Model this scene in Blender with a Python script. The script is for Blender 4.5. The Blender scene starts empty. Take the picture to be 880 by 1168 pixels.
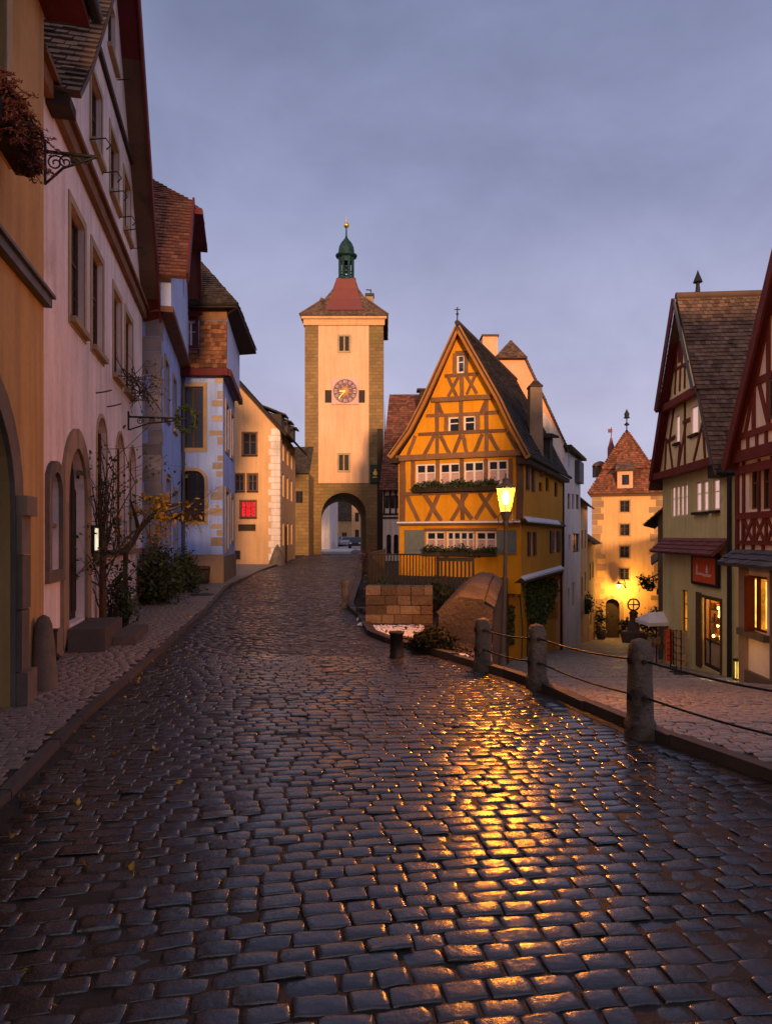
# Old-town street fork at dusk: everything below is built as mesh code with procedural materials.
SUN_E, SUN_C, EXPO = 3.9, (1.0, .56, .28), 0.0
SHADE_RIDGE_Z = 11.0
LAMP_EMIT, LAMP_W, GATE_W, SHOP_W = 5.5, 1850, 800, 24
import bpy, bmesh, math, random
import numpy as np
from mathutils import Vector as V, Matrix
from mathutils.geometry import tessellate_polygon
R = random.Random(7)
SC = bpy.context.scene
COL = SC.collection
Z = V((0, 0, 1))
# ---------------------------------------------------------------- survey of the photograph: level camera, eye 1.75 m above the road
H, FOC, CX, CY = 1.75, 780.0, 440.0, 612.0
def at(px, py, Y):
    return V(((px - CX) / FOC * Y, Y, H - (py - CY) / FOC * Y))
def zat(py, Y):
    return H - (py - CY) / FOC * Y

def lerp(a, b, t): return a + (b - a) * t
def rr(a, b): return R.uniform(a, b)

# ---------------------------------------------------------------- objects
def wloc(o):
    p = V((0, 0, 0))
    while o is not None:
        p += V(o.location); o = o.parent
    return p
def tag(o, label=None, cat=None, group=None, kind=None):
    if label: o['label'] = label
    if cat: o['category'] = cat
    if group: o['group'] = group
    if kind: o['kind'] = kind
    return o
def thing(name, label, cat, loc, group=None):
    o = bpy.data.objects.new(name, None); COL.objects.link(o)
    o.location = loc; o.empty_display_size = .2
    return tag(o, label, cat, group)
def copy_tree(o, parent=None):
    c = o.copy(); COL.objects.link(c)
    if parent is not None: c.parent = parent
    for ch in list(o.children): copy_tree(ch, c)
    return c

class MB:
    """collects polygons; build() links them as ONE mesh object (vertices are given in world space)"""
    def __init__(s): s.v = []; s.f = []; s.r = []; s.sm = []
    def add(s, vs, fs, rnd=None, smooth=False):
        k = len(s.v); s.v.extend([tuple(p) for p in vs])
        rv = R.random() if rnd is None else rnd
        for f in fs:
            s.f.append([i + k for i in f]); s.r.append(rv); s.sm.append(smooth)
        return s
    def poly(s, pts, rnd=None): return s.add(pts, [list(range(len(pts)))], rnd)
    def hexa(s, p, rnd=None):      # 8 corners: bottom ring 0-3, top ring 4-7
        return s.add(p, [[3, 2, 1, 0], [4, 5, 6, 7], [0, 1, 5, 4], [1, 2, 6, 5], [2, 3, 7, 6], [3, 0, 4, 7]], rnd)
    def box(s, lo, hi, rnd=None):
        x0, y0, z0 = lo; x1, y1, z1 = hi
        return s.hexa([(x0, y0, z0), (x1, y0, z0), (x1, y1, z0), (x0, y1, z0), (x0, y0, z1), (x1, y0, z1), (x1, y1, z1), (x0, y1, z1)], rnd)
    def fbox(s, fr, a0, a1, b0, b1, d0, d1, rnd=None):
        P = fr.p
        return s.hexa([P(a0, b0, d1), P(a1, b0, d1), P(a1, b0, d0), P(a0, b0, d0), P(a0, b1, d1), P(a1, b1, d1), P(a1, b1, d0), P(a0, b1, d0)], rnd)
    def bar(s, p, q, side, w, h, rnd=None, taper=1.0):   # box along p-q, w wide along side, h deep the other way
        p = V(p); q = V(q); ax = (q - p).normalized()
        x = V(side); x = (x - ax * x.dot(ax)).normalized(); y = ax.cross(x)
        c = []
        for e, k in ((p, 1.0), (q, taper)):
            for sx, sy in ((-1, -1), (1, -1), (1, 1), (-1, 1)):
                c.append(e + x * (sx * w / 2 * k) + y * (sy * h / 2 * k))
        return s.hexa(c, rnd)
    def fbeam(s, fr, a0, b0, a1, b1, w, d0=0.0, d1=.03, rnd=None):  # timber on a facade
        j = R.uniform(0, .008); m = (d0 + d1 + j) / 2      # hand-hewn: slightly bent, uneven width
        A, B = V((a0, b0)), V((a1, b1)); L = (B - A).length
        k = 1 if L < .6 else 3
        nn = V((-(B - A).y, (B - A).x)) / max(L, 1e-6)
        rv = R.random() if rnd is None else rnd
        pts = []
        for i in range(k + 1):
            q = A.lerp(B, i / k); o = 0 if i in (0, k) else R.uniform(-.10, .10) * w
            ww = w * R.uniform(.88, 1.08) / 2
            pts.append((q + nn * (o - ww), q + nn * (o + ww)))
        vs = []
        for p_, q_ in pts: vs += [fr.p(p_.x, p_.y, d0), fr.p(q_.x, q_.y, d0), fr.p(q_.x, q_.y, d1 + j), fr.p(p_.x, p_.y, d1 + j)]
        fs = [[0, 3, 2, 1], [4 * k, 4 * k + 1, 4 * k + 2, 4 * k + 3]]
        for i in range(k):
            for e_ in range(4): fs.append([4 * i + e_, 4 * i + (e_ + 1) % 4, 4 * i + 4 + (e_ + 1) % 4, 4 * i + 4 + e_])
        return s.add(vs, fs, rv)
    def tube(s, pts, rad, n=8, cap=True, rnd=None):
        pts = [V(p) for p in pts]
        if not hasattr(rad, '__len__'): rad = [rad] * len(pts)
        vs = []; fs = []; prev = None
        for i, p in enumerate(pts):
            t = (pts[min(i + 1, len(pts) - 1)] - pts[max(i - 1, 0)])
            t = t.normalized() if t.length > 1e-9 else Z
            if prev is None:
                prev = t.orthogonal().normalized()
            x = prev - t * prev.dot(t)
            x = x.normalized() if x.length > 1e-6 else t.orthogonal().normalized()
            prev = x; y = t.cross(x)
            for k in range(n):
                a = 2 * math.pi * k / n
                vs.append(p + (x * math.cos(a) + y * math.sin(a)) * rad[i])
        for i in range(len(pts) - 1):
            for k in range(n):
                fs.append([i * n + k, i * n + (k + 1) % n, (i + 1) * n + (k + 1) % n, (i + 1) * n + k])
        s.add(vs, fs, rnd, True)
        if cap:
            L = len(pts) - 1
            s.add([vs[k] for k in range(n)], [list(range(n))[::-1]], rnd)
            s.add([vs[L * n + k] for k in range(n)], [list(range(n))], rnd)
        return s
    def lathe(s, c, prof, n=16, rnd=None, smooth=True, ang=0.0):   # prof: (radius, z) from bottom to top
        c = V(c); vs = []; fs = []
        for r_, z_ in prof:
            for k in range(n):
                a = ang + 2 * math.pi * k / n
                vs.append(c + V((r_ * math.cos(a), r_ * math.sin(a), z_)))
        for i in range(len(prof) - 1):
            for k in range(n):
                fs.append([i * n + k, i * n + (k + 1) % n, (i + 1) * n + (k + 1) % n, (i + 1) * n + k])
        s.add(vs, fs, rnd, smooth)
        s.add([vs[k] for k in range(n)], [list(range(n))[::-1]], rnd)
        m = len(vs) - n
        s.add([vs[m + k] for k in range(n)], [list(range(n))], rnd)
        return s
    def build(s, name, mat, parent=None):
        me = bpy.data.meshes.new(name)
        off = wloc(parent)
        vv = np.array(s.v, dtype=float).reshape(-1, 3)
        me.from_pydata((vv - np.array(off)).tolist(), [], s.f)
        finish_mesh(me, s.r, s.sm, off)
        me.materials.append(mat)
        o = bpy.data.objects.new(name, me); COL.objects.link(o)
        if parent is not None: o.parent = parent
        return o

def finish_mesh(me, rnd, smooth, off):
    me.update()
    nP = len(me.polygons); nL = len(me.loops)
    if nP == 0: return
    nor = np.empty(nP * 3); me.polygons.foreach_get('normal', nor); nor = nor.reshape(-1, 3)
    tot = np.empty(nP, dtype=int); me.polygons.foreach_get('loop_total', tot)
    vi = np.empty(nL, dtype=int); me.loops.foreach_get('vertex_index', vi)
    co = np.empty(len(me.vertices) * 3); me.vertices.foreach_get('co', co); co = co.reshape(-1, 3) + np.array(off)
    pi = np.repeat(np.arange(nP), tot)
    u = np.stack([-nor[:, 1], nor[:, 0], np.zeros(nP)], 1)
    ln = np.linalg.norm(u, axis=1)
    flat = ln < .06
    u[flat] = (1, 0, 0); ln[flat] = 1
    u /= ln[:, None]
    w = np.cross(nor, u)
    p = co[vi]
    uv = np.stack([(p * u[pi]).sum(1), (p * w[pi]).sum(1)], 1)
    l = me.uv_layers.new(name='UVMap')
    l.data.foreach_set('uv', uv.astype(np.float32).ravel())
    at_ = me.attributes.new('rnd', 'FLOAT', 'FACE')
    at_.data.foreach_set('value', np.array(rnd, dtype=np.float32))
    me.polygons.foreach_set('use_smooth', np.array(smooth, dtype=bool))

class Fr:
    """a facade: o = foot of its left end, u = left to right seen from outside, n = outward"""
    def __init__(s, o, q):
        s.o = V((o[0], o[1], 0)); d = V((q[0] - o[0], q[1] - o[1], 0)); s.w = d.length
        s.u = d.normalized(); s.n = V((s.u.y, -s.u.x, 0)); s.holes = []; s.outline = None
    def p(s, a, b, d=0.0): return s.o + s.u * a + Z * b + s.n * d
    def hit(s, px, py, d=0.0):
        r = V(((px - CX) / FOC, 1, -(py - CY) / FOC)); c = V((0, 0, H))
        t = (s.o + s.n * d - c).dot(s.n) / r.dot(s.n)
        q = c + r * t
        return (q - s.o).dot(s.u), q.z
    def rect(s, px0, py0, px1, py1, d=0.0):
        my = (py0 + py1) / 2; mx = (px0 + px1) / 2
        return s.hit(px0, my, d)[0], s.hit(px1, my, d)[0], s.hit(mx, py1, d)[1], s.hit(mx, py0, d)[1]
    def aY(s, Y): return (Y - s.o.y) / s.u.y
    def shifted(s, d):
        f = Fr(s.p(0, 0, d), s.p(s.w, 0, d)); return f

def face_holes(mb, fr, outline, holes, jamb=.16, d=0.0, rnd=.5):
    polys = [[V((a, b, 0)) for a, b in outline]] + [[V((a, b, 0)) for a, b in h] for h in holes]
    flat = [q for p in polys for q in p]
    tris = tessellate_polygon(polys)
    fs = []
    for t in tris:
        A, B, C = (flat[i] for i in t)
        if (B - A).cross(C - A).z < 0: t = (t[0], t[2], t[1])
        fs.append(list(t))
    mb.add([fr.p(q.x, q.y, d) for q in flat], fs, rnd)
    for h in holes:
        n = len(h)
        for i in range(n):
            a, b = h[i], h[(i + 1) % n]
            mb.poly([fr.p(*a, d), fr.p(*b, d), fr.p(*b, d - jamb), fr.p(*a, d - jamb)], rnd)

def rect_hole(a0, a1, b0, b1): return [(a0, b0), (a1, b0), (a1, b1), (a0, b1)]
def arch_hole(a0, a1, b0, b1, n=10, pointed=0.0, rise=None):
    r = (a1 - a0) / 2; c = (a0 + a1) / 2
    rise = r if rise is None else rise
    sp = b1 - rise
    pts = [(a0, b0), (a1, b0)]
    for i in range(n + 1):
        t = math.pi * i / n
        x = math.cos(t); y = math.sin(t)
        y = y ** (1 - .35 * pointed) if y > 0 else 0
        pts.append((c + r * (abs(x) ** (1 + .35 * pointed)) * (1 if x > 0 else -1), sp + rise * y))
    return pts
def offset_hole(h, k):
    """grow an outline away from its middle line (arches, frames); foot stays level"""
    n = len(h); out = []
    area = sum(h[i][0] * h[(i + 1) % n][1] - h[(i + 1) % n][0] * h[i][1] for i in range(n))
    for i in range(n):
        p0, p1, p2 = h[i - 1], h[i], h[(i + 1) % n]
        d1 = V((p1[0] - p0[0], p1[1] - p0[1])); d2 = V((p2[0] - p1[0], p2[1] - p1[1]))
        if d1.length < 1e-6: d1 = d2
        if d2.length < 1e-6: d2 = d1
        n1 = V((d1.y, -d1.x)).normalized(); n2 = V((d2.y, -d2.x)).normalized()
        m = (n1 + n2); m = m.normalized() if m.length > 1e-6 else n1
        sc = k / max(.4, m.dot(n1))
        out.append((p1[0] + m.x * sc, p1[1] + m.y * sc))
    return out
def ring(mb, fr, inner, outer, d0, d1, open_foot=False, rnd=None):
    """a moulded surround between two outlines"""
    n = len(inner)
    for i in range(n):
        if open_foot and i == 0: continue
        j = (i + 1) % n
        a, b, c, e = inner[i], inner[j], outer[j], outer[i]
        mb.hexa([fr.p(*e, d1), fr.p(*c, d1), fr.p(*c, d0), fr.p(*e, d0), fr.p(*a, d1), fr.p(*b, d1), fr.p(*b, d0), fr.p(*a, d0)], rnd)

def tiles(mb, p00, p10, p01, p11, course=.17, tw=.18, lift=.035, jit=.012, rag=True):
    """tiled slope: p00-p10 eave, p01-p11 ridge"""
    p00, p10, p01, p11 = V(p00), V(p10), V(p01), V(p11)
    n = (p10 - p00).cross((p01 + p11) / 2 - (p00 + p10) / 2).normalized()
    if n.z < 0: n = -n
    sl = max((p01 - p00).length, (p11 - p10).length)
    nc = max(2, int(sl / course))
    for i in range(nc):
        t0 = i / nc; t1 = min(1.0, (i + 1.12) / nc)
        l0, r0 = lerp(p00, p01, t0), lerp(p10, p11, t0)
        l1, r1 = lerp(p00, p01, t1), lerp(p10, p11, t1)
        w = (r0 - l0).length
        if w < .03: continue
        k = max(1, int(round(w / tw)))
        cuts = [0.0] + [(q + (.5 if i % 2 else 0.0)) / k for q in range(1, k + (0 if i % 2 == 0 else 0))] + [1.0]
        cuts = sorted(set([c for c in cuts if 0 <= c <= 1]))
        for q in range(len(cuts) - 1):
            a, b = cuts[q], cuts[q + 1]
            g = .006 / max(w, .1)
            h = lift + R.uniform(-jit, jit); h2 = R.uniform(0, .006)
            sl_ = R.uniform(-.012, .012) if rag else 0
            dn = (l0 - l1).normalized() * sl_
            A = lerp(l0, r0, a + g) + n * h + dn; B = lerp(l0, r0, b - g) + n * (h + R.uniform(-.004, .004)) + dn
            C = lerp(l1, r1, b - g) + n * h2; D = lerp(l1, r1, a + g) + n * h2
            mb.add([A, B, C, D, A - n * (lift + .01), B - n * (lift + .01)], [[0, 1, 2, 3], [4, 5, 1, 0]], R.random())
    # under-sheet with an edge
    th = n * -.07
    q = [p00, p10, p11, p01]
    mb.hexa([x + th for x in q] + [x - n * .004 for x in q], .3)

def leaf(mb, c, size, nrm=None, rnd=None, long=1.6):
    c = V(c)
    a = V((R.gauss(0, 1), R.gauss(0, 1), R.gauss(0, 1))).normalized()
    b = a.cross(V((R.gauss(0, 1), R.gauss(0, 1), R.gauss(0, 1)))).normalized()
    s1 = size * rr(.6, 1.3)
    a = a * s1 * long / 2; b = b * s1 / 2; up = a.cross(b).normalized() * s1 * .15
    mb.add([c - a, c + b * .9 + up, c + a, c - b * .9 + up], [[0, 1, 2], [0, 2, 3]], rnd)
def twig(mb, p, d, L, r, depth, tips, wob=.35, n=5, grav=0.0):
    p = V(p); d = V(d).normalized(); pts = [p.copy()]; rad = [r]
    k = 4
    for i in range(k):
        d = (d + V((R.gauss(0, wob), R.gauss(0, wob), R.gauss(0, wob) - grav)) * .5).normalized()
        p = p + d * (L / k); pts.append(p.copy()); rad.append(r * (1 - .55 * (i + 1) / k))
    mb.tube(pts, rad, n)
    tips.append(pts[-1]); tips.append(pts[-2])
    if depth > 0:
        for j in range(R.randint(2, 3)):
            q = pts[R.randint(1, k)]
            dd = (d + V((R.gauss(0, .8), R.gauss(0, .8), R.gauss(0, .8)))).normalized()
            twig(mb, q, dd, L * rr(.5, .75), r * .5, depth - 1, tips, wob, n, grav)
def foliage_ball(mb, c, rx, ry, rz, n, size, lump=.3, seed=0):
    rs = random.Random(seed); c = V(c)
    cl = [V((rs.gauss(0, 1), rs.gauss(0, 1), rs.gauss(0, 1))).normalized() * rs.uniform(.35, 1) for _ in range(14)]
    for _ in range(n):
        k = rs.choice(cl)
        q = k + V((rs.gauss(0, lump), rs.gauss(0, lump), rs.gauss(0, lump)))
        if q.z < -.95: q.z = -.95
        leaf(mb, c + V((q.x * rx, q.y * ry, q.z * rz)), size, None, rs.random())
# ---------------------------------------------------------------- procedural materials
def nt(m):
    m.use_nodes = True; t = m.node_tree; t.nodes.clear(); return t
def N(t, kind, **kw):
    n = t.nodes.new(kind)
    for k, v in kw.items():
        if k in n.inputs.keys(): n.inputs[k].default_value = v
        else: setattr(n, k, v)
    return n
def math_(t, op, a, b=None, c=None):
    n = t.nodes.new('ShaderNodeMath'); n.operation = op
    for i, x in enumerate((a, b, c)):
        if x is None: continue
        if hasattr(x, 'is_output'): t.links.new(x, n.inputs[i])
        else: n.inputs[i].default_value = x
    return n.outputs[0]
def maprange(t, x, a, b, c, d):
    n = t.nodes.new('ShaderNodeMapRange'); t.links.new(x, n.inputs[0])
    for i, v in enumerate((a, b, c, d)): n.inputs[i + 1].default_value = v
    return n.outputs[0]
def mixc(t, fac, a, b, mode='MIX'):
    n = t.nodes.new('ShaderNodeMix'); n.data_type = 'RGBA'; n.blend_type = mode
    for s_, x in ((n.inputs[0], fac), (n.inputs[6], a), (n.inputs[7], b)):
        if hasattr(x, 'is_output'): t.links.new(x, s_)
        elif isinstance(x, (int, float)): s_.default_value = x
        else: s_.default_value = (*x[:3], 1)
    return n.outputs[2]
def noise(t, co, scale, detail=4, rough=.55, dist=0.0):
    n = N(t, 'ShaderNodeTexNoise', Scale=scale, Detail=detail, Roughness=rough, Distortion=dist)
    t.links.new(co, n.inputs['Vector']); return n.outputs[0]
def scale_vec(t, co, s):
    n = t.nodes.new('ShaderNodeVectorMath'); n.operation = 'MULTIPLY'
    t.links.new(co, n.inputs[0]); n.inputs[1].default_value = s; return n.outputs[0]

def mat(name, base, rough=.85, var=.18, vscale=1.2, rnd=0.0, bump=.25, bscale=45, bdist=.01, spec=.3,
        stain=None, streak=0.0, brick=None, metal=0.0, base2=None, rvar=.1, emit=None, grain=False, fine=.06):
    m = bpy.data.materials.new(name); t = nt(m); L = t.links
    out = N(t, 'ShaderNodeOutputMaterial'); b = N(t, 'ShaderNodeBsdfPrincipled'); L.new(b.outputs[0], out.inputs[0])
    geo = N(t, 'ShaderNodeNewGeometry'); pos = geo.outputs['Position']
    uv = N(t, 'ShaderNodeUVMap').outputs[0]
    c = base
    big = noise(t, pos, vscale, 5, .6)
    if base2 is not None:
        c = mixc(t, maprange(t, noise(t, pos, vscale * 1.7 + .3, 6, .65), .4, .62, 0, 1), base, base2)
    hgt = noise(t, pos, bscale, 6, .65)
    bh = hgt
    if brick:
        br = N(t, 'ShaderNodeTexBrick', Scale=1.0)
        br.offset = .5
        br.inputs['Brick Width'].default_value = brick['w']; br.inputs['Row Height'].default_value = brick['h']
        br.inputs['Mortar Size'].default_value = brick.get('m', .012); br.inputs['Mortar Smooth'].default_value = .25
        br.inputs['Color1'].default_value = (0, 0, 0, 1); br.inputs['Color2'].default_value = (1, 1, 1, 1); br.inputs['Mortar'].default_value = (.5, .5, .5, 1)
        wob = t.nodes.new('ShaderNodeVectorMath'); wob.operation = 'ADD'
        ns = N(t, 'ShaderNodeTexNoise', Scale=brick.get('ws', 2.0), Detail=2); L.new(pos, ns.inputs['Vector'])
        sub = t.nodes.new('ShaderNodeVectorMath'); sub.operation = 'MULTIPLY_ADD'
        L.new(ns.outputs['Color'], sub.inputs[0]); a_ = brick.get('wob', .03); sub.inputs[1].default_value = (a_, a_, 0); sub.inputs[2].default_value = (-a_ / 2, -a_ / 2, 0)
        L.new(uv, wob.inputs[0]); L.new(sub.outputs[0], wob.inputs[1]); L.new(wob.outputs[0], br.inputs['Vector'])
        c = mixc(t, br.outputs['Color'], c, brick.get('c2', tuple(x * .6 for x in base)))
        c = mixc(t, br.outputs['Fac'], c, brick.get('mc', tuple(x * .5 for x in base)))
        bh = math_(t, 'ADD', math_(t, 'MULTIPLY', hgt, .35), math_(t, 'MULTIPLY', math_(t, 'SUBTRACT', 1.0, br.outputs['Fac']), .8))
        bh = math_(t, 'ADD', bh, math_(t, 'MULTIPLY', br.outputs['Color'], .15))
    f = maprange(t, big, .3, .7, 1 - var, 1 + var)
    f = math_(t, 'MULTIPLY', f, maprange(t, noise(t, pos, bscale * .35, 4, .6), .3, .7, 1 - fine, 1 + fine))
    if rnd:
        a = N(t, 'ShaderNodeAttribute', attribute_name='rnd')
        f = math_(t, 'MULTIPLY', f, maprange(t, a.outputs['Fac'], 0, 1, 1 - rnd, 1 + rnd))
    if streak:
        st = noise(t, scale_vec(t, pos, (3.2, 3.2, .22)), 1.6, 5, .6)
        f = math_(t, 'MULTIPLY', f, maprange(t, st, .42, .75, 1, 1 - streak))
    if grain:
        gr = noise(t, scale_vec(t, uv, (60, 3, 1)), 1.0, 4, .6)
        f = math_(t, 'MULTIPLY', f, maprange(t, gr, .3, .7, .75, 1.2))
    comb = N(t, 'ShaderNodeCombineColor')
    for i in range(3): L.new(f, comb.inputs[i])
    c = mixc(t, 1.0, c, comb.outputs[0], 'MULTIPLY')
    if stain:
        sc, ss, th = stain
        c = mixc(t, maprange(t, noise(t, pos, ss, 6, .65, .3), th, th + .12, 0, .85), c, sc)
    L.new(c, b.inputs['Base Color'])
    L.new(maprange(t, noise(t, pos, vscale * 3, 4), .3, .7, max(.02, rough - rvar), min(1, rough + rvar)), b.inputs['Roughness'])
    b.inputs['Specular IOR Level'].default_value = spec; b.inputs['Metallic'].default_value = metal
    if emit:
        b.inputs['Emission Color'].default_value = (*emit[0], 1); b.inputs['Emission Strength'].default_value = emit[1]
    if bump:
        bp = N(t, 'ShaderNodeBump', Strength=bump, Distance=bdist); L.new(bh, bp.inputs['Height']); L.new(bp.outputs[0], b.inputs['Normal'])
    return m

def glass_mat(name, base=(.02, .022, .03), rough=.06, var=.3):
    m = bpy.data.materials.new(name); t = nt(m); L = t.links
    out = N(t, 'ShaderNodeOutputMaterial'); b = N(t, 'ShaderNodeBsdfPrincipled'); L.new(b.outputs[0], out.inputs[0])
    pos = N(t, 'ShaderNodeNewGeometry').outputs['Position']
    b.inputs['Base Color'].default_value = (*base, 1); b.inputs['Roughness'].default_value = rough
    b.inputs['Specular IOR Level'].default_value = .6
    bp = N(t, 'ShaderNodeBump', Strength=.12, Distance=.02); L.new(noise(t, pos, 5, 2), bp.inputs['Height']); L.new(bp.outputs[0], b.inputs['Normal'])
    return m
def emit_mat(name, col, strength, pattern=0.0, pscale=8):
    m = bpy.data.materials.new(name); t = nt(m); L = t.links
    out = N(t, 'ShaderNodeOutputMaterial'); e = N(t, 'ShaderNodeEmission'); L.new(e.outputs[0], out.inputs[0])
    e.inputs[0].default_value = (*col, 1); e.inputs[1].default_value = strength
    if pattern:
        pos = N(t, 'ShaderNodeNewGeometry').outputs['Position']
        L.new(maprange(t, noise(t, pos, pscale, 3), .35, .65, strength * (1 - pattern), strength * (1 + pattern)), e.inputs[1])
    return m

def stone_wet(name, base, base2, r0, r1, rnd=.35, bstr=.35, spec=.5):
    """cobble setts: per-stone tone, damp film, fine pitted grain"""
    m = bpy.data.materials.new(name); t = nt(m); L = t.links
    out = N(t, 'ShaderNodeOutputMaterial'); b = N(t, 'ShaderNodeBsdfPrincipled'); L.new(b.outputs[0], out.inputs[0])
    pos = N(t, 'ShaderNodeNewGeometry').outputs['Position']
    a = N(t, 'ShaderNodeAttribute', attribute_name='rnd')
    c = mixc(t, a.outputs['Fac'], base, base2)
    f = math_(t, 'MULTIPLY', maprange(t, a.outputs['Fac'], 0, 1, 1 - rnd, 1 + rnd), maprange(t, noise(t, pos, 30, 6, .7), .3, .7, .65, 1.3))
    comb = N(t, 'ShaderNodeCombineColor')
    for i in range(3): L.new(f, comb.inputs[i])
    c = mixc(t, 1.0, c, comb.outputs[0], 'MULTIPLY')
    L.new(c, b.inputs['Base Color'])
    wet = noise(t, pos, 1.1, 4, .6)
    ro = math_(t, 'ADD', maprange(t, wet, .35, .65, r0, r1), maprange(t, noise(t, pos, 55, 5, .7), .3, .7, -.05, .09))
    L.new(ro, b.inputs['Roughness'])
    b.inputs['Specular IOR Level'].default_value = spec
    hh = math_(t, 'ADD', noise(t, pos, 24, 3, .5), math_(t, 'MULTIPLY', noise(t, pos, 130, 4, .6), .22))
    bp = N(t, 'ShaderNodeBump', Strength=bstr, Distance=.012); L.new(hh, bp.inputs['Height']); L.new(bp.outputs[0], b.inputs['Normal'])
    return m

MT = {}
MT['cobble'] = stone_wet('wet_cobble', (.046, .032, .025), (.019, .020, .025), .15, .31, rnd=.62, bstr=.26, spec=.9)
MT['cobble_low'] = stone_wet('damp_setts', (.34, .29, .262), (.24, .205, .19), .40, .62, rnd=.3, bstr=.4)
MT['pave'] = stone_wet('pavement_setts', (.26, .20, .165), (.19, .15, .13), .42, .66, rnd=.22, bstr=.4, spec=.35)
MT['joint'] = mat('sandy_joint', (.030, .023, .017), .55, bump=.5, bscale=90)
MT['joint_pave'] = mat('pavement_joint', (.05, .04, .034), .85, bump=.5, bscale=90)
MT['kerb'] = mat('kerb_granite', (.075, .058, .050), .6, rnd=.2, bump=.5, bscale=35, bdist=.015)
MT['earth'] = mat('dark_earth', (.03, .022, .015), .95, bump=.8, bscale=25, bdist=.03)
MT['ochre'] = mat('ochre_plaster', (.47, .285, .105), .9, .12, .7, bump=.3, bscale=38, streak=.34, stain=((.30, .19, .09), .5, .62))
MT['pink'] = mat('dusky_pink_plaster', (.80, .665, .63), .92, .15, .6, bump=.3, bscale=30, streak=.30, stain=((.52, .40, .36), .45, .57))
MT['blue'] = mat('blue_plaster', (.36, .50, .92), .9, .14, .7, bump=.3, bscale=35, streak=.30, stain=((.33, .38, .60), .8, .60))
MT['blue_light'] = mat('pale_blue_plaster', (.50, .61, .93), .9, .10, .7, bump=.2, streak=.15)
MT['cream'] = mat('cream_plaster', (.68, .40, .19), .92, .10, .5, bump=.25, bscale=30, streak=.2, stain=((.55, .35, .2), .4, .62))
MT['tower_plaster'] = mat('tower_plaster', (.80, .475, .265), .92, .07, .4, bump=.25, bscale=20, streak=.22, stain=((.62, .46, .26), .28, .64))
MT['tower_stone'] = mat('tower_ashlar', (.29, .185, .075), .92, .2, .3, bump=.6, bscale=12, bdist=.04, brick=dict(w=.62, h=.31, m=.018, wob=.09, ws=.8, c2=(.22, .14, .058), mc=(.17, .115, .05)), stain=((.19, .155, .05), .25, .58))
MT['yellow'] = mat('saffron_plaster', (.78, .325, .012), .9, .09, .8, bump=.3, bscale=26, streak=.18, stain=((.70, .29, .02), .7, .62))
MT['yellow_side'] = MT['yellow']
MT['timber_brown'] = mat('brown_timber', (.21, .105, .052), .85, .2, 2, bump=.5, bscale=30, rnd=.2, grain=True)
MT['timber_red'] = mat('oxblood_timber', (.155, .026, .016), .75, .18, 2, bump=.4, bscale=30, rnd=.2)
MT['maroon'] = mat('maroon_board', (.105, .014, .014), .7, .15, 2, bump=.3, bscale=30)
MT['timber_dark'] = mat('dark_timber', (.04, .026, .018), .85, .25, 2, bump=.4, bscale=30, rnd=.2)
MT['orange_wall'] = mat('peach_plaster', (.84, .43, .24), .92, .08, .4, bump=.2, bscale=25, streak=.1)
MT['white_wall'] = mat('offwhite_plaster', (.84, .72, .64), .92, .12, .5, bump=.2, bscale=25, streak=.3, stain=((.42, .36, .3), .4, .6))
MT['gate_plaster'] = mat('gate_plaster', (.76, .43, .17), .92, .08, .4, bump=.25, bscale=18, streak=.18, stain=((.62, .38, .16), .5, .6))
MT['gate_stone'] = mat('gate_quoin', (.40, .25, .13), .92, .2, .7, rnd=.25, bump=.5, bscale=12, bdist=.03)
MT['olive'] = mat('olive_plaster', (.70, .60, .27), .9, .10, .6, bump=.25, bscale=30, streak=.18, stain=((.25, .22, .11), .6, .63))
MT['olive_infill'] = mat('pale_olive_infill', (.85, .70, .36), .9, .10, .8, bump=.2, streak=.1)
MT['beige'] = mat('beige_infill', (.88, .75, .60), .9, .10, .8, bump=.2, streak=.12)
MT['tile_red'] = mat('red_tiles', (.165, .064, .042), .85, .2, .8, rnd=.42, bump=.4, bscale=40, stain=((.07, .055, .035), 1.1, .58))
MT['tile_brown'] = mat('brown_tiles', (.15, .09, .062), .82, .22, .9, rnd=.45, bump=.4, bscale=40, stain=((.05, .042, .025), 1.3, .56))
MT['tile_dark'] = mat('dark_mossy_tiles', (.060, .044, .036), .85, .25, .9, rnd=.45, bump=.4, bscale=40, stain=((.045, .045, .02), 1.3, .56))
MT['tile_hung'] = mat('orange_brown_tiles', (.20, .085, .04), .85, .3, 2.0, rnd=.6, bump=.4, bscale=40, stain=((.05, .05, .03), 3.0, .54))
MT['red_metal'] = mat('red_roof_sheet', (.20, .058, .044), .6, .08, .8, bump=.1)
MT['copper'] = mat('verdigris_copper', (.012, .060, .058), .55, .25, 1.5, bump=.2, metal=.2, base2=(.008, .03, .03))
MT['gold'] = mat('gilded_metal', (.75, .48, .10), .35, .1, 3, metal=.9, bump=.1)
MT['lamp_post'] = mat('weathered_grey_brown_iron', (.115, .085, .062), .6, .25, 4, bump=.3, bscale=60)
MT['iron'] = mat('black_iron', (.014, .013, .013), .5, .2, 4, bump=.3, bscale=80)
MT['lead'] = mat('grey_lead', (.09, .09, .095), .6, .2, 2, bump=.2)
MT['white_paint'] = mat('white_painted_wood', (.84, .74, .68), .55, .05, 3, bump=.1)
MT['grey_shutter'] = mat('grey_green_shutter', (.175, .20, .185), .6, .08, 2, bump=.3, grain=True)
MT['dark_shutter'] = mat('dark_brown_shutter', (.055, .032, .026), .7, .15, 2, bump=.3, grain=True)
MT['brown_frame'] = mat('brown_window_frame', (.12, .06, .03), .6, .15, 3, bump=.2, grain=True)
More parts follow.
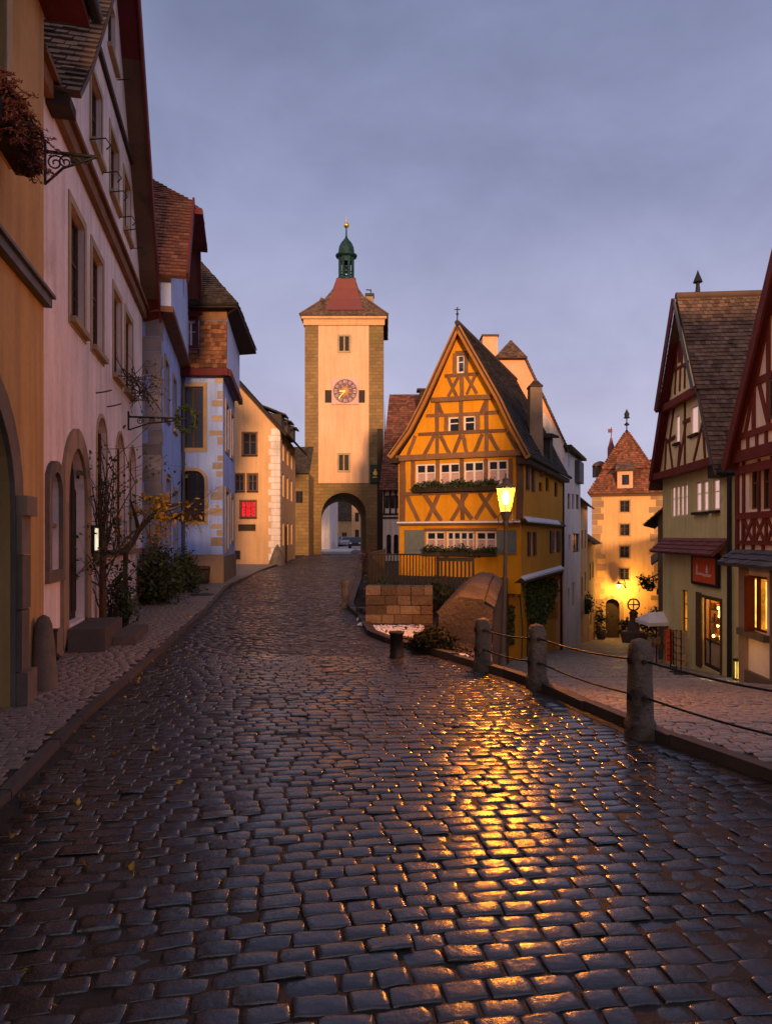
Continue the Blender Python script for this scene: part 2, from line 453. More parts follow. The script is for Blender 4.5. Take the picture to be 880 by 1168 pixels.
MT['sand'] = mat('sandstone', (.27, .185, .12), .92, .2, .9, rnd=.28, bump=.5, bscale=22, bdist=.02, stain=((.2, .15, .10), 1.5, .58))
MT['sand_dark'] = mat('weathered_sandstone', (.155, .118, .09), .92, .25, 1.2, rnd=.28, bump=.6, bscale=22, bdist=.02, stain=((.09, .07, .055), 1.8, .56))
MT['sand_block'] = mat('sandstone_blocks', (.205, .155, .112), .92, .2, 1.0, rnd=.5, bump=.9, bscale=14, bdist=.05, stain=((.13, .08, .05), 2.2, .54))
MT['rubble'] = mat('rubble_wall', (.20, .145, .10), .92, .22, .9, bump=.7, bscale=16, bdist=.04, brick=dict(w=.55, h=.28, m=.02, wob=.12, ws=2.0, c2=(.11, .08, .06), mc=(.07, .055, .045)))
MT['pane_dark'] = mat('dark_old_glass', (.022, .015, .012), .22, .2, 3, bump=.15, bscale=6, spec=.18)
MT['quoin_grey'] = mat('grey_quoin', (.30, .275, .27), .92, .2, .9, rnd=.25, bump=.5, bscale=18, bdist=.03, stain=((.20, .19, .2), 1.2, .56))
MT['bollard_stone'] = mat('rough_bollard_stone', (.17, .135, .105), .95, .3, 2.5, bump=1.0, bscale=26, bdist=.05, stain=((.07, .06, .05), 4.5, .52))
MT['parapet_stone'] = mat('parapet_stone', (.078, .066, .062), .9, .25, 1.5, rnd=.12, bump=.9, bscale=16, bdist=.04, stain=((.055, .047, .044), 2.0, .52))
MT['lane'] = mat('far_lane_setts', (.25, .19, .165), .7, .15, 1, bump=.7, bscale=30, bdist=.02, brick=dict(w=.16, h=.11, m=.01, wob=.05, ws=2, c2=(.18, .14, .125), mc=(.07, .055, .05)))
MT['quoin_tan'] = mat('tan_quoin', (.38, .30, .22), .92, .2, 1.5, rnd=.3, bump=.5, bscale=18, bdist=.03, stain=((.30, .33, .5), 2.2, .55))
MT['far_road'] = mat('pale_wet_road', (.46, .44, .44), .45, .15, .5, bump=.3)
MT['trim'] = mat('buff_stone_trim', (.40, .295, .17), .9, .15, 1.5, rnd=.1, bump=.3, bscale=30)
MT['pane'] = glass_mat('window_glass')
MT['pane_sky'] = glass_mat('bluish_window_glass', (.05, .06, .085), .08)
MT['pane_curtain'] = mat('glass_over_curtain', (.62, .42, .38), .25, .15, 14, bump=.2, bscale=30, spec=.5, base2=(.48, .28, .26))
MT['pane_pink'] = mat('pink_pane_reflection', (.85, .66, .62), .3, .12, 5, bump=.1, spec=.6, emit=((1, .66, .60), .52))  # weak emission painted in for the pinkish reflection in the panes
MT['door_dark'] = mat('dark_oak_door', (.035, .023, .016), .7, .2, 2, bump=.4, grain=True)
MT['leaf'] = mat('dark_leaves', (.035, .055, .018), .6, .3, 3, rnd=.6, bump=0)
MT['leaf_bush'] = mat('bush_leaves', (.045, .060, .018), .6, .3, 3, rnd=.6, bump=0)
MT['leaf_ivy'] = mat('ivy_leaves', (.085, .125, .025), .6, .3, 2, rnd=.6, bump=0)
MT['leaf_yellow'] = mat('autumn_leaves', (.42, .23, .02), .6, .2, 3, rnd=.45, bump=0)
MT['leaf_rust'] = mat('rusty_leaves', (.085, .022, .016), .7, .2, 3, rnd=.5, bump=0)
MT['needle'] = mat('shrub_needles', (.030, .026, .010), .7, .3, 3, rnd=.6, bump=0)
MT['bark'] = mat('bark', (.055, .036, .024), .9, .3, 6, bump=.6, bscale=60)
MT['pole_wood'] = mat('reddish_stake', (.10, .045, .025), .85, .3, 5, bump=.4, grain=True)
MT['snow'] = mat('old_snow', (.80, .82, .88), .7, .08, 6, bump=.6, bscale=25, bdist=.02)
MT['step'] = mat('stone_step', (.105, .08, .068), .75, .2, 1.5, rnd=.15, bump=.4, bscale=30)
MT['lit_window'] = emit_mat('lit_amber', (1, .33, .025), .62, .5, 3)
MT['lit_yellow'] = emit_mat('lit_yellow', (1, .60, .10), 1.5, .35, 3)
MT['lit_red'] = emit_mat('lit_red', (1, .02, .03), 1.0, .5, 9)
MT['lit_white'] = emit_mat('lit_white', (1, .86, .62), .95, .12, 5)
MT['sign_red'] = mat('vermilion_sign', (.70, .10, .025), .55, .05, 3, bump=.05)
MT['white_canvas'] = mat('white_canvas', (.78, .72, .74), .85, .06, 3, bump=.1)
# ---------------------------------------------------------------- ground
def pl(pts, y):            # piecewise linear x(y)
    if y <= pts[0][1]: 
        (x0, y0), (x1, y1) = pts[0], pts[1]
    elif y >= pts[-1][1]:
        (x0, y0), (x1, y1) = pts[-2], pts[-1]
    else:
        for i in range(len(pts) - 1):
            if pts[i][1] <= y <= pts[i + 1][1]:
                (x0, y0), (x1, y1) = pts[i], pts[i + 1]; break
    return x0 + (x1 - x0) * (y - y0) / (y1 - y0)
KL = [(-2.02, 0), (-2.46, 4.36), (-2.86, 6.56), (-3.42, 11.1), (-4.2, 16.4), (-5.2, 22.5), (-5.95, 31.7), (-6.45, 46), (-7.1, 62)]
KR = [(3.9, 0), (2.78, 4.95), (2.23, 6.04), (1.72, 7.89), (1.22, 9.0), (.42, 10.5), (-.3, 11.8), (-.62, 14.6), (-.95, 16.4), (-1.15, 28), (-1.6, 41), (-1.9, 62)]
BND = [(3.9, 0), (2.85, 4.95), (2.30, 6.04), (1.79, 7.89), (1.40, 9.0), (1.66, 10.8), (2.2, 13.2), (3.0, 20), (4.9, 27.9), (8.5, 38), (11, 48), (16, 60)]
def zs(y):
    P = [(0, 0.05), (5.5, 0.05), (6.5, 0.0), (9, -.40), (12, -.95), (20, -2.35), (30, -3.55), (60, -7.2), (200, -16)]
    for i in range(len(P) - 1):
        if P[i][0] <= y <= P[i + 1][0]:
            t = (y - P[i][0]) / (P[i + 1][0] - P[i][0]); return P[i][1] + t * (P[i + 1][1] - P[i][1])
    return P[0][1]
def zlow(x, y):
    return zs(y)
def zroad(x, y):
    return .0025 * max(0, y) + .02 * math.sin(x * 1.3 + y * .5) * min(1, y / 8) - .012 * max(0, x - .5)

def setts(name, mat_, inside, rot, sw, sd, gap, y0, y1, x0, x1, zf, hj, tj, seed, fine_to, dome=.012, wav=.05, edge=.028, kind='structure'):
    """real paving stones: each a domed block with its own tone, height and tilt"""
    rs = np.random.RandomState(seed)
    c, s = math.cos(rot), math.sin(rot)
    recs = []
    corners = [(x0, y0), (x1, y0), (x0, y1), (x1, y1)]
    rv = [c * y - s * x for x, y in corners]; ru = [c * x + s * y for x, y in corners]
    v = min(rv)
    while v < max(rv):
        d = sd * rs.uniform(.93, 1.07)
        u = min(ru) + rs.uniform(0, sw)
        while u < max(ru):
            w = sw * rs.uniform(.74, 1.28)
            um, vm = u + w / 2, v + d / 2
            vv = vm + wav * math.sin(um * .9 + vm * .35) + wav * .5 * math.sin(um * 2.3 + 1.0)
            x = c * um - s * vv; y = s * um + c * vv
            if x0 <= x <= x1 and y0 <= y <= y1 and inside(x, y):
                recs.append((x, y, w - gap * rs.uniform(.7, 1.4), d - gap * rs.uniform(.7, 1.4)))
            u += w
        v += d
    recs = np.array(recs)
    allv = []; allf = []; allr = []; base = 0
    far = recs[:, 1] > fine_to
    for sel, g in ((~far, [-1, -.985, -.94, -.70, 0, .70, .94, .985, 1]), (far, [-1, -.90, .90, 1])):
        q = recs[sel]
        if len(q) == 0: continue
        n = len(g); ga = np.array(g)
        tu, tv = np.meshgrid(ga, ga); tu = tu.ravel(); tv = tv.ravel()
        rmax = np.maximum(abs(tu), abs(tv))
        # rounded corners and a domed, chamfered top
        both = (abs(tu) > .8) & (abs(tv) > .8)
        kx = np.where(both, .965, 1.0)
        r2 = (np.abs(tu) ** 4 + np.abs(tv) ** 4) / 2
        tz = -dome * (tu ** 2 + tv ** 2) * .8 - np.where(rmax > .99, edge, np.where(rmax > .965, edge * .20, np.where(rmax > .85, edge * .05, 0.0))) - np.where(both, edge * .12, 0)
        K = len(q)
        ang = rs.normal(0, .035, K) + rot
        tx = rs.normal(0, tj, K); ty = rs.normal(0, tj, K); h = rs.normal(0, hj, K)
        sk = rs.normal(0, .05, K)
        lx = tu[None] * q[:, 2:3] / 2 * kx[None] * (1 + .06 * rs.normal(0, .6, (K, n * n)) * (rmax[None] > .99) * .8) ; ly = tv[None] * q[:, 3:4] / 2 * kx[None] * (1 + .05 * rs.normal(0, .6, (K, n * n)) * (rmax[None] > .99))
        lx = lx + sk[:, None] * ly
        lz = tz[None] * rs.uniform(.6, 1.5, (K, 1)) + lx * tx[:, None] + ly * ty[:, None] + h[:, None] + rs.normal(0, .0012, (K, n * n))
        ca, sa = np.cos(ang)[:, None], np.sin(ang)[:, None]
        X = q[:, 0:1] + lx * ca - ly * sa; Y = q[:, 1:2] + lx * sa + ly * ca
        zz = np.array([zf(a, b) for a, b in q[:, :2]])
        # follow the slope of the ground
        e = .2
        gx = np.array([(zf(a + e, b) - zf(a - e, b)) / (2 * e) for a, b in q[:, :2]])[:, None]
        gy = np.array([(zf(a, b + e) - zf(a, b - e)) / (2 * e) for a, b in q[:, :2]])[:, None]
        Zz = zz[:, None] + lz + gx * (X - q[:, 0:1]) + gy * (Y - q[:, 1:2])
        allv.append(np.stack([X, Y, Zz], 2).reshape(-1, 3))
        i, j = np.meshgrid(np.arange(n - 1), np.arange(n - 1))
        f = np.stack([j * n + i, j * n + i + 1, (j + 1) * n + i + 1, (j + 1) * n + i], 2).reshape(-1, 4)
        F = (f[None] + (np.arange(K) * n * n)[:, None, None] + base).reshape(-1, 4)
        allf.append(F); allr.append(np.repeat(rs.uniform(0, 1, K), len(f))); base += K * n * n
    vv = np.concatenate(allv); ff = np.concatenate(allf); ra = np.concatenate(allr)
    me = bpy.data.meshes.new(name)
    me.vertices.add(len(vv)); me.vertices.foreach_set('co', vv.astype(np.float32).ravel())
    me.loops.add(ff.size); me.loops.foreach_set('vertex_index', ff.astype(np.int32).ravel())
    me.polygons.add(len(ff)); me.polygons.foreach_set('loop_start', np.arange(0, ff.size, 4, dtype=np.int32))
    me.update(calc_edges=True)
    finish_mesh(me, ra, np.ones(len(ff), bool), (0, 0, 0))
    me.materials.append(mat_)
    o = bpy.data.objects.new(name, me); COL.objects.link(o)
    return o

def grid(name, mat_, xl, xr, ys, nx, zf, dz=0.0):
    mb = MB(); vs = []; fs = []
    for y in ys:
        a, b = xl(y), xr(y)
        for i in range(nx + 1):
            x = a + (b - a) * i / nx
            vs.append((x, y, zf(x, y) + dz))
    for j in range(len(ys) - 1):
        for i in range(nx):
            fs.append([j * (nx + 1) + i, j * (nx + 1) + i + 1, (j + 1) * (nx + 1) + i + 1, (j + 1) * (nx + 1) + i])
    mb.add(vs, fs, .5, True)
    return mb.build(name, mat_)

def frange(a, b, s):
    return [a + (b - a) * i / max(1, int((b - a) / s)) for i in range(int((b - a) / s) + 1)]
# far land under everything, out to the horizon, well below the lower street
g = MB(); g.poly([(-3000, -400, -19), (3000, -400, -19), (3000, 4000, -19), (-3000, 4000, -19)])
tag(g.build('ground', MT['earth']), kind='structure')
# the raised street level: a bed of sandy joints the setts sit in (one sheet, left of the drop)
YS = frange(-14, 62, 1.0) + [75, 90, 110, 135]
def kr_road(y): return pl(KR, y)
bed = grid('road_bed', MT['joint'], lambda y: pl(KL, y), lambda y: pl(KR, y) + .02, YS, 8, lambda x, y: zroad(x, y), -.0095)
tag(bed, kind='structure')
road = setts('road', MT['cobble'], lambda x, y: pl(KL, y) + .08 < x < pl(KR, y) - .10, math.radians(9.5), .174, .109, .0078, 1.4, 62, -8, 4, zroad, .0042, .023, 3, 10, dome=.0026, wav=.03, edge=.013)
tag(road, kind='structure')
r2 = grid('far_road', MT['far_road'], lambda y: pl(KL, y) - 3, lambda y: pl(KR, y) + 4, [62.2, 75, 90, 110, 135], 4, lambda x, y: zroad(x, y), .004)
tag(r2, kind='structure')
# left pavement, 9 cm up
def xpl(y): return pl(KL, y) - 9.0
pb = grid('pavement_bed', MT['joint_pave'], xpl, lambda y: pl(KL, y) - .09, YS, 3, lambda x, y: zroad(-3, y), .030)
tag(pb, kind='structure')
pv = setts('pavement', MT['pave'], lambda x, y: (-3.3 if y < 5 else -4.2 - .22 * max(0, y - 8) - 1.0) - .9 < x < pl(KL, y) - .13, math.radians(9), .135, .090, .007, 1.6, 40, -13, -2, lambda x, y: zroad(-3, y) + .047, .0010, .006, 5, 7, dome=.0018, wav=.05, edge=.008)
tag(pv, kind='structure')
# kerb stones along the pavement
kb = MB(); y = 1.0
while y < 60:
    L = rr(.7, 1.15); x0, x1 = pl(KL, y), pl(KL, y + L - .015)
    for k in (0,):
        z0, z1 = zroad(-3, y) + .052 + rr(-.006, .006), zroad(-3, y + L) + .052 + rr(-.006, .006)
        kb.hexa([(x0 - .10, y, -.1), (x0, y, -.1), (x1, y + L - .015, -.1), (x1 - .10, y + L - .015, -.1),
                 (x0 - .10, y, z0), (x0 - .012, y, z0), (x1 - .012, y + L - .015, z1), (x1 - .10, y + L - .015, z1)])
    y += L
tag(kb.build('pavement_kerb', MT['kerb']), kind='structure')
# right kerb: big blocks that also retain the higher road above the falling lower street
kb = MB(); y = 1.0
while y < 10.55:
    L = rr(.75, 1.2)
    y2 = min(y + L, 10.6)
    xa, xb = pl(KR, y), pl(KR, y2 - .02)
    wa, wb = .15, .15
    za, zb = zroad(xa, y) + .085 + rr(-.01, .01), zroad(xb, y2) + .085 + rr(-.01, .01)
    o = rr(-.012, .012)
    kb.hexa([(xa + o, y, -1.6), (xa + wa, y, -1.6), (xb + wb, y2 - .02, -1.6), (xb + o, y2 - .02, -1.6),
             (xa + .02 + o, y, za), (xa + wa, y, za), (xb + wb, y2 - .02, zb), (xb + .02 + o, y2 - .02, zb)])
    y = y2
tag(kb.build('road_kerb', MT['kerb']), kind='structure')
# low kerb of the planting bed and the far right edge of the upper street
kb = MB(); y = 10.6
while y < 60:
    L = rr(.6, 1.0); xa, xb = pl(KR, y), pl(KR, y + L - .02)
    kb.hexa([(xa, y, -.1), (xa + .16, y, -.1), (xb + .16, y + L - .02, -.1), (xb, y + L - .02, -.1),
             (xa, y, zroad(xa, y) + .08), (xa + .16, y, zroad(xa, y) + .08), (xb + .16, y + L - .02, zroad(xb, y) + .08), (xb, y + L - .02, zroad(xb, y) + .08)])
    y += L
tag(kb.build('bed_kerb', MT['kerb']), kind='structure')
YB = frange(9.1, 60, .6)
def zbed(x, y): return .05 + .02 * math.sin(x * 3 + y * 2)
tag(grid('planting_bed', MT['earth'], lambda y: pl(KR, y) + .16, lambda y: max(pl(KR, y) + .2, pl(BND, y)), YB, 6, zbed), kind='structure')
# lower street
YL = frange(-14, 4, 2) + frange(4.5, 30, .75) + frange(32, 62, 2) + [75, 100, 150]
tag(grid('lower_street_bed', MT['joint_pave'], lambda y: pl(BND, y) + .1, lambda y: pl(BND, y) + 40, YL, 10, zlow, -.015), kind='structure')
low = setts('lower_street', MT['cobble_low'], lambda x, y: pl(BND, y) + .20 < x < 14 + max(0, y - 20) * .42, math.radians(-12), .135, .098, .009, 1.5, 34, 0, 24, zlow, .003, .018, 11, 8, dome=.005, wav=.08, edge=.014)
tag(low, kind='structure')
tag(grid('far_lane', MT['lane'], lambda y: pl(BND, y) + .2, lambda y: pl(BND, y) + 14, frange(33.5, 62, 1.5), 6, zlow, .0), kind='structure')
# retaining wall under the edge of the upper street
rw = MB(); ys = frange(9.4, 60, 1.0)
for i in range(len(ys) - 1):
    a, b = ys[i], ys[i + 1]
    rw.hexa([(pl(BND, a) - .3, a, -9), (pl(BND, a), a, -9), (pl(BND, b), b, -9), (pl(BND, b) - .3, b, -9),
             (pl(BND, a) - .3, a, .04), (pl(BND, a), a, .04), (pl(BND, b), b, .04), (pl(BND, b) - .3, b, .04)], .5)
o = rw.build('retaining_wall', MT['rubble'])
tag(o, 'rough stone retaining wall holding the upper street above the lane', 'wall')
# leaves scattered over the left of the road
lv = MB()
for _ in range(150):
    yy = 2.4 + 14 * R.random() ** 1.6; xx = pl(KL, yy) + abs(R.gauss(0, .55)) - .1
    leaf(lv, (xx, yy, zroad(xx, yy) + .012 + (.1 if xx < pl(KL, yy) else 0)), rr(.018, .04), None, None, 1.5)
tag(lv.build('fallen_leaves', MT['leaf_yellow']), 'small yellow fallen leaves lying along the left of the cobbles', 'leaves', kind='stuff')

# unseen ridge added behind the viewer to shade the foreground from the sun
rs_ = random.Random(4); mb = MB(); vs = []; xs = [(-260 + 20 * i) for i in range(34)]
for j, (yy, hh) in enumerate(((-45, -19), (-62, SHADE_RIDGE_Z), (-110, SHADE_RIDGE_Z + 1), (-220, -19))):
    for x in xs:
        hx = hh - (max(0, min(1, (x - 26) / 12)) * 8 if hh > 0 else 0)
        vs.append((x, yy + rs_.uniform(-3, 3), hx + (rs_.uniform(-.5, .5) if hh > 0 else 0)))
nx_ = len(xs)
mb.add(vs, [[j * nx_ + i, j * nx_ + i + 1, (j + 1) * nx_ + i + 1, (j + 1) * nx_ + i] for j in range(3) for i in range(nx_ - 1)], .5, True)
tag(mb.build('shade_ridge', MT['earth']), kind='structure')
# ---------------------------------------------------------------- houses
class House:
    def __init__(s, name, label, cat, loc):
        s.o = thing(name, label, cat, loc); s.frs = []; s.wall = MB(); s.trim = MB(); s.timber = MB(); s.roof = MB(); s.jamb = .16
    def facade(s, o, q, outline=None, d=0.0):
        f = Fr(o, q); f.outline = outline; s.frs.append(f); return f
    def window(s, fr, a0, a1, b0, b1, rec=.12, fw=.055, nv=1, nh=1, fm='white_paint', gm='pane', hole=None, sill=None, sillm='trim', name='window', proud=None, lower=None, mw=None):
        """frame mesh as a part; glass and sill are its sub-parts"""
        if proud is None:
            fr.holes.append(hole or rect_hole(a0, a1, b0, b1)); d0 = -rec - .05; d1 = -rec
        else:
            d0 = 0.002; d1 = proud
        m = MB(); mw = mw or fw * .6
        m.fbox(fr, a0, a0 + fw, b0, b1, d0, d1); m.fbox(fr, a1 - fw, a1, b0, b1, d0, d1)
        m.fbox(fr, a0 + fw, a1 - fw, b0, b0 + fw, d0, d1 - .003); m.fbox(fr, a0 + fw, a1 - fw, b1 - fw, b1, d0, d1 - .003)
        for i in range(1, nv + 1):
            x = a0 + (a1 - a0) * i / (nv + 1); m.fbox(fr, x - fw * .6, x + fw * .6, b0 + fw, b1 - fw, d0, d1 - .005)
        for i in range(1, nh + 1):
            y = b0 + (b1 - b0) * (i / (nh + 1) if nh > 1 else .60); m.fbox(fr, a0 + fw, a1 - fw, y - mw / 2, y + mw / 2, d0, d1 - .012)
        w = m.build(name, MT[fm], s.o)
        e = .01 if proud is not None else 0
        def pane(lo, hi, g):
            p = MB(); p.fbox(fr, a0 + .005, a1 - .005, lo, hi, d0 - (.0 if proud is not None else .01), d0 + .016 + e)
            p.build('pane', MT[g], w)
        if lower:
            mid = b0 + (b1 - b0) * .58
            pane(mid + .001, b1 - .005, gm)
            c_ = MB(); c_.fbox(fr, a0 + .005, a1 - .005, b0 + .005, mid, d0 - .01, d0 + .016 + e); c_.build('curtain', MT[lower], w)
        else: pane(b0 + .005, b1 - .005, gm)
        if sill:
            q = MB(); q.fbox(fr, a0 - .07, a1 + .07, b0 - .09, b0 - .004, .003, sill); q.build('sill', MT[sillm], w)
        return w
    def finish(s, wall_mat, wall_name='wall'):
        for f in s.frs:
            if f.outline: face_holes(s.wall, f, f.outline, f.holes, s.jamb)
        w = s.wall.build(wall_name, MT[wall_mat], s.o)
        return w
    def part(s, mb, name, m, parent=None): return mb.build(name, MT[m], parent or s.o)
    def prism_back(s, fr, outline, depth):
        """sides and back of the volume behind a facade outline"""
        n = len(outline)
        for i in range(n):
            a, b = outline[i], outline[(i + 1) % n]
            s.wall.poly([fr.p(*a, 0), fr.p(*a, -depth), fr.p(*b, -depth), fr.p(*b, 0)], .5)
        s.wall.poly([fr.p(a, b, -depth) for a, b in outline[::-1]], .5)

def gable_tiles(mb, fr, aL, aR, eL, eR, aM, h, depth, ovs=.35, ovf=.3, kick=0.0, course=.17, tw=.18, both=True, thick=.06):
    """ridge runs back from the facade; returns slope corner points"""
    def pt(a, b, d): return fr.p(a, b, d)
    res = []
    for a, e in ((aL, eL), (aR, eR)):
        sgn = -1 if a < aM else 1
        sl = (h - e) / abs(aM - a)
        ea, eb = a + sgn * ovs, e - ovs * sl * (.55 if kick else 1.0)
        if kick:
            ka, kb_ = a - sgn * kick, e + kick * sl
            tiles(mb, pt(ea, eb + thick, ovf), pt(ea, eb + thick, -depth), pt(ka, kb_ + thick, ovf), pt(ka, kb_ + thick, -depth), course, tw)
            tiles(mb, pt(ka, kb_ + thick, ovf), pt(ka, kb_ + thick, -depth), pt(aM, h + thick, ovf), pt(aM, h + thick, -depth), course, tw)
        else:
            tiles(mb, pt(ea, eb + thick, ovf), pt(ea, eb + thick, -depth), pt(aM, h + thick, ovf), pt(aM, h + thick, -depth), course, tw)
        res.append((ea, eb))
    mb.tube([pt(aM, h + thick + .03, ovf + .01), pt(aM, h + thick + .03, -depth)], .1, 8, True, .4)
    return res
def bargeboard(mb, fr, a0, b0, a1, b1, d, w=.22, t=.05, drop=.06):
    mb.bar(fr.p(a0, b0 - drop, d), fr.p(a1, b1 - drop, d), fr.n, t, w)
# ================================================================ left row
# ---- ochre house, only its end next to the gabled house shows
def lx(c, Y): return c - .215 * Y
hs = House('ochre_house', 'ochre plastered house with a stone archway at the left edge of the photo', 'house', (lx(-2.27, 7.9), 7.9, .1))
f = hs.facade((lx(-2.27, 2.2), 2.2), (lx(-2.27, 7.97), 7.97)); w_ = f.w
aY = f.aY
f.outline = [(0, -.1), (w_, -.1), (w_, 8.3), (0, 8.3)]
c0, c1 = aY(4.65), aY(6.80)
ar = arch_hole(c0, c1, .05, 3.15, 14)
f.holes.append(ar)
door = MB(); door.fbox(f, c0 - .05, c1 + .05, .02, 3.2, -.55, -.5)
for k in range(7): 
    x = lerp(c0, c1, k / 6); door.fbox(f, x - .02, x + .02, .05, 3.1, -.5, -.485)
hs.part(door, 'door', 'door_dark')
tr = MB(); ring(tr, f, ar, offset_hole(ar, .27), .002, .05, True, .5)
sur = hs.part(tr, 'door_surround', 'sand_dark')
tr = MB()
b = .06
for k, hgt in enumerate((.34, .62, .55, .42)):
    e_ = rr(-.02, .03); tr.fbox(f, c1 + .005, c1 + .27 + (.06 if k == 0 else e_), b, b + hgt - .012, .054, .10 + (.06 if k == 0 else rr(0, .02))); b += hgt
tr.fbox(f, c1 + .0, c1 + .34, 1.96, 2.16, .054, .16)
hs.part(tr, 'pier_block', 'sand_dark')
win0, win1 = aY(5.5), aY(6.62)
hs.window(f, win0, win1, 5.55, 7.3, rec=.085, fm='brown_frame', gm='pane_dark', sill=.12)
tr = MB(); q = rect_hole(win0, win1, 5.55, 7.3); ring(tr, f, q, offset_hole(q, .16), .002, .03); hs.part(tr, 'window_surround', 'trim')
tr = MB(); tr.fbox(f, 0, w_ + .01, 4.42, 4.52, .002, .09); tr.fbox(f, 0, w_ + .02, 4.525, 4.56, .002, .13); hs.part(tr, 'string_course', 'lead')
# body
P = f.p
for quad in ([P(w_, -.1, 0), P(w_, -.1, -8), P(w_, 8.3, -8), P(w_, 8.3, 0)], [P(0, -.1, -8), P(0, -.1, 0), P(0, 8.3, 0), P(0, 8.3, -8)]): hs.wall.poly(quad, .5)
# tall out-of-view wing added to keep the sun off the left row
wg = Fr((-2.75, -9.0), (-3.30, 4.85)); W_ = wg.w; Q = wg.p
o_ = [(0, -.1), (W_, -.1), (W_, 14.0), (W_ / 2, 21), (0, 14.0)]
face_holes(hs.wall, wg, o_, [], .1); hs.prism_back(wg, o_, 9)
hs.finish('ochre')
ro = MB(); tiles(ro, P(-.2, 8.0, .5), P(w_ + .12, 8.0, .5), P(-.2, 12.5, -4), P(w_ + .12, 12.5, -4), .18, .19); hs.part(ro, 'roof', 'tile_brown')
ev = MB(); ev.fbox(f, -.2, w_ + .1, 7.84, 7.93, .0, .48); hs.part(ev, 'eave_board', 'maroon')
gt = MB(); gt.tube([P(-.2, 7.99, .55), P(w_ + .15, 7.99, .55)], .075, 10); hs.part(gt, 'gutter', 'iron')
# flower box with rust-red trailing plant under its window
fb = thing('flower_box', 'rust red trailing plant in a box under the ochre house window', 'flower box', P(aY(6.45), 5.3, .2), 'flower boxes on windows')
m = MB(); m.fbox(f, aY(5.5), aY(6.5), 5.2, 5.38, .14, .30); m.build('box', MT['timber_dark'], fb)
m = MB()
for _ in range(150):
    q = P(rr(aY(5.6), aY(6.5)), rr(5.15, 5.6), rr(.2, .30)); v_ = V((rr(.05, .24), rr(-.12, .16), rr(-.12, .10)))
    pts = [q, q + v_ * .55 + Z * .03, q + v_ - Z * rr(.0, .05)]; m.tube(pts, [.006, .005, .003], 4)
    for k in range(26):
        t_ = R.random(); leaf(m, lerp(lerp(pts[0], pts[1], min(1, t_ * 2)), lerp(pts[1], pts[2], max(0, t_ * 2 - 1)), t_) + V((R.gauss(0, .012), R.gauss(0, .012), R.gauss(0, .012))), rr(.010, .022), None, None, 2.6)
m.build('foliage', MT['leaf_rust'], fb)
# guard stone at the corner
gs = MB(); q = f.p(aY(7.58), 0, .10)
gs.lathe((q.x, q.y, .05), [(.155, -.05), (.14, .2), (.115, .5), (.09, .72), (.06, .80), (.015, .83)], 10)
o = gs.build('guard_stone', MT['sand_dark']); tag(o, 'rounded sandstone guard stone against the foot of the ochre wall', 'guard stone')

# ---- dusky pink gabled house
hs = House('gabled_house', 'tall dusky pink gabled house with pointed stone doorway and maroon bargeboard', 'house', (lx(-2.5, 13.5), 13.5, .1))
f = hs.facade((lx(-2.5, 8.15), 8.15), (lx(-2.5, 17.75), 17.75)); w_ = f.w; aY = f.aY; P = f.p
aL, aR, aM, ez, hz = aY(9.15), aY(17.7), aY(13.45), 7.72, 13.7
f.outline = [(0, -.1), (w_, -.1), (w_, ez), (aM, hz), (aL, ez), (0, ez)]
hs.jamb = .14
for (y0, y1) in ((10.15, 11.05), (11.65, 12.55), (13.65, 14.5), (15.05, 16.05)):
    a0, a1 = aY(y0), aY(y1)
    hs.window(f, a0, a1, 5.02, 6.72, rec=.085, fm='brown_frame', gm='pane_dark', sill=.1)
    tr = MB(); q = rect_hole(a0, a1, 5.02, 6.72); ring(tr, f, q, offset_hole(q, .13), .002, .018); hs.part(tr, 'window_surround', 'trim')
for (y0, y1) in ((11.58, 12.45), (13.3, 14.2), (14.9, 15.75)):
    a0, a1 = aY(y0), aY(y1)
    hs.window(f, a0, a1, 8.5, 9.72, rec=.085, fm='brown_frame', gm='pane_dark', sill=.09)
    tr = MB(); q = rect_hole(a0, a1, 8.5, 9.72); ring(tr, f, q, offset_hole(q, .11), .002, .018); hs.part(tr, 'window_surround', 'trim')
hs.window(f, aY(13.1), aY(13.9), 11.2, 12.3, rec=.085, fm='brown_frame', gm='pane_dark', sill=.09)
tr = MB(); tr.fbox(f, .1, w_ + .02, 7.42, 7.64, .002, .1); tr.fbox(f, .1, w_ + .03, 7.645, 7.72, .002, .17); hs.part(tr, 'cornice', 'timber_brown')
k = (hz - 10.4) / (hz - ez)
tr = MB(); tr.fbox(f, lerp(aM, aL, k) + .05, lerp(aM, aR, k) - .05, 10.32, 10.44, .002, .07); hs.part(tr, 'gable_band', 'timber_dark')
# doorway
a0, a1 = aY(9.88), aY(11.1)
dh = arch_hole(a0, a1, .44, 3.1, 14, .5, .85); f.holes.append(dh)
tr = MB(); ring(tr, f, dh, offset_hole(dh, .30), .002, .05, True); hs.part(tr, 'door_surround', 'sand')
d_ = MB(); d_.fbox(f, a0 - .03, a1 + .03, .42, 3.15, -.20, -.138)
for k in range(6): x = lerp(a0, a1, k / 5); d_.fbox(f, x - .02, x + .02, .55, 3.1, -.138, -.125)
hs.part(d_, 'door', 'door_dark')
st = MB(); st.fbox(f, a0 - .12, a1 + .1, -.02, .42, .06, .56); hs.part(st, 'step', 'step')
st = MB(); st.fbox(f, a0 + .42, a1 + .7, -.02, .22, .565, .90); hs.part(st, 'step', 'step')
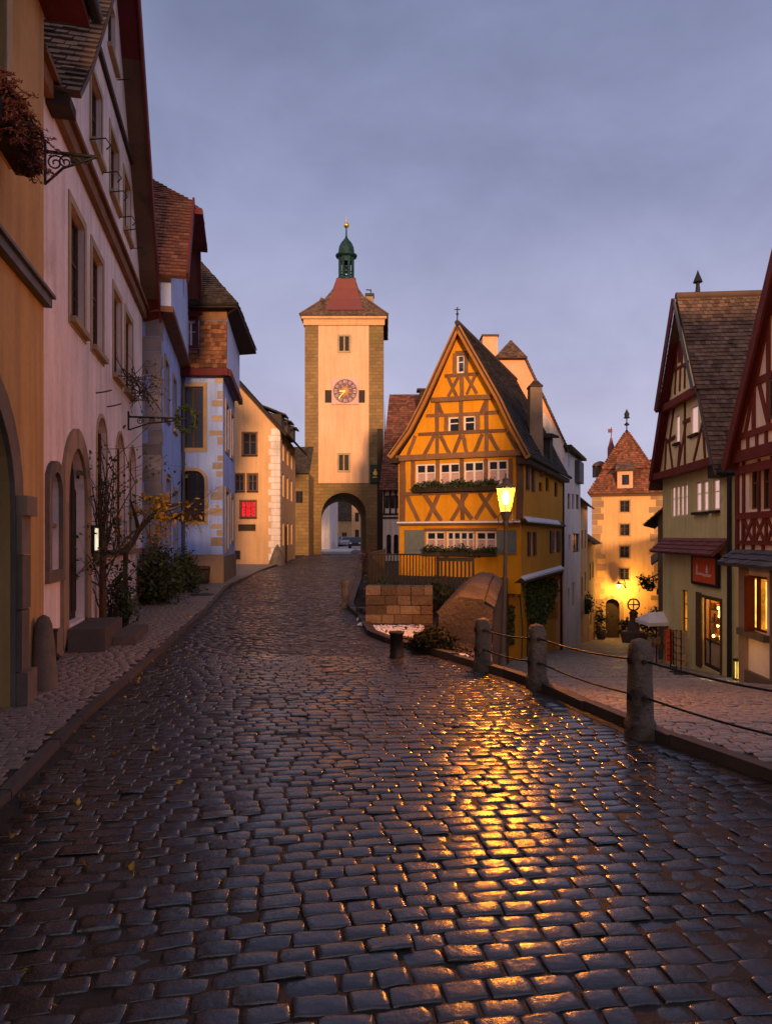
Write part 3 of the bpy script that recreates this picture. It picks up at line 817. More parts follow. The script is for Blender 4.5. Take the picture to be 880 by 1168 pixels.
# wall niche with a notice
n0, n1 = aY(8.95), aY(9.5)
nh_ = arch_hole(n0, n1, 1.3, 2.62, 10, .4, .32); f.holes.append(nh_)
tr = MB(); ring(tr, f, nh_, [(n0 - .13, 1.14), (n1 + .13, 1.14)] + [(lerp(n1 + .13, n0 - .13, i / 10), 2.55 + .22 * math.sin(math.pi * i / 10) ** .6) for i in range(11)], .002, .06); nf = hs.part(tr, 'niche_frame', 'sand_dark')
tr = MB(); tr.fbox(f, n0 - .02, n1 + .02, 1.28, 2.65, -.19, -.139); hs.part(tr, 'niche_back', 'lead')
tr = MB(); tr.fbox(f, n0 + .05, n1 - .05, 1.32, 1.85, -.137, -.12); hs.part(tr, 'notice', 'white_wall')
tr = MB(); tr.fbox(f, n0, n1, 1.88, 1.93, -.137, -.02); hs.part(tr, 'niche_shelf', 'sand_dark')
for (y0, y1, top) in ((12.05, 12.93, 3.92), (13.95, 14.88, 3.9), (15.65, 16.5, 3.84)):
    a0, a1 = aY(y0), aY(y1)
    h_ = arch_hole(a0, a1, 1.52, top, 12, .1)
    hs.window(f, a0, a1, 1.52, top, rec=.085, fm='brown_frame', gm='pane_dark', hole=h_, nv=1, nh=2)
    tr = MB(); ring(tr, f, h_, offset_hole(h_, .07), .002, .02); hs.part(tr, 'window_surround', 'trim')
tr = MB(); tr.fbox(f, aY(11.7), w_, 1.36, 1.46, .002, .09); hs.part(tr, 'stone_band', 'sand')
tr = MB(); tr.fbox(f, 0.0, aY(9.55), -.1, .48, .002, .05); tr.fbox(f, aY(11.5), w_ + .01, -.1, .30, .002, .04); hs.part(tr, 'plinth', 'sand_dark')
hs.prism_back(f, f.outline, 11)
hs.finish('pink')
gable_tiles(hs.roof, f, aL, aR, ez, ez, aM, hz, 11, ovs=.3, ovf=.42, course=.18, tw=.18, kick=.5); hs.part(hs.roof, 'roof', 'tile_brown')
bb = MB(); sl = (hz - ez) / (aR - aM)
for a, sg in ((aR, 1),):
    bargeboard(bb, f, a + sg * .32, ez - .32 * sl * .6, aM, hz, .43, .26, .05, .02)
    bb.bar(f.p(a + sg * .3, ez - .3 * sl * .6 - .06, .21), f.p(aM, hz - .06, .21), f.n, .42, .05)
hs.part(bb, 'bargeboard', 'maroon')
ev = MB(); ev.fbox(f, aL - .32, aL + .02, ez - .36, ez - .22, -1.2, .30); hs.part(ev, 'eave_end', 'timber_dark')
# iron wall hooks, little brackets at the sills
for (y0, z0) in ((11.9, 4.25), (12.9, 4.2)):
    hk = MB(); q = P(aY(y0), z0, .02); hk.tube([q, q + f.n * .12 + f.u * .12 + Z * .05, q + f.n * .2 + f.u * .3 + Z * .12], .013, 5); hs.part(hk, 'iron_hook', 'iron')
for (y0, z0) in ((11.45, 8.4), (12.5, 8.4), (13.2, 8.4), (14.25, 8.4), (14.85, 8.4), (15.8, 8.4), (14.0, 11.1)):
    hk = MB(); q = P(aY(y0), z0, .01); hk.tube([q, q + f.n * .25 + Z * .05, q + f.n * .33 - Z * .06, q + f.n * .26 - Z * .14], .012, 5); hs.part(hk, 'iron_hook', 'iron')
pinkf = f
dp = MB(); q = P(aY(8.95), 0, .07); dp.tube([q + Z * .52, q + Z * .22, q + Z * .14 + f.n * .07], .05, 10); dp.tube([q + Z * .50, q + Z * .54], .06, 10); hs.part(dp, 'downpipe_shoe', 'iron')
mh = MB(); mh.lathe((-5.25, 19.6, zroad(-3, 19.6) + .035), [(.34, 0), (.34, .022), (.28, .024), (.27, .019), (.05, .019)], 24); o = mh.build('manhole_cover', MT['iron']); tag(o, 'round dark iron manhole cover in the left pavement', 'manhole cover')
# lit box beside the door
lb = thing('lit_sign_box', 'small glowing white box on the pink wall beside the doorway', 'light box', P(aY(11.5), 1.75, .1))
m = MB(); m.fbox(f, aY(11.33), aY(11.66), 1.47, 1.94, .005, .10); fr_ = m.build('case', MT['iron'], lb)
m = MB(); m.fbox(f, aY(11.38), aY(11.60), 1.52, 1.89, .101, .115); m.build('panel', MT['lit_white'], lb)

def iron_bracket(name, label, root, out, side, L, Hh, seed):
    """wrought-iron arm with scrolls"""
    t = thing(name, label, 'iron sign bracket', root, 'wrought iron brackets on the left row')
    rs = random.Random(seed); out = V(out).normalized(); m = MB(); root = V(root)
    m.tube([root, root + out * L], .022, 6); m.tube([root - Z * Hh, root + Z * .12], .022, 6)
    m.tube([root - Z * Hh, root - Z * Hh * .45 + out * L * .35, root - Z * .06 + out * L * .8, root + out * L], .016, 6)
    m.build('arm', MT['iron'], t)
    s = MB()
    for k in range(4):
        c = root + out * (L * (.2 + .2 * k)) - Z * (Hh * .32 * (1 - .18 * k)); r = Hh * (.26 - .035 * k); pts = []
        for i in range(22):
            a = i / 21 * math.pi * 3.2; q = r * (1 - i / 26); pts.append(c + out * (q * math.cos(a)) + Z * (q * math.sin(a)))
        s.tube(pts, .011, 5)
    s.build('scroll', MT['iron'], t)
    return t, root + out * L
q = P(aY(8.75), 6.68, .02)
iron_bracket('sign_bracket', 'black wrought iron bracket beside the eave of the pink gabled house', q, f.n, f.u, .62, .42, 1)
q = P(aY(16.6), 3.86 + .32, .02)
t, tip = iron_bracket('sign_bracket', 'long scrolled iron bracket with a flowered ring by the blue wall', P(aY(15.4), 4.45, .02), f.n, f.u, 1.25, .3, 2)
m = MB()
for _ in range(320):
    a = rr(0, 6.28); leaf(m, tip + f.n * (math.cos(a) * .2 + rr(-.06, .06)) + Z * (math.sin(a) * .28 - .02 + rr(-.06, .06)) + f.u * rr(-.08, .08), rr(.03, .07))
ring_pts = [tip + f.n * .2 * math.cos(i / 20 * 6.283) + Z * (.28 * math.sin(i / 20 * 6.283) - .02) for i in range(21)]
m.tube(ring_pts, .02, 5); m.build('flower_ring', MT['leaf'], t)
# wreath of twigs at the fourth window
t = thing('twig_basket', 'iron basket with bare dry twigs under an upper pink house window', 'window basket', P(aY(14.6), 5.0, .2))
m = MB(); tips = []
for a_ in (13.6, 14.4, 15.2, 16.0): 
    m.tube([P(aY(a_), 4.95, .01), P(aY(a_), 4.95, .35), P(aY(a_), 5.15, .38)], .012, 5)
for zz_ in (4.95, 5.08): m.tube([P(aY(13.5), zz_, .36), P(aY(16.1), zz_, .36)], .012, 5)
m.tube([P(aY(12.9), 4.93, .30), P(aY(14.2), 4.9, .5), P(aY(17.0), 4.88, .55)], .015, 5)
m.build('basket', MT['iron'], t)
m = MB()
for _ in range(34): twig(m, P(rr(aY(13.6), aY(16.0)), 4.95, rr(.12, .36)), V((rr(-.3, .6), rr(-.6, .6), rr(-.5, 1.0))), rr(.3, .75), .010, 1, tips, .5, 4)
for q in tips: 
    if R.random() < .5: leaf(m, q, .05)
m.build('twigs', MT['bark'], t)

# espaliered climbers against the pink wall
t = thing('climbing_rose', 'bare thorny climber tied to a reddish stake beside the doorway', 'climber', P(aY(11.9), .08, .12))
m = MB(); q = P(aY(11.9), .06, .13); m.tube([q, q + Z * 1.75], [.07, .055], 8); m.build('stake', MT['pole_wood'], t)
m = MB(); tips = []
for k in range(16):
    twig(m, q + Z * rr(.25, 1.6) + f.u * rr(-.1, .1), f.u * R.gauss(0, .7) + f.n * rr(-.05, .3) + Z * rr(.0, 1.2), rr(.7, 1.5), .016, 2, tips, .35, 4)
for k in range(7):
    twig(m, q + Z * rr(1.2, 1.9), -f.u * rr(.0, .35) + Z + f.n * .05, rr(1.0, 1.7), .014, 1, tips, .25, 4)
m.build('stem', MT['bark'], t)
m = MB()
for q2 in tips:
    for _ in range(2): leaf(m, q2 + V((rr(-.08, .08),) * 3), rr(.03, .07))
m.build('leaves', MT['leaf'], t)
t = thing('espalier_tree', 'gnarled espalier tree with yellow autumn leaves at the end of the pink wall', 'tree', P(aY(14.1), .08, .15))
m = MB(); q = P(aY(14.1), .08, .16); p1 = q + Z * 1.38 + f.u * .05
m.tube([q, q + Z * .5 + f.u * .05, q + Z * .95 - f.u * .04, p1], [.06, .05, .05, .055], 8)
m.tube([p1, p1 - f.u * .8 - Z * .02, p1 - f.u * 2.0 + Z * .02], [.055, .045, .03], 7)
m.tube([p1, p1 + f.u * .35 + Z * .12 + f.n * .06, p1 + f.u * .7 + Z * .42 + f.n * .16, p1 + f.u * .95 + Z * .70 + f.n * .35, p1 + f.u * 1.2 + Z * .98 + f.n * .75, p1 + f.u * 1.3 + Z * 1.1 + f.n * 1.15], [.06, .058, .055, .05, .04, .03], 8)
m.tube([p1 + f.u * .7 + Z * .42 + f.n * .16, p1 + f.u * .3 + Z * .7 + f.n * .15, p1 - f.u * .1 + Z * 1.05 + f.n * .1], [.045, .035, .02], 7)
tips = []; base = p1 + f.u * 1.2 + Z * .98 + f.n * .75
base = p1 + f.u * .95 + Z * .78 + f.n * .40
for k in range(13): twig(m, base + V((rr(-.12, .2), rr(-.3, .3), rr(-.1, .1))), f.n * rr(-.5, .8) + V((0, rr(-.4, .4), rr(-.3, .6))), rr(.22, .42), .010, 2, tips, .4, 4)
t2 = []
for k in range(20): twig(m, base + f.n * rr(.1, .5) + Z * rr(-.1, .05), f.n * 1.0 + V((0, rr(-.25, .25), rr(-.2, .2))), rr(.5, .85), .011, 2, t2, .3, 4)
for k in range(8): twig(m, p1 - f.u * rr(.0, 1.9), Z + f.u * R.gauss(0, .5) + f.n * rr(0, .3), rr(.35, .8), .012, 2, t2, .4, 4)
m.build('trunk', MT['bark'], t)
m = MB()
for q2 in tips:
    for _ in range(2):
        leaf(m, q2 + V((R.gauss(0, .05), R.gauss(0, .05), R.gauss(.02, .05))), rr(.04, .085))
for q2 in t2:
    if R.random() < .16: leaf(m, q2, .07)
m.build('crown', MT['leaf_yellow'], t)
t = thing('potted_plant', 'low variegated plant growing at the foot of the reddish stake', 'plant', P(aY(12.5), .08, .3))
m = MB()
for _ in range(60):
    q = P(aY(12.5) + R.gauss(0, .25), .08, .28 + R.gauss(0, .1)); m.tube([q, q + V((R.gauss(0, .1), R.gauss(0, .1), rr(.3, .8)))], .006, 4)
m.build('stem', MT['bark'], t)
m = MB(); foliage_ball(m, P(aY(12.5), .5, .3), .26, .36, .5, 620, .06, .3, 5); m.build('foliage', MT['leaf'], t)
for (x, y, rx, rz, lab, nn, sd) in ((-5.72, 17.15, .50, .62, 'dense dark green bush at the foot of the near blue wall', 3600, 3), (-6.0, 20.4, .42, .58, 'smaller green bush between the two blue houses', 2300, 4)):
    t = thing('bush', lab, 'bush', (x, y, .1), 'bushes along the left pavement')
    m = MB(); tips = []
    for _ in range(14): twig(m, (x, y, .08), V((R.gauss(0, .5), R.gauss(0, .5), 1)), rz * 1.5, .02, 1, tips, .3, 4)
    m.build('stem', MT['bark'], t)
    m = MB(); foliage_ball(m, (x, y, .1 + rz * .92), rx, rx, rz, nn, .07, .34, sd); m.build('foliage', MT['leaf_bush'], t)

# ---- near blue house (half-hipped gable towards the street)
hs = House('blue_house', 'narrow blue house with grey corner stones and a steep half-hipped tile roof', 'house', (-6.4, 20.5, .1))
f = hs.facade((-5.93, 18.0), (-7.2, 24.1)); w_ = f.w; P = f.p; aY = f.aY
f.outline = [(0, -.1), (w_, -.1), (w_, 7.75), (0, 7.75)]
s = hs.facade((-14, 18.0), (-5.93, 18.0), [(0, -.1), (8.07, -.1), (8.07, 7.75), (0, 7.75)])
for (y0, y1, b0, b1) in ((19.0, 19.9, 5.1, 6.7), (21.2, 22.1, 5.1, 6.7), (19.2, 20.3, 1.6, 3.4), (21.5, 22.6, .4, 3.2)):
    hs.window(f, aY(y0), aY(y1), b0, b1, rec=.12, fm='brown_frame', sill=.08)
    tr = MB(); q = rect_hole(aY(y0), aY(y1), b0, b1); ring(tr, f, q, offset_hole(q, .12), .002, .03); hs.part(tr, 'window_surround', 'trim')
hs.wall.poly([P(w_, -.1, 0), P(w_, -.1, -8), P(w_, 7.75, -8), P(w_, 7.75, 0)], .5)
hs.finish('blue')
# corner stones
qn = MB(); b = .05; i = 0
while b < 7.6:
    h_ = rr(.28, .5)
    L1, L2 = ((.62, .3) if i % 2 else (.36, .5)); L1 += rr(-.1, .15)
    qn.hexa([s.p(8.07 - L1, b, .012), P(0, b, .02) + s.n * .012 - f.u * .0, P(L2, b, .02), P(L2, b, -.1) - s.u * .3, s.p(8.07 - L1, b + h_ - .015, .012), P(0, b + h_ - .015, .02) + s.n * .012, P(L2, b + h_ - .015, .02), P(L2, b + h_ - .015, -.1) - s.u * .3])
    b += h_; i += 1
hs.part(qn, 'quoin', 'quoin_grey')
# jettied upper storey and gable
up = MB(); j = .28
fu = f.shifted(j); PU = fu.p; ez, hh, mz, mA = 8.85, 11.55, 13.3, w_ / 2
kk = (hh - ez) / (mz - ez)
out = [(-.12, 7.78), (w_ + .1, 7.78), (w_ + .1, ez), (lerp(w_, mA, kk), hh), (lerp(0, mA, kk), hh), (-.12, ez)]
wn = rect_hole(2.0, 2.7, 9.4, 10.5); wn2 = rect_hole(3.4, 4.1, 9.4, 10.5)
face_holes(up, fu, out, [wn, wn2], .15)
for q in (wn, wn2):
    hs.window(fu, q[0][0], q[1][0], q[0][1], q[2][1], rec=.1, fm='white_paint')
up.poly([PU(-.12, 7.78, 0), PU(-.12, ez, 0), PU(-.12, ez, -8), PU(-.12, 7.78, -8)], .5)
up.poly([PU(w_ + .1, 7.78, 0), PU(w_ + .1, 7.78, -8), PU(w_ + .1, ez, -8), PU(w_ + .1, ez, 0)], .5)
up.poly([PU(-.12, 7.78, 0), PU(-.12, 7.78, -8), PU(w_ + .1, 7.78, -8), PU(w_ + .1, 7.78, 0)], .5)
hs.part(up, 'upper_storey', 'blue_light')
bm_ = MB(); bm_.fbox(f, -.18, w_ + .12, 7.62, 7.775, .002, j + .06); bm_.fbox(s, 4, 8.07 + .1, 7.62, 7.772, .002, .16); hs.part(bm_, 'jetty_beam', 'timber_brown')
rf = MB(); th = .05; of = .42
nl, nr = lerp(0, mA, kk), lerp(w_, mA, kk)
E0, E1 = (-.45, ez - .38), (w_ + .4, ez - .38)
hipd = -2.2
tiles(rf, PU(E0[0], E0[1], of), PU(E0[0], E0[1], -8), PU(nl, hh, of), PU(nl, hh, -8), .16, .18)
tiles(rf, PU(nl, hh, of), PU(nl, hh, -8), PU(mA, mz, hipd), PU(mA, mz, -8), .16, .18)
tiles(rf, PU(E1[0], E1[1], of), PU(E1[0], E1[1], -8), PU(nr, hh, of), PU(nr, hh, -8), .16, .18)
tiles(rf, PU(nr, hh, of), PU(nr, hh, -8), PU(mA, mz, hipd), PU(mA, mz, -8), .16, .18)
tiles(rf, PU(nl - .1, hh - .25, of + .25), PU(nr + .1, hh - .25, of + .25), PU(mA - .01, mz, hipd), PU(mA + .01, mz, hipd), .16, .18)
hs.part(rf, 'roof', 'tile_red')
bb = MB()
bargeboard(bb, fu, E0[0], E0[1], nl, hh, of + .02, .28, .06, .02); bargeboard(bb, fu, E1[0], E1[1], nr, hh, of + .02, .28, .06, .02)
bb.fbox(fu, nl - .15, nr + .15, hh - .42, hh - .28, -.1, of + .28)
hs.part(bb, 'bargeboard', 'maroon')
dp = MB(); dp.tube([P(w_ - .12, 7.6, .08), P(w_ - .12, .1, .08)], .06, 8); hs.part(dp, 'downpipe', 'lead')
# ornate white bracket work at the foot of the blue wall is left to the downpipe

# ---- second blue house, tile-hung upper storey
hs = House('blue_house', 'blue house with tile-hung upper storey, arched shop opening and yellowish corner stones', 'house', (-6.2, 25, .1))
Yb = 24.0
s = hs.facade((-12, Yb), (-5.72, Yb)); w_ = s.w; P = s.p
s.outline = [(0, -.1), (w_, -.1), (w_, 7.45), (0, 7.45)]
f = hs.facade((-5.72, Yb), (-6.4, 29.0), [(0, -.1), (5.05, -.1), (5.05, 7.45), (0, 7.45)]); PF = f.p
a0, a1, b0, b1 = s.rect(207, 441, 232, 511)
hs.window(s, a0, a1, b0, b1, rec=.12, fm='brown_frame', gm='pane_sky', nh=1)
tr = MB(); q = rect_hole(a0, a1, b0, b1); ring(tr, s, q, offset_hole(q, .14), .002, .03); hs.part(tr, 'window_surround', 'trim')
a0, a1, b0, b1 = s.rect(203, 537, 233.5, 595)
hh_ = [(a0, b0), (a1, b0), (a1, b1 - .35)] + [(a1 - .35 + .35 * math.cos(t), b1 - .35 + .35 * math.sin(t)) for t in (.4, .8, 1.2)] + [(a1 - .35, b1), (a0 + .35, b1)] + [(a0 + .35 - .35 * math.sin(t), b1 - .35 + .35 * math.cos(t)) for t in (.4, .8, 1.2)] + [(a0, b1 - .35)]
hs.window(s, a0, a1, b0, b1, rec=.2, fm='door_dark', gm='pane', hole=hh_, nv=2, nh=1, name='shop_window')
tr = MB(); ring(tr, s, hh_, offset_hole(hh_, .11), .002, .03); hs.part(tr, 'window_surround', 'trim')
for (a, b_, bz) in ((1.0, 1.9, (5.0, 6.6)), (3.0, 3.9, (5.0, 6.6)), (.9, 2.0, (1.3, 3.4)), (3.0, 3.9, (1.6, 3.3))):
    hs.window(f, a, b_, bz[0], bz[1], rec=.1, fm='brown_frame')
    tr = MB(); q = rect_hole(a, b_, *bz); ring(tr, f, q, offset_hole(q, .16), .002, .04); hs.part(tr, 'window_surround', 'trim')
hs.wall.poly([PF(5.05, -.1, 0), PF(5.05, -.1, -6), PF(5.05, 7.45, -6), PF(5.05, 7.45, 0)], .5)
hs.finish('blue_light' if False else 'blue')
pq = MB(); pq.fbox(s, 3.6, w_ + .012, -.1, 1.12, .002, .05); pq.fbox(f, -.05, 5.06, -.1, 1.05, .002, .05); hs.part(pq, 'plinth', 'sand')
qn = MB(); b = 1.15; i = 0
while b < 7.2:
    h_ = rr(.22, .36); L1 = (.42 if i % 2 else .24) + rr(-.08, .08)
    if R.random() < .62: qn = MB(); qn.fbox(s, w_ - L1, w_ + .012, b, b + h_ - rr(.02, .08), .002, .014); hs.part(qn, 'quoin', 'quoin_tan')
    b += h_; i += 1
up = MB(); j = .2
su = s.shifted(j); fu = f.shifted(j)
z0, z1 = 7.5, 9.75
c = su.p(w_ + j, 0, 0); cF = fu.p(5.05, 0, 0)
def zz(p, z): return V((p.x, p.y, z))
L0 = su.p(0, 0, 0)
wn = s.rect(212, 368, 226, 397)
face_holes(up, su, [(0, z0), (w_ + j, z0), (w_ + j, z1), (0, z1)], [rect_hole(*wn)], .12)
up.poly([zz(c, z0), zz(cF, z0), zz(cF, z1), zz(c, z1)], .5); up.poly([zz(L0, z0), zz(c, z0), zz(cF, z0), zz(V((-12, 29, 0)), z0)], .5)
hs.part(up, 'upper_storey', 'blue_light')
th = MB(); tl = []
tiles(th, su.p(3.4, z0 + .1, .10), su.p(wn[0] - .12, z0 + .1, .10), su.p(3.4, z1 - .5, .02), su.p(wn[0] - .12, z1 - .5, .02), .15, .16)
tiles(th, su.p(wn[1] + .12, z0 + .1, .10), su.p(w_ + j, z0 + .1, .10), su.p(wn[1] + .12, z1 - .5, .02), su.p(w_ + j, z1 - .5, .02), .15, .16)
tiles(th, su.p(wn[0] - .12, z0 + .1, .10), su.p(wn[1] + .12, z0 + .1, .10), su.p(wn[0] - .12, wn[2] - .1, .05), su.p(wn[1] + .12, wn[2] - .1, .05), .15, .16)
hs.part(th, 'hung_tiles', 'tile_hung')
bn = MB(); bn.fbox(su, 3.4, w_ + j, z1 - .48, z1 + .02, .002, .05); hs.part(bn, 'frieze', 'timber_brown')
hs.window(su, *wn, rec=.08, fm='white_paint', gm='pane_sky', nv=1, nh=1)
tr = MB(); q = rect_hole(*wn); ring(tr, su, q, offset_hole(q, .10), .12, .15); 
tiles(tr, su.p(wn[0] - .25, wn[3] + .1, .4), su.p(wn[1] + .25, wn[3] + .1, .4), su.p((wn[0] + wn[1]) / 2 - .05, wn[3] + .5, .05), su.p((wn[0] + wn[1]) / 2 + .05, wn[3] + .5, .05), .12, .14)
hs.part(tr, 'window_hood', 'maroon')
bm_ = MB(); bm_.fbox(s, 3.2, w_ + j + .05, z0 - .16, z0 + .08, .002, j + .14); bm_.bar(zz(c, z0 - .04) + V((.05, 0, 0)), zz(cF, z0 - .04) + V((.05, 0, 0)), Z, .24, .16); hs.part(bm_, 'jetty_beam', 'maroon')
rf = MB(); ez = z1 - .02
A0 = su.p(0, ez, .45); A1 = su.p(w_ + j + .45, ez, .45); A2 = V((-6.0 + .45, 29.3, ez)); A3 = V((-12, 29.3, ez))
T0 = V((-12, 26.4, 13.0)); T1 = V((-7.7, 26.4, 13.0))
tiles(rf, A0, A1, T0, T1, .17, .18); tiles(rf, A1, A2, T1, T1 + V((.0, .05, 0)), .17, .18); tiles(rf, A2, A3, T1, T0, .17, .18)
hs.part(rf, 'roof', 'tile_dark')
ev = MB(); ev.hexa([zz(c, ez - .28), zz(A1, ez - .16), zz(A2, ez - .16), zz(cF, ez - .28), zz(c, ez - .09), zz(A1, ez - .09), zz(A2, ez - .09), zz(cF, ez - .09)]); 
ev.fbox(su, 0, w_ + j + .4, ez - .14, ez - .085, .0, .42); hs.part(ev, 'eave_board', 'timber_dark')
bk = thing('wooden_tub', 'round wooden tub standing at the foot of the second blue house', 'tub', (-6.45, 23.6, .1))
m = MB(); m.lathe((-6.45, 23.6, .045), [(.30, 0), (.36, .35), (.38, .68), (.33, .68), (.33, .55)], 20); m.build('body', MT['pole_wood'], bk)
for zq in (.15, .55): m = MB(); m.lathe((-6.45, 23.6, .045 + zq), [(.345 + zq * .055, 0), (.349 + zq * .055, .05)], 20); m.build('hoop', MT['iron'], bk)

# ---- cream gabled house with the red-lit window
hs = House('cream_house', 'cream gabled house with pale corner stones and one red glowing window', 'house', (-7.5, 40, .1))
Y0 = 40.0
s = hs.facade((-12.2, Y0), (at(318.5, 0, Y0).x, Y0)); w_ = s.w; P = s.p
rz = lambda px, py: s.hit(px, py)
eaR = rz(321, 487)[1]; xr, zr = rz(268, 431)
slp = (zr - eaR) / (w_ - xr); aM = 1.6; hz = eaR + (w_ - aM) * slp
s.outline = [(0, -.1), (w_, -.1), (w_, eaR), (aM, hz), (0, hz - 1.6 * slp)]
s.outline = [(0, -.1), (w_, -.1), (w_, eaR), (aM, hz), (-aM, hz - 2 * aM * slp), (-aM, -.1)]
f = hs.facade((s.p(w_, 0).x, Y0), (-6.62, 50.0)); f.outline = [(0, -.1), (f.w, -.1), (f.w, eaR), (0, eaR)]
for (r_, fm, gm, nv) in (((277, 494, 292.5, 519), 'brown_frame', 'pane', 1), ((268.5, 541, 278, 560), 'brown_frame', 'pane', 1), ((283, 541, 293, 560), 'brown_frame', 'pane', 1), ((274.5, 571.5, 291.5, 590), 'brown_frame', 'lit_red', 2)):
    q = s.rect(*r_); hs.window(s, *q, rec=.08, fm=fm, gm=gm, nv=nv, sill=.06, sillm='timber_dark')
    tr = MB(); h_ = rect_hole(*q); ring(tr, s, h_, offset_hole(h_, .08), .002, .03); hs.part(tr, 'window_surround', 'timber_brown')
q = s.rect(272, 598, 291.5, 605.5); m = MB(); m.fbox(s, *q, .003, .06); hs.part(m, 'plaque', 'timber_dark')
q = s.rect(268, 628, 274, 638); m = MB(); m.fbox(s, *q, .003, .03); hs.part(m, 'vent', 'timber_dark')
for k, (b0, b1) in enumerate(((1.2, 2.6), (4.2, 5.6), (6.4, 7.6))):
    for a in (1.6, 4.2, 6.8): hs.window(f, a, a + .9, b0, b1, rec=.1, fm='brown_frame')
dm = MB(); dm.fbox(f, 3.0, 4.0, 0, 2.4, .003, .04)
hs.part(dm, 'door', 'door_dark')
hs.wall.poly([f.p(f.w, -.1, 0), f.p(f.w, -.1, -7), f.p(f.w, eaR, -7), f.p(f.w, eaR, 0)], .5)
hs.finish('cream')
qn = MB(); qn2 = MB(); b = 0.0; i = 0
while b < eaR - .4:
    h_ = rr(.32, .45); L1 = .62 if i % 2 else .48
    qn.fbox(s, w_ - L1, w_ + .03, b, b + h_ - .03, .002, .05); qn2.fbox(f, .055, .6 if i % 2 else .8, b, b + h_ - .03, .002, .05); b += h_; i += 1
hs.part(qn, 'quoin', 'white_wall'); hs.part(qn2, 'quoin', 'white_wall')
sw = MB(); sw.fbox(f, .9, f.w, 0, eaR - .2, .003, .02); 
bt = MB(); bt.lathe((s.p(w_, 0).x - .1, Y0 - .1, 0), [(.55, 0), (.42, .4), (.2, 1.0), (.02, 1.3)], 10); hs.part(bt, 'buttress', 'sand_dark')
rf = MB(); ov = .45
tiles(rf, s.p(w_ + ov, eaR - ov * slp + .06, .3), s.p(w_ + ov, eaR - ov * slp + .06, -10.4), s.p(aM, hz + .06, .3), s.p(aM, hz + .06, -10.4), .2, .2)
tiles(rf, s.p(-aM - ov, hz - (2 * aM + ov) * slp + .06, .3), s.p(-aM - ov, hz - (2 * aM + ov) * slp + .06, -10.4), s.p(aM, hz + .06, .3), s.p(aM, hz + .06, -10.4), .2, .2)
hs.part(rf, 'roof', 'tile_dark')
bb = MB(); bargeboard(bb, s, w_ + ov, eaR - ov * slp, aM, hz, .3, .16, .05, .02); hs.part(bb, 'bargeboard', 'timber_dark')
for k in range(3):
    dm = MB()
    yy = Y0 + 1.8 + k * 2.6; x0 = s.p(w_ - .15, 0).x; 
    dm.box((x0 - 1.4, yy, eaR + .2), (x0, yy + 1.2, eaR + 1.1))
    tiles(dm, V((x0 + .25, yy - .15, eaR + 1.05)), V((x0 + .25, yy + 1.35, eaR + 1.05)), V((x0 - 1.5, yy - .15, eaR + 1.75)), V((x0 - 1.5, yy + 1.35, eaR + 1.75)), .18, .2); hs.part(dm, 'dormer', 'tile_dark')

# ---- dark old wall and house between cream house and tower
hs = House('dark_house', 'dark stone house squeezed between the cream house and the clock tower', 'house', (-7.6, 57, .1))
x0, x1 = at(334, 0, 58).x - 3, at(352, 0, 58).x
s = hs.facade((x0, 58), (x1, 58), [(0, -.1), (x1 - x0, -.1), (x1 - x0, zat(540, 58)), (0, zat(540, 58))])
hs.prism_back(s, s.outline, 6)
hs.window(s, x1 - x0 - 1.1, x1 - x0 - .5, 4.6, 5.6, rec=.1, fm='timber_dark')
hs.finish('tower_stone')
rf = MB(); e_ = zat(540, 58); tiles(rf, V((x0, 57.6, e_)), V((x1 + .1, 57.6, e_)), V((x0, 61, zat(508, 60))), V((x1 + .1, 61, zat(508, 60))), .2, .2); hs.part(rf, 'roof', 'tile_dark')
# ================================================================ clock tower over the street
YT = 62.0
ht = House('clock_tower', 'tall square clock tower with a peach plaster panel, archway and green lantern top', 'clock tower', (-3.8, 62, .15))
s = ht.facade((at(347.5, 0, YT).x, YT), (at(437, 0, YT).x, YT)); w_ = s.w; P = s.p
zb, ztop = zat(551, YT), zat(361, YT)
a0, a1, b0, b1 = s.rect(366.5, 562, 417.5, 636)
arc = arch_hole(a0, a1, 0, b1, 18); s.holes.append(arc)
s.outline = [(0, -.2), (w_, -.2), (w_, ztop), (0, ztop)]
DT = 9.0; skew = -.85
ht.jamb = .0
# tunnel
n = len(arc)
for i in range(n):
    if i == 0: continue
    a, b = arc[i], arc[(i + 1) % n]
    ht.wall.poly([P(*a, 0), P(*b, 0), P(b[0] + skew, b[1] - .35 if b[1] > .1 else b[1], -DT), P(a[0] + skew, a[1] - .35 if a[1] > .1 else a[1], -DT)], .5)
for q in ([P(w_, -.2, 0), P(w_, -.2, -DT), P(w_, ztop, -DT), P(w_, ztop, 0)], [P(0, -.2, -DT), P(0, -.2, 0), P(0, ztop, 0), P(0, ztop, -DT)]): ht.wall.poly(q, .5)
bk = Fr(P(w_, 0, -DT), P(0, 0, -DT)); arcb = [(w_ - (a + skew), b - (.35 if b > .1 else 0)) for a, b in arc][::-1]
face_holes(ht.wall, bk, [(0, -.2), (w_, -.2), (w_, ztop), (0, ztop)], [arcb], 0)
ht.finish('tower_stone')
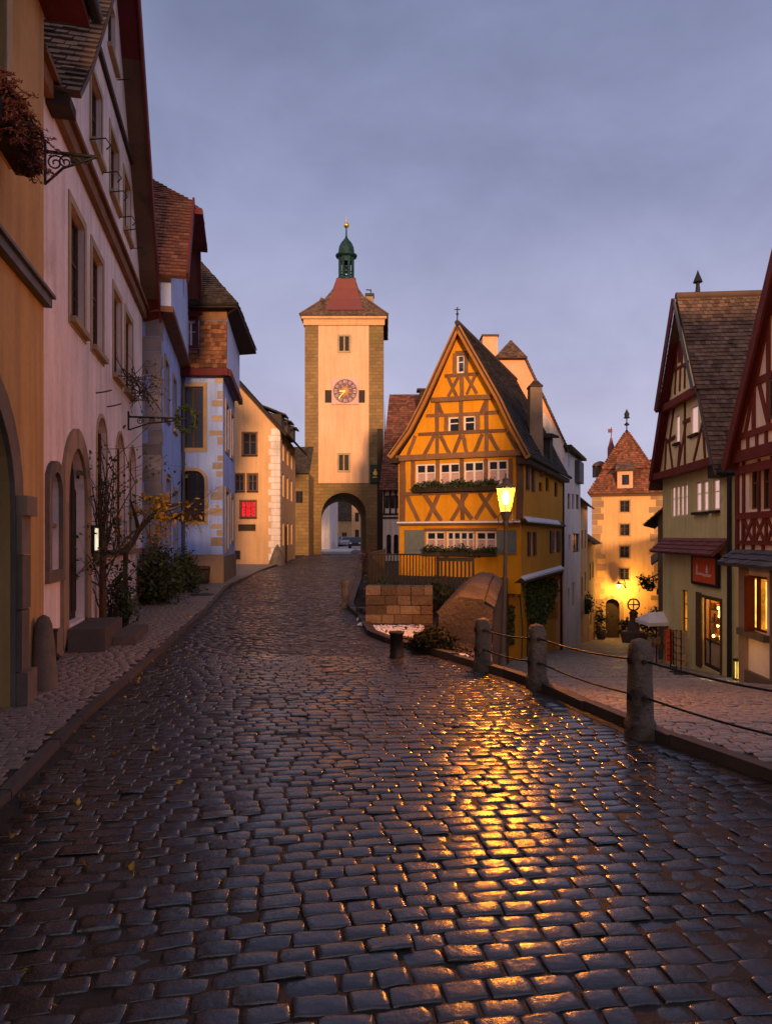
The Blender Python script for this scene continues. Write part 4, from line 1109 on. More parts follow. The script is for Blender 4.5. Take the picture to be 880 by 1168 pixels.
# plaster panel
pl0, pl1, _, _ = s.rect(363, 400, 420.5, 410); pz1 = zat(371.5, YT)
f2 = s.shifted(.03)
h1 = s.rect(387, 384, 398, 400.5); h2 = s.rect(386.5, 519, 397.5, 536.5); h3 = s.rect(370.5, 445, 378, 459.5); h4 = s.rect(409, 445, 416, 459.5)
pm = MB(); face_holes(pm, f2, [(pl0, zb), (pl1, zb), (pl1, pz1), (pl0, pz1)], [rect_hole(*h1), rect_hole(*h2), rect_hole(*h3), rect_hole(*h4)], .02)
for (a, b, c, d) in ((pl0, pl0, zb, pz1), (pl1, pl1, zb, pz1)): pass
pm.poly([f2.p(pl0, zb, 0), f2.p(pl0, zb, -.03), f2.p(pl1, zb, -.03), f2.p(pl1, zb, 0)], .5)
pm.poly([f2.p(pl0, zb, -.03), f2.p(pl0, zb, 0), f2.p(pl0, pz1, 0), f2.p(pl0, pz1, -.03)], .5); pm.poly([f2.p(pl1, zb, 0), f2.p(pl1, zb, -.03), f2.p(pl1, pz1, -.03), f2.p(pl1, pz1, 0)], .5)
ht.part(pm, 'plaster_panel', 'tower_plaster')
for h_, trim in ((h1, True), (h2, True), (h3, False), (h4, False)):
    m = MB(); m.fbox(s, h_[0] - .02, h_[1] + .02, h_[2] - .02, h_[3] + .02, .002, .012)
    wv = ht.part(m, 'tower_opening', 'door_dark')
    if trim:
        m = MB(); h__ = rect_hole(*h_); ring(m, f2, offset_hole(h__, .0), offset_hole(h__, .17), .002, .07)
        m.fbox(f2, (h_[0] + h_[1]) / 2 - .06, (h_[0] + h_[1]) / 2 + .06, h_[2], h_[3], -.015, .03); m.build('frame', MT['trim'], wv)
# clock
ca, cb, _, _ = s.rect(378.5, 431, 408.8, 461); cz0, cz1 = zat(461.5, YT), zat(431.5, YT)
m = MB(); m.fbox(f2, ca, cb, cz0, cz1, .003, .12); ck = ht.part(m, 'clock', 'white_wall'); ck.data.materials[0] = mat('clock_panel', (.70, .42, .36), .8, .1, 1, bump=.1)
cm, cz = (ca + cb) / 2, (cz0 + cz1) / 2; rC = (cb - ca) * .45
def disc(m, fr, a, b, r0, r1, d0, d1, n=40, rnd=None):
    inn = [(a + r0 * math.cos(6.2832 * i / n), b + r0 * math.sin(6.2832 * i / n)) for i in range(n)]
    ou = [(a + r1 * math.cos(6.2832 * i / n), b + r1 * math.sin(6.2832 * i / n)) for i in range(n)]
    ring(m, fr, inn, ou, d0, d1, False, rnd)
m = MB(); disc(m, f2, cm, cz, .02, rC, .121, .14); m.build('dial', mat('clock_dial', (.20, .11, .12), .7, .2, 3, bump=.1), ck)
m = MB(); disc(m, f2, cm, cz, rC * .93, rC, .141, .165); m.build('dial_ring', mat('clock_outer_rim', (.26, .16, .17), .6, .1, 3, bump=.1), ck); m = MB(); disc(m, f2, cm, cz, rC * .60, rC * .64, .141, .155); m.build('dial_ring', mat('clock_rim', (.26, .16, .17), .6, .1, 3, bump=.1), ck)
m = MB()
for k in range(12):
    t_ = k * math.pi / 6; c_, s_ = math.cos(t_), math.sin(t_)
    for off in ((-.07, .07) if k % 3 else (-.12, 0, .12)):
        x0_, y0_ = cm + c_ * rC * .68 - s_ * off, cz + s_ * rC * .68 + c_ * off; x1_, y1_ = cm + c_ * rC * .9 - s_ * off, cz + s_ * rC * .9 + c_ * off
        m.fbeam(f2, x0_, y0_, x1_, y1_, .045, .142, .158)
m.build('numeral', mat('clock_numeral', (.78, .60, .50), .6, .05, 3, bump=0), ck)
m = MB()
for k in range(16):
    t_ = k * math.pi / 8 + .1; m.fbeam(f2, cm + math.cos(t_) * rC * .12, cz + math.sin(t_) * rC * .12, cm + math.cos(t_) * rC * (.55 if k % 2 else .38), cz + math.sin(t_) * rC * (.55 if k % 2 else .38), .07, .142, .16)
disc(m, f2, cm, cz, .01, rC * .16, .142, .17, 16); m.build('sun_motif', mat('clock_sun', (.62, .28, .08), .5, .1, 3, bump=0), ck)
m = MB(); m.fbeam(f2, cm, cz, cm - rC * .55, cz - rC * .62, .07, .172, .19); m.fbeam(f2, cm, cz, cm - rC * .48, cz - rC * .02, .09, .192, .21); m.build('hand', MT['gold'], ck)
# cornice band
m = MB(); m.fbox(s, -.12, w_ + .12, zat(371.5, YT) + .02, zat(364.5, YT), .002, .14); m.fbox(s, -.3, w_ + .3, zat(364.5, YT) + .01, zat(361.5, YT), -.5, .3); ht.part(m, 'cornice', 'cream')
# roof: low tiled skirt, steep red pyramid, chimney
cx, cy = P(w_ / 2, 0, 0).x, YT + w_ / 2
def sq(h, z): return [V((cx - h, cy - h, z)), V((cx + h, cy - h, z)), V((cx + h, cy + h, z)), V((cx - h, cy + h, z))]
r0, r1, r2, r3 = sq(w_ / 2 + .42, ztop + .02), sq(2.0, 23.75), sq(1.12, 25.1), sq(.80, 26.12)
rf = MB()
for k in range(4):
    for A_, B_ in ((r0, r1), (r1, r2), (r2, r3)): tiles(rf, A_[k], A_[(k + 1) % 4], B_[k], B_[(k + 1) % 4], .22, .22)
for k in range(4): rf.tube([r0[k] + Z * .05, r1[k] + Z * .06], .1, 6, True, .4)
ht.part(rf, 'roof', 'tile_brown')
rf = MB()
up_ = Z * .07
for k in range(4):      # smooth red apron in the middle of each slope
    a, b = r0[k], r0[(k + 1) % 4]; c, d_ = r1[(k + 1) % 4], r1[k]
    lo0, lo1 = lerp(a, d_, .26), lerp(b, c, .26); m0 = (lo0 + lo1) / 2; ud = (lo1 - lo0).normalized()
    m1 = (d_ + c) / 2; m2 = (r2[k] + r2[(k + 1) % 4]) / 2; m3 = (r3[k] + r3[(k + 1) % 4]) / 2
    out_ = V((ud.y, -ud.x, 0)) * .09
    rows = [(m0, 1.72), (m1, 1.40), (m2, .98), (m3, .82)]
    pts = [(m + up_ + out_ - ud * h, m + up_ + out_ + ud * h) for m, h in rows]
    for q in range(3):
        p0, p1, p2, p3 = pts[q][0], pts[q][1], pts[q + 1][1], pts[q + 1][0]
        rf.hexa([x - out_ * 1.6 - up_ for x in (p0, p1, p2, p3)] + [p0, p1, p2, p3], .5)
ht.part(rf, 'spire_base', 'red_metal')
ch = MB(); q = at(421.5, 345, 64); ch.box((q.x - .35, 63.7, 22), (q.x + .35, 64.4, zat(339, 64))); chp = ht.part(ch, 'chimney', 'sand'); ch = MB(); ch.box((q.x - .42, 63.6, zat(339, 64) + .01), (q.x + .42, 64.5, zat(336, 64))); ch.tube([(q.x + .1, 64, zat(336, 64)), (q.x + .1, 64, zat(330, 64))], .05, 6); ch.tube([(q.x + .1, 64, zat(331, 64)), (q.x - .35, 64, zat(330.5, 64))], .05, 6); ch.build('chimney_cap', MT['iron'], chp)
dm = MB(); q = at(366.5, 340, 64); dm.tube([(q.x + .3, 64.3, 23.2), (q.x, 64.3, 23.4), (q.x - .1, 64.3, 23.9), (q.x, 64.3, 24.2)], [.1, .16, .16, .1], 8); ht.part(dm, 'roof_knob', 'red_metal')
# lantern
zl = lambda py: zat(py, cy)
ln = MB(); ln.lathe((cx, cy, 0), [(.88, 26.08), (1.0, 26.15), (1.0, 26.38), (.84, 26.45)], 8, ang=.39)
for k in range(8):
    a = .39 + k * math.pi / 4; ln.bar((cx + .66 * math.cos(a), cy + .66 * math.sin(a), 26.4), (cx + .66 * math.cos(a), cy + .66 * math.sin(a), zl(294)), (math.cos(a), math.sin(a), 0), .2, .2)
    a2 = a + math.pi / 4
    p_, q_ = V((cx + .66 * math.cos(a), cy + .66 * math.sin(a), 0)), V((cx + .66 * math.cos(a2), cy + .66 * math.sin(a2), 0))
    ln.bar(p_ + Z * 27.0, q_ + Z * 27.0, Z, .09, .07); ln.bar(p_ + Z * 26.75, q_ + Z * 26.75, Z, .06, .05); ln.bar(p_ + Z * (zl(294) - .25), q_ + Z * (zl(294) - .25), Z, .5, .1)
zt = zl(294)
ln.lathe((cx, cy, 0), [(.72, zt - .05), (1.0, zt + .05), (1.05, zt + .2), (.82, zt + .35)], 16)
lt = ht.part(ln, 'lantern', 'copper')
dz = zl(291)
ln = MB(); ln.lathe((cx, cy, dz), [(.74, 0), (.76, .35), (.71, .75), (.55, 1.1), (.30, 1.4), (.13, 1.65), (.08, 1.9), (.05, 3.0)], 16); ln.build('dome', MT['copper'], lt)
ln = MB(); zb_ = zl(257); ln.lathe((cx, cy, zb_ - .28), [(.02, 0), (.2, .1), (.28, .28), (.2, .46), (.02, .56)], 14); ln.tube([(cx, cy, zb_ + .25), (cx, cy, zl(247))], .04, 6); ln.build('ball_finial', MT['gold'], lt)
ln = MB(); ln.lathe((cx, cy, 26.5), [(.12, .5), (.3, .55), (.26, .9), (.12, 1.15), (.03, 1.2)], 12); ln.build('bell', MT['iron'], lt)
# guild sign on the tower
q = s.rect(422.5, 530, 433, 551)
sg = thing('hanging_sign', 'dark green board with a gilded emblem beside the tower archway', 'sign', P(q[0], q[2], .1))
m = MB(); m.fbox(s, q[0], q[1], q[2], q[3], .06, .14); m.build('board', mat('green_sign', (.015, .04, .03), .5, .1, 2, bump=.1), sg)
m = MB(); am, bm2 = (q[0] + q[1]) / 2, (q[2] + q[3]) / 2
disc(m, s, am, bm2 + .05, .01, .2, .141, .16, 20); m.fbox(s, am - .22, am + .22, bm2 - .35, bm2 - .27, .141, .155); m.fbox(s, am - .07, am + .07, bm2 + .2, bm2 + .42, .141, .155); m.build('emblem', MT['gold'], sg)
m = MB(); m.fbox(s, q[0] - .02, q[0] + .02, q[2] - .1, q[3] + .1, .0, .05); m.fbox(s, q[1] - .02, q[1] + .02, q[2] - .1, q[3] + .1, .0, .05); m.build('bracket', MT['iron'], sg)

# ================================================================ beyond the archway
def block(name, label, x0, x1, y0, y1, z0, ze, zr, wm, rm, cols, rows, ridge='x', w=.9, h=1.3, fm='brown_frame', gm='pane', front='y'):
    hb = House(name, label, 'house', ((x0 + x1) / 2, y0, z0)); W = x1 - x0; D = y1 - y0
    if ridge == 'x': out = [(0, z0 - .3), (W, z0 - .3), (W, ze), (0, ze)]
    else: out = [(0, z0 - .3), (W, z0 - .3), (W, ze), (W / 2, zr), (0, ze)]
    s_ = hb.facade((x0, y0), (x1, y0), out)
    lf = hb.facade((x0, y1), (x0, y0), [(0, z0 - .3), (D, z0 - .3), (D, ze)] + ([(D / 2, zr)] if ridge == 'x' else []) + [(0, ze)])
    rt = hb.facade((x1, y0), (x1, y1), [(0, z0 - .3), (D, z0 - .3), (D, ze)] + ([(D / 2, zr)] if ridge == 'x' else []) + [(0, ze)])
    hb.wall.poly([V((x1, y1, z0)), V((x0, y1, z0)), V((x0, y1, ze)), V((x1, y1, ze))], .5)
    for r_ in rows:
        for c_ in cols: hb.window(s_, c_ - w / 2, c_ + w / 2, r_, r_ + h, rec=.08, fm=fm, gm=gm)
    rf_ = MB(); o_ = .35
    if ridge == 'x':
        sl_ = (zr - ze) / (D / 2)
        tiles(rf_, V((x0 - .2, y0 - o_, ze - o_ * sl_ * .6)), V((x1 + .2, y0 - o_, ze - o_ * sl_ * .6)), V((x0 - .2, (y0 + y1) / 2, zr)), V((x1 + .2, (y0 + y1) / 2, zr)), .22, .22)
        tiles(rf_, V((x0 - .2, y1 + o_, ze - o_ * sl_ * .6)), V((x1 + .2, y1 + o_, ze - o_ * sl_ * .6)), V((x0 - .2, (y0 + y1) / 2, zr)), V((x1 + .2, (y0 + y1) / 2, zr)), .3, .3)
    else:
        sl_ = (zr - ze) / (W / 2)
        for sg_, xe in ((-1, x0), (1, x1)):
            tiles(rf_, V((xe + sg_ * o_, y0 - .2, ze - o_ * sl_)), V((xe + sg_ * o_, y1 + .2, ze - o_ * sl_)), V(((x0 + x1) / 2, y0 - .2, zr + .05)), V(((x0 + x1) / 2, y1 + .2, zr + .05)), .22, .22)
    hb.part(rf_, 'roof', rm)
    return hb, s_, lf, rt
def blk_done(hb, wm): hb.finish(wm)
hb, s_, lf, rt = block('far_house', 'pale pink house just beyond the tower arch on the left', at(350, 0, 84).x - 4, at(376, 0, 84).x, 84, 98, .2, 7.5, 11, 'white_wall', 'tile_brown', [5.2], [2.4, 5.0]); blk_done(hb, 'white_wall')
hb, s_, lf, rt = block('far_house', 'grey stone house with a long dark roof closing the street beyond the arch', at(376.5, 0, 126).x, at(402, 0, 126).x, 126, 136, .3, 5.0, 12.2, 'sand_dark', 'tile_dark', [1.0, 2.6], [1.2]); blk_done(hb, 'trim')
hb, s_, lf, rt = block('far_house', 'cream house with rows of windows beyond the arch on the right', at(401, 0, 104).x, at(401, 0, 104).x + 8, 104, 122, .3, 9.5, 14, 'cream', 'tile_brown', [.8, 2.0, 3.2], [1.4, 4.0, 6.4], 'x', .6, 1.4); blk_done(hb, 'cream')
def car(name, label, x, y, z, body_m, g=None):
    t = thing(name, label, 'car', (x, y, z), 'cars parked beyond the archway')
    m = MB(); W = .88
    prof = [(0, .28), (0, .68), (.25, .82), (1.15, .92), (3.9, .95), (4.3, .85), (4.3, .28)]
    n_ = len(prof); vs = []
    for sx in (-W, W): vs += [V((x + sx * (1 if 0 < b_ < .9 else .96), y + a_, z + b_)) for a_, b_ in prof]
    m.add(vs, [list(range(n_))[::-1], [n_ + i for i in range(n_)]] + [[i, (i + 1) % n_, n_ + (i + 1) % n_, n_ + i] for i in range(n_)])
    rp = [(1.15, .92), (1.85, 1.42), (3.1, 1.45), (3.9, .95)]
    vs = []
    for sx in (-W * .92, W * .92): vs += [V((x + sx * (.86 if b_ > 1.2 else 1), y + a_, z + b_)) for a_, b_ in rp]
    m.add(vs, [[0, 1, 2, 3][::-1], [4, 5, 6, 7]] + [[i, (i + 1) % 4, 4 + (i + 1) % 4, 4 + i] for i in range(4)])
    b_ = m.build('body', body_m, t)
    m = MB(); m.hexa([V((x - .7, y + 1.17, z + .95)), V((x + .7, y + 1.17, z + .95)), V((x + .7, y + 1.2, z + .95)), V((x - .7, y + 1.2, z + .95)), V((x - .6, y + 1.78, z + 1.40)), V((x + .6, y + 1.78, z + 1.40)), V((x + .6, y + 1.82, z + 1.40)), V((x - .6, y + 1.82, z + 1.40))]); m.build('windscreen', MT['pane_sky'], t)
    for sx in (-1, 1):
        m = MB(); m.box((x + sx * .62 - .17, y - .02, z + .58), (x + sx * .62 + .17, y + .06, z + .74)); m.build('headlight', MT['white_paint'], t)
        for yy in (.75, 3.5):
            m = MB(); c_ = V((x + sx * .8, y + yy, z + .31)); m.tube([c_ - V((.1, 0, 0)), c_ + V((.1, 0, 0))], .31, 14); m.build('wheel', MT['iron'], t)
    return t
car('parked_car', 'blue grey car parked leftmost beyond the tower arch', at(379, 0, 100).x, 100, .26, mat('car_blue', (.14, .20, .30), .3, .05, 2, bump=0, spec=.6))
car('parked_car', 'silver car parked in the middle beyond the tower arch', at(394, 0, 103).x, 103, .27, mat('car_silver', (.38, .40, .44), .3, .05, 2, bump=0, spec=.6))
car('parked_car', 'black car parked nearest the right side of the arch', at(405, 0, 88).x, 88, .24, mat('car_black', (.02, .02, .025), .25, .05, 2, bump=0, spec=.6))
car('parked_car', 'dark car half hidden between the blue grey and silver cars', at(387, 0, 110).x, 110, .28, mat('car_dark', (.05, .055, .07), .3, .05, 2, bump=0, spec=.6))
# ================================================================ saffron half-timbered house on the corner
LF, RT, BK = (.58, 30.0), (5.5, 27.9), (9.63, 37.6)
hy = House('half_timbered_house', 'bright saffron half-timbered house with a pointed gable behind the street lamp', 'house', (4.5, 31, 0))
s = hy.facade(LF, RT); w_ = s.w; P = s.p
j1, j2 = .10, .20
f1, f2g = s.shifted(j1), s.shifted(j2)
zF1 = s.hit(524, 596)[1]; zF2 = s.hit(525, 520, j2)[1]
aM, hz = f2g.hit(524, 379)
s.outline = [(0, -.6), (w_, -.6), (w_, zF1), (0, zF1)]
hy.jamb = .1
# lower windows
for k, (x0, x1, nv) in enumerate(((485.5, 507.5, 1), (509, 540.5, 3), (542, 565.8, 1))):
    q = s.rect(x0, 606, x1, 629); hy.window(s, *q, rec=.05, fw=.075, nv=nv, nh=1, lower='pane_curtain')
for (x0, x1) in ((461.5, 484), (567, 588.5)):
    q = s.rect(x0, 604.5, x1, 632); m = MB(); m.fbox(s, *q, .004, .05); sh = hy.part(m, 'shutter', 'grey_shutter'); m = MB()
    for zq in (.2, .8): m.fbox(s, q[0] + .03, q[1] - .03, lerp(q[2], q[3], zq) - .04, lerp(q[2], q[3], zq) + .04, .051, .066)
    m.build('batten', MT['grey_shutter'], sh)
q = s.rect(485, 602.5, 566, 605.5); m = MB(); m.fbox(s, *q, .003, .12); hy.part(m, 'lintel', 'timber_brown')
# first floor
holes1 = []
f1.outline = [(0, zF1), (w_, zF1), (w_, zF2), (0, zF2)]; hy.frs.append(f1)
for (x0, x1, y0, y1) in ((474, 496.7, 529, 555), (501, 524.5, 528, 555), (528.5, 552, 526, 553.5), (556, 579, 524.5, 552)):
    q = f1.rect(x0, y0, x1, y1); hy.window(f1, *q, rec=.04, fw=.075, nv=1, nh=1, lower='pane_curtain')
# gable
def gpx(px, py): return f2g.hit(px, py)
lo = [gpx(458, 522), gpx(593, 516.5)]
gl = [gpx(487.5, 463), gpx(567, 459)]
kk = [gpx(472, 494), gpx(580.5, 489)]
f2g.outline = [(-.02, zF2), (w_ + .02, zF2), kk[1], gl[1], (aM, hz), gl[0], kk[0]]; hy.frs.append(f2g)
for (x0, x1, y0, y1) in ((511, 524, 475.5, 494), (528.5, 542, 474, 493), (520.7, 529.7, 404.5, 425.5)):
    q = f2g.rect(x0, y0, x1, y1); hy.window(f2g, *q, rec=.04, fw=.07, nv=0, nh=1, name='gable_window')
# side wall towards the lane
sd = hy.facade(RT, BK); wd = sd.w; PS = sd.p
zE = 5.0
sd.outline = [(0, 0), (wd, 0), (wd, zF1), (0, zF1)]
sd1 = sd.shifted(j1); sd1.outline = [(-.1, zF1), (wd, zF1), (wd, zE), (-.1, zE)]; hy.frs.append(sd1)
def shut_window(fr, r_, nsh):
    a0, a1, b0, b1 = fr.rect(*r_); W = a1 - a0
    hy.window(fr, a0 + W * .3, a1 - W * .3, b0, b1, rec=.06, fm='white_paint')
    m = MB(); m.fbox(fr, a0, a0 + W * .28, b0 - .03, b1 + .03, .004, .06); m.fbox(fr, a1 - W * .28, a1, b0 - .03, b1 + .03, .004, .06); hy.part(m, 'shutter', 'dark_shutter')
shut_window(sd1, (599.5, 532, 608.5, 559), 2); shut_window(sd, (601, 607.5, 610, 633), 2); shut_window(sd, (626.5, 606, 637.5, 629), 2)
for r_ in ((614.3, 550, 618, 560.5), (622, 545, 625.5, 560.5), (632, 550, 635.5, 567)):
    q = sd1.rect(*r_); hy.window(sd1, *q, rec=.08, fm='timber_dark')
# lower storey, set back, down to the lane
LB = -.32
s0 = Fr(s.p(0, 0, LB), s.p(w_ + LB, 0, LB)); sd0 = Fr(sd.p(-LB, 0, LB), sd.p(wd, 0, LB))
s0.outline = [(0, -5.5), (s0.w, -5.5), (s0.w, .0), (0, .0)]; sd0.outline = [(0, -6), (sd0.w, -6), (sd0.w, .0), (0, .0)]
hy.frs += [s0, sd0]
for r_ in ((627, 688, 630.5, 706), (634, 687, 637, 704), (607, 690, 611, 706)):
    q = sd0.rect(*r_); hy.window(sd0, *q, rec=.1, fm='white_paint')
# other sides
for fr_a, z0, z1 in ((s, -.6, zF2),):
    hy.wall.poly([P(0, z0, 0), P(0, z1, 0), P(0, z1, -wd), P(0, z0, -wd)], .5)
hy.wall.poly([P(0, -.6, -wd), P(0, zE, -wd), P(aM, hz, -wd), P(w_, zE, -wd), P(w_, -.6, -wd)], .5)
hy.wall.poly([P(0, 0, .0), P(w_, 0, .0), P(w_, 0, -wd), P(0, 0, -wd)], .5)   # soffit
hy.wall.poly([P(0, zF1, 0), P(0, zF1, j1), P(w_, zF1, j1), P(w_, zF1, 0)], .5)
hy.finish('yellow')
# ---- timber frame, front
T = MB()
def pb(fr, x0, y0, x1, y1, w=.17, d=.025):
    a0, b0 = fr.hit(x0, y0); a1, b1 = fr.hit(x1, y1); T.fbeam(fr, a0, b0, a1, b1, w, .001, d)
G = f2g
T.fbox(G, -.06, w_ + .06, zF2 - .10, zF2 + .14, .002, .07)
for l in ((492.7, 456.5, 560.5, 453, .20, .10),): pb(G, *l[:4], l[4], l[5])
for l in ((486, 474.3, 568, 470.2), (477, 495.6, 577, 491), (507, 429, 544, 426.4)): pb(G, *l, .15)
for l in ((498.3, 456, 498.3, 520), (554.5, 454, 554.5, 517), (525.7, 456, 525.9, 494), (526.3, 428, 526.3, 454), (518.6, 403, 518.6, 428), (531.6, 403, 531.6, 427), (519, 403, 531.5, 402.6), (508.6, 474, 508.6, 495), (544.5, 472, 544.5, 493)): pb(G, *l, .17)
for l in ((511, 430, 520.5, 452), (522.5, 430, 511, 452), (531, 428, 543.6, 449), (542, 428, 532, 450)): pb(G, *l, .13)
for l in ((494.8, 497, 483.5, 519), (502, 497, 513, 518), (525.5, 496, 517.5, 517), (527.5, 496, 532, 516), (550, 495, 541, 516), (558, 495, 569, 515), (473.5, 497, 465.5, 519), (578, 493, 590, 514), (498, 457, 505, 474), (555, 456, 548, 472)): pb(G, *l, .15)
F1 = f1
T.fbox(F1, -.04, w_ + .04, zF1 - .10, zF1 + .06, .002, .08)
for x in (460.5, 471, 499, 526.5, 554, 582, 591.5): pb(F1, x, 523, x, 562, .17)
pb(F1, 457, 563.6, 593, 558, .17, .04); pb(F1, 458.6, 523, 458.6, 597, .26); pb(F1, 592, 518, 592, 592, .28)
for l in ((464, 565, 477.5, 595), (484, 564, 503, 594), (500, 564, 486.5, 595), (515.5, 563, 538, 592), (532.5, 563, 514.5, 594), (527.3, 563, 527.3, 593), (546.5, 562, 565.5, 591), (561, 561, 542, 592)): pb(F1, *l, .17)
hy.part(T, 'timber_frame', 'timber_brown')
lg = MB(); lg.fbox(s, -.02, w_ + .02, zF1 - .02, zF1 + .05, j1 + .08, j1 + .16); hy.part(lg, 'snow_on_ledge', 'snow')
# verge boards
bb = MB()
of = .34
top = (aM, hz + .14)
chainL = [top, (gl[0][0] - .14, gl[0][1] + .03), (kk[0][0] - .18, kk[0][1] + .0), G.hit(447, 522.5)]
chainR = [top, (gl[1][0] + .14, gl[1][1] + .03), (kk[1][0] + .18, kk[1][1] + .0), G.hit(604, 523)]
for ch in (chainL, chainR):
    for i in range(3):
        bb.bar(G.p(*ch[i], of), G.p(*ch[i + 1], of), G.n, .05, .24)
        bb.bar(G.p(ch[i][0], ch[i][1] - .02, of / 2), G.p(ch[i + 1][0], ch[i + 1][1] - .02, of / 2), G.n, of, .04)
bbo = hy.part(bb, 'bargeboard', 'brown_frame'); bbo.data.materials[0] = mat('ochre_verge', (.42, .17, .035), .8, .15, 2, bump=.3, grain=True)
rf = MB()
for ch in (chainL, chainR):
    for i in range(3):
        A, B = ch[i + 1], ch[i]
        tiles(rf, G.p(A[0], A[1] + .12, of + .03), G.p(A[0], A[1] + .12, -wd - .3), G.p(B[0], B[1] + .12, of + .03), G.p(B[0], B[1] + .12, -wd - .3), .17, .18)
rf.tube([G.p(aM, hz + .3, of + .05), G.p(aM, hz + .3, -wd - .3)], .11, 8, True, .4)
hy.part(rf, 'roof', 'tile_dark')
ev = MB()
e0, e1 = chainR[3], chainL[3]
ev.tube([G.p(e0[0] + .12, e0[1] + .05, of), G.p(e0[0] + .12, e0[1] + .05, -wd)], .08, 8); ev.fbox(G, w_ - .1, e0[0] + .05, e0[1] - .22, e0[1] - .02, -wd, of - .05)
ev.fbox(G, e1[0] - .05, .1, e1[1] - .25, e1[1] - .02, -wd, of - .05)
hy.part(ev, 'eave', 'timber_dark')
fn = MB(); q = G.p(aM, hz + .3, of); fn.tube([q, q + Z * .65], .025, 6); fn.lathe(q + Z * .3, [(.01, 0), (.07, .06), (.01, .14)], 8); fn.tube([q + Z * .55 - V((.12, 0, 0)), q + Z * .55 + V((.12, 0, 0))], .02, 5); hy.part(fn, 'finial', 'iron')
# ledges with snow on the side
lg = MB()
lg.hexa([PS(.0, zF1 - .12, .10), PS(wd, zF1 - .12, .10), PS(wd, zF1 - .12, .0), PS(0, zF1 - .12, .0), PS(.0, zF1 - .02, .30), PS(wd * .98, zF1 - .02, .30), PS(wd, zF1 + .18, .105), PS(0, zF1 + .18, .105)])
lg.hexa([PS(.0, -.16, .13), PS(wd, -.16, .13), PS(wd, -.16, -.3), PS(0, -.16, -.3), PS(.0, -.06, .15), PS(wd, -.06, .15), PS(wd, .06, .004), PS(0, .06, .004)])
hy.part(lg, 'ledge', 'timber_dark')
sn = MB()
sn.hexa([PS(.02, zF1 + .0, .30), PS(wd * .8, zF1 + .0, .30), PS(wd * .82, zF1 + .19, .11), PS(0, zF1 + .19, .11), PS(.02, zF1 + .06, .31), PS(wd * .8, zF1 + .05, .31), PS(wd * .82, zF1 + .25, .11), PS(0, zF1 + .25, .11)])
sn.hexa([PS(.02, -.05, .155), PS(wd, -.05, .155), PS(wd, .065, .006), PS(0, .065, .006), PS(.02, .03, .17), PS(wd, .05, .165), PS(wd, .17, .006), PS(0, .14, .006)])
hy.part(sn, 'snow_on_ledge', 'snow')
ch = MB(); q = at(609.5, 470, 31.5); cz0, cz1 = 4.5, zat(443, 31.5)
ch.hexa([(q.x - .33, 31.1, cz0), (q.x + .33, 31.1, cz0), (q.x + .33, 31.9, cz0), (q.x - .33, 31.9, cz0), (q.x - .27, 31.2, cz1), (q.x + .27, 31.2, cz1), (q.x + .27, 31.8, cz1), (q.x - .27, 31.8, cz1)])
chp = hy.part(ch, 'chimney', 'sand'); ch = MB(); ch.box((q.x - .3, 31.15, cz1 + .005), (q.x + .3, 31.85, cz1 + .10)); ch.hexa([(q.x - .27, 31.2, cz1 + .1), (q.x + .27, 31.2, cz1 + .1), (q.x + .27, 31.8, cz1 + .1), (q.x - .27, 31.8, cz1 + .1), (q.x - .1, 31.3, cz1 + .32), (q.x + .1, 31.3, cz1 + .32), (q.x + .1, 31.7, cz1 + .32), (q.x - .1, 31.7, cz1 + .32)]); ch.build('chimney_cap', MT['tile_dark'], chp)
dm = MB(); q = at(623.5, 506, 33.0); dm.box((q.x - .45, 32.9, 4.9), (q.x + .25, 34.0, zat(497, 33))); dq = hy.part(dm, 'dormer', 'lead'); dm = MB(); tiles(dm, V((q.x - .6, 32.7, zat(499, 33))), V((q.x + .5, 32.7, zat(499, 33))), V((q.x - .6, 34.3, zat(490, 33))), V((q.x + .5, 34.3, zat(490, 33))), .15, .18); dm.build('dormer_roof', MT['tile_dark'], dq)
dm = MB(); dm.box((q.x - .3, 32.87, 5.4), (q.x + .1, 32.895, zat(500, 33))); dm.build('pane', MT['pane'], dq)
dp = MB(); q = sd.p(wd - .15, 0, .12); dp.tube([q + Z * (zE - .1), q + Z * .2, q + Z * -.4 - sd.n * .1, q - sd.n * .1 + Z * -5.2], .07, 8); hy.part(dp, 'downpipe', 'iron')
# ivy on the lower storey
iv = thing('ivy', 'green ivy hanging over the lower side wall of the saffron house', 'ivy', sd0.p(1, -2, .1))
m = MB()
for _ in range(4200):
    px, py = rr(598, 633), rr(660, 722)
    lim = 664 + 60 * max(0, 1 - abs((px - 611) / 24)) ** .7 if px < 640 else 664
    if py > lim + R.gauss(0, 3): continue
    a, b = sd0.hit(px, py); leaf(m, sd0.p(a, b, abs(R.gauss(.08, .07))), rr(.07, .15), None, None, 1.2)
for _ in range(1500):
    px, py = rr(576, 600), rr(662, 735)
    if py > 672 + 10 * math.sin(px) and not (px < 587 and py > 690): continue
    a, b = s0.hit(px, py); leaf(m, s0.p(a, b, abs(R.gauss(.08, .06))), rr(.07, .14), None, None, 1.2)
m.build('foliage', MT['leaf_ivy'], iv)
m = MB()
for k in range(7):
    a = rr(.3, 4.2); m.tube([sd0.p(a, -3.8, .03), sd0.p(a + rr(-.3, .3), -2.2, .04), sd0.p(a + rr(-.6, .6), -.4, .04)], .02, 5)
m.build('stem', MT['bark'], iv)
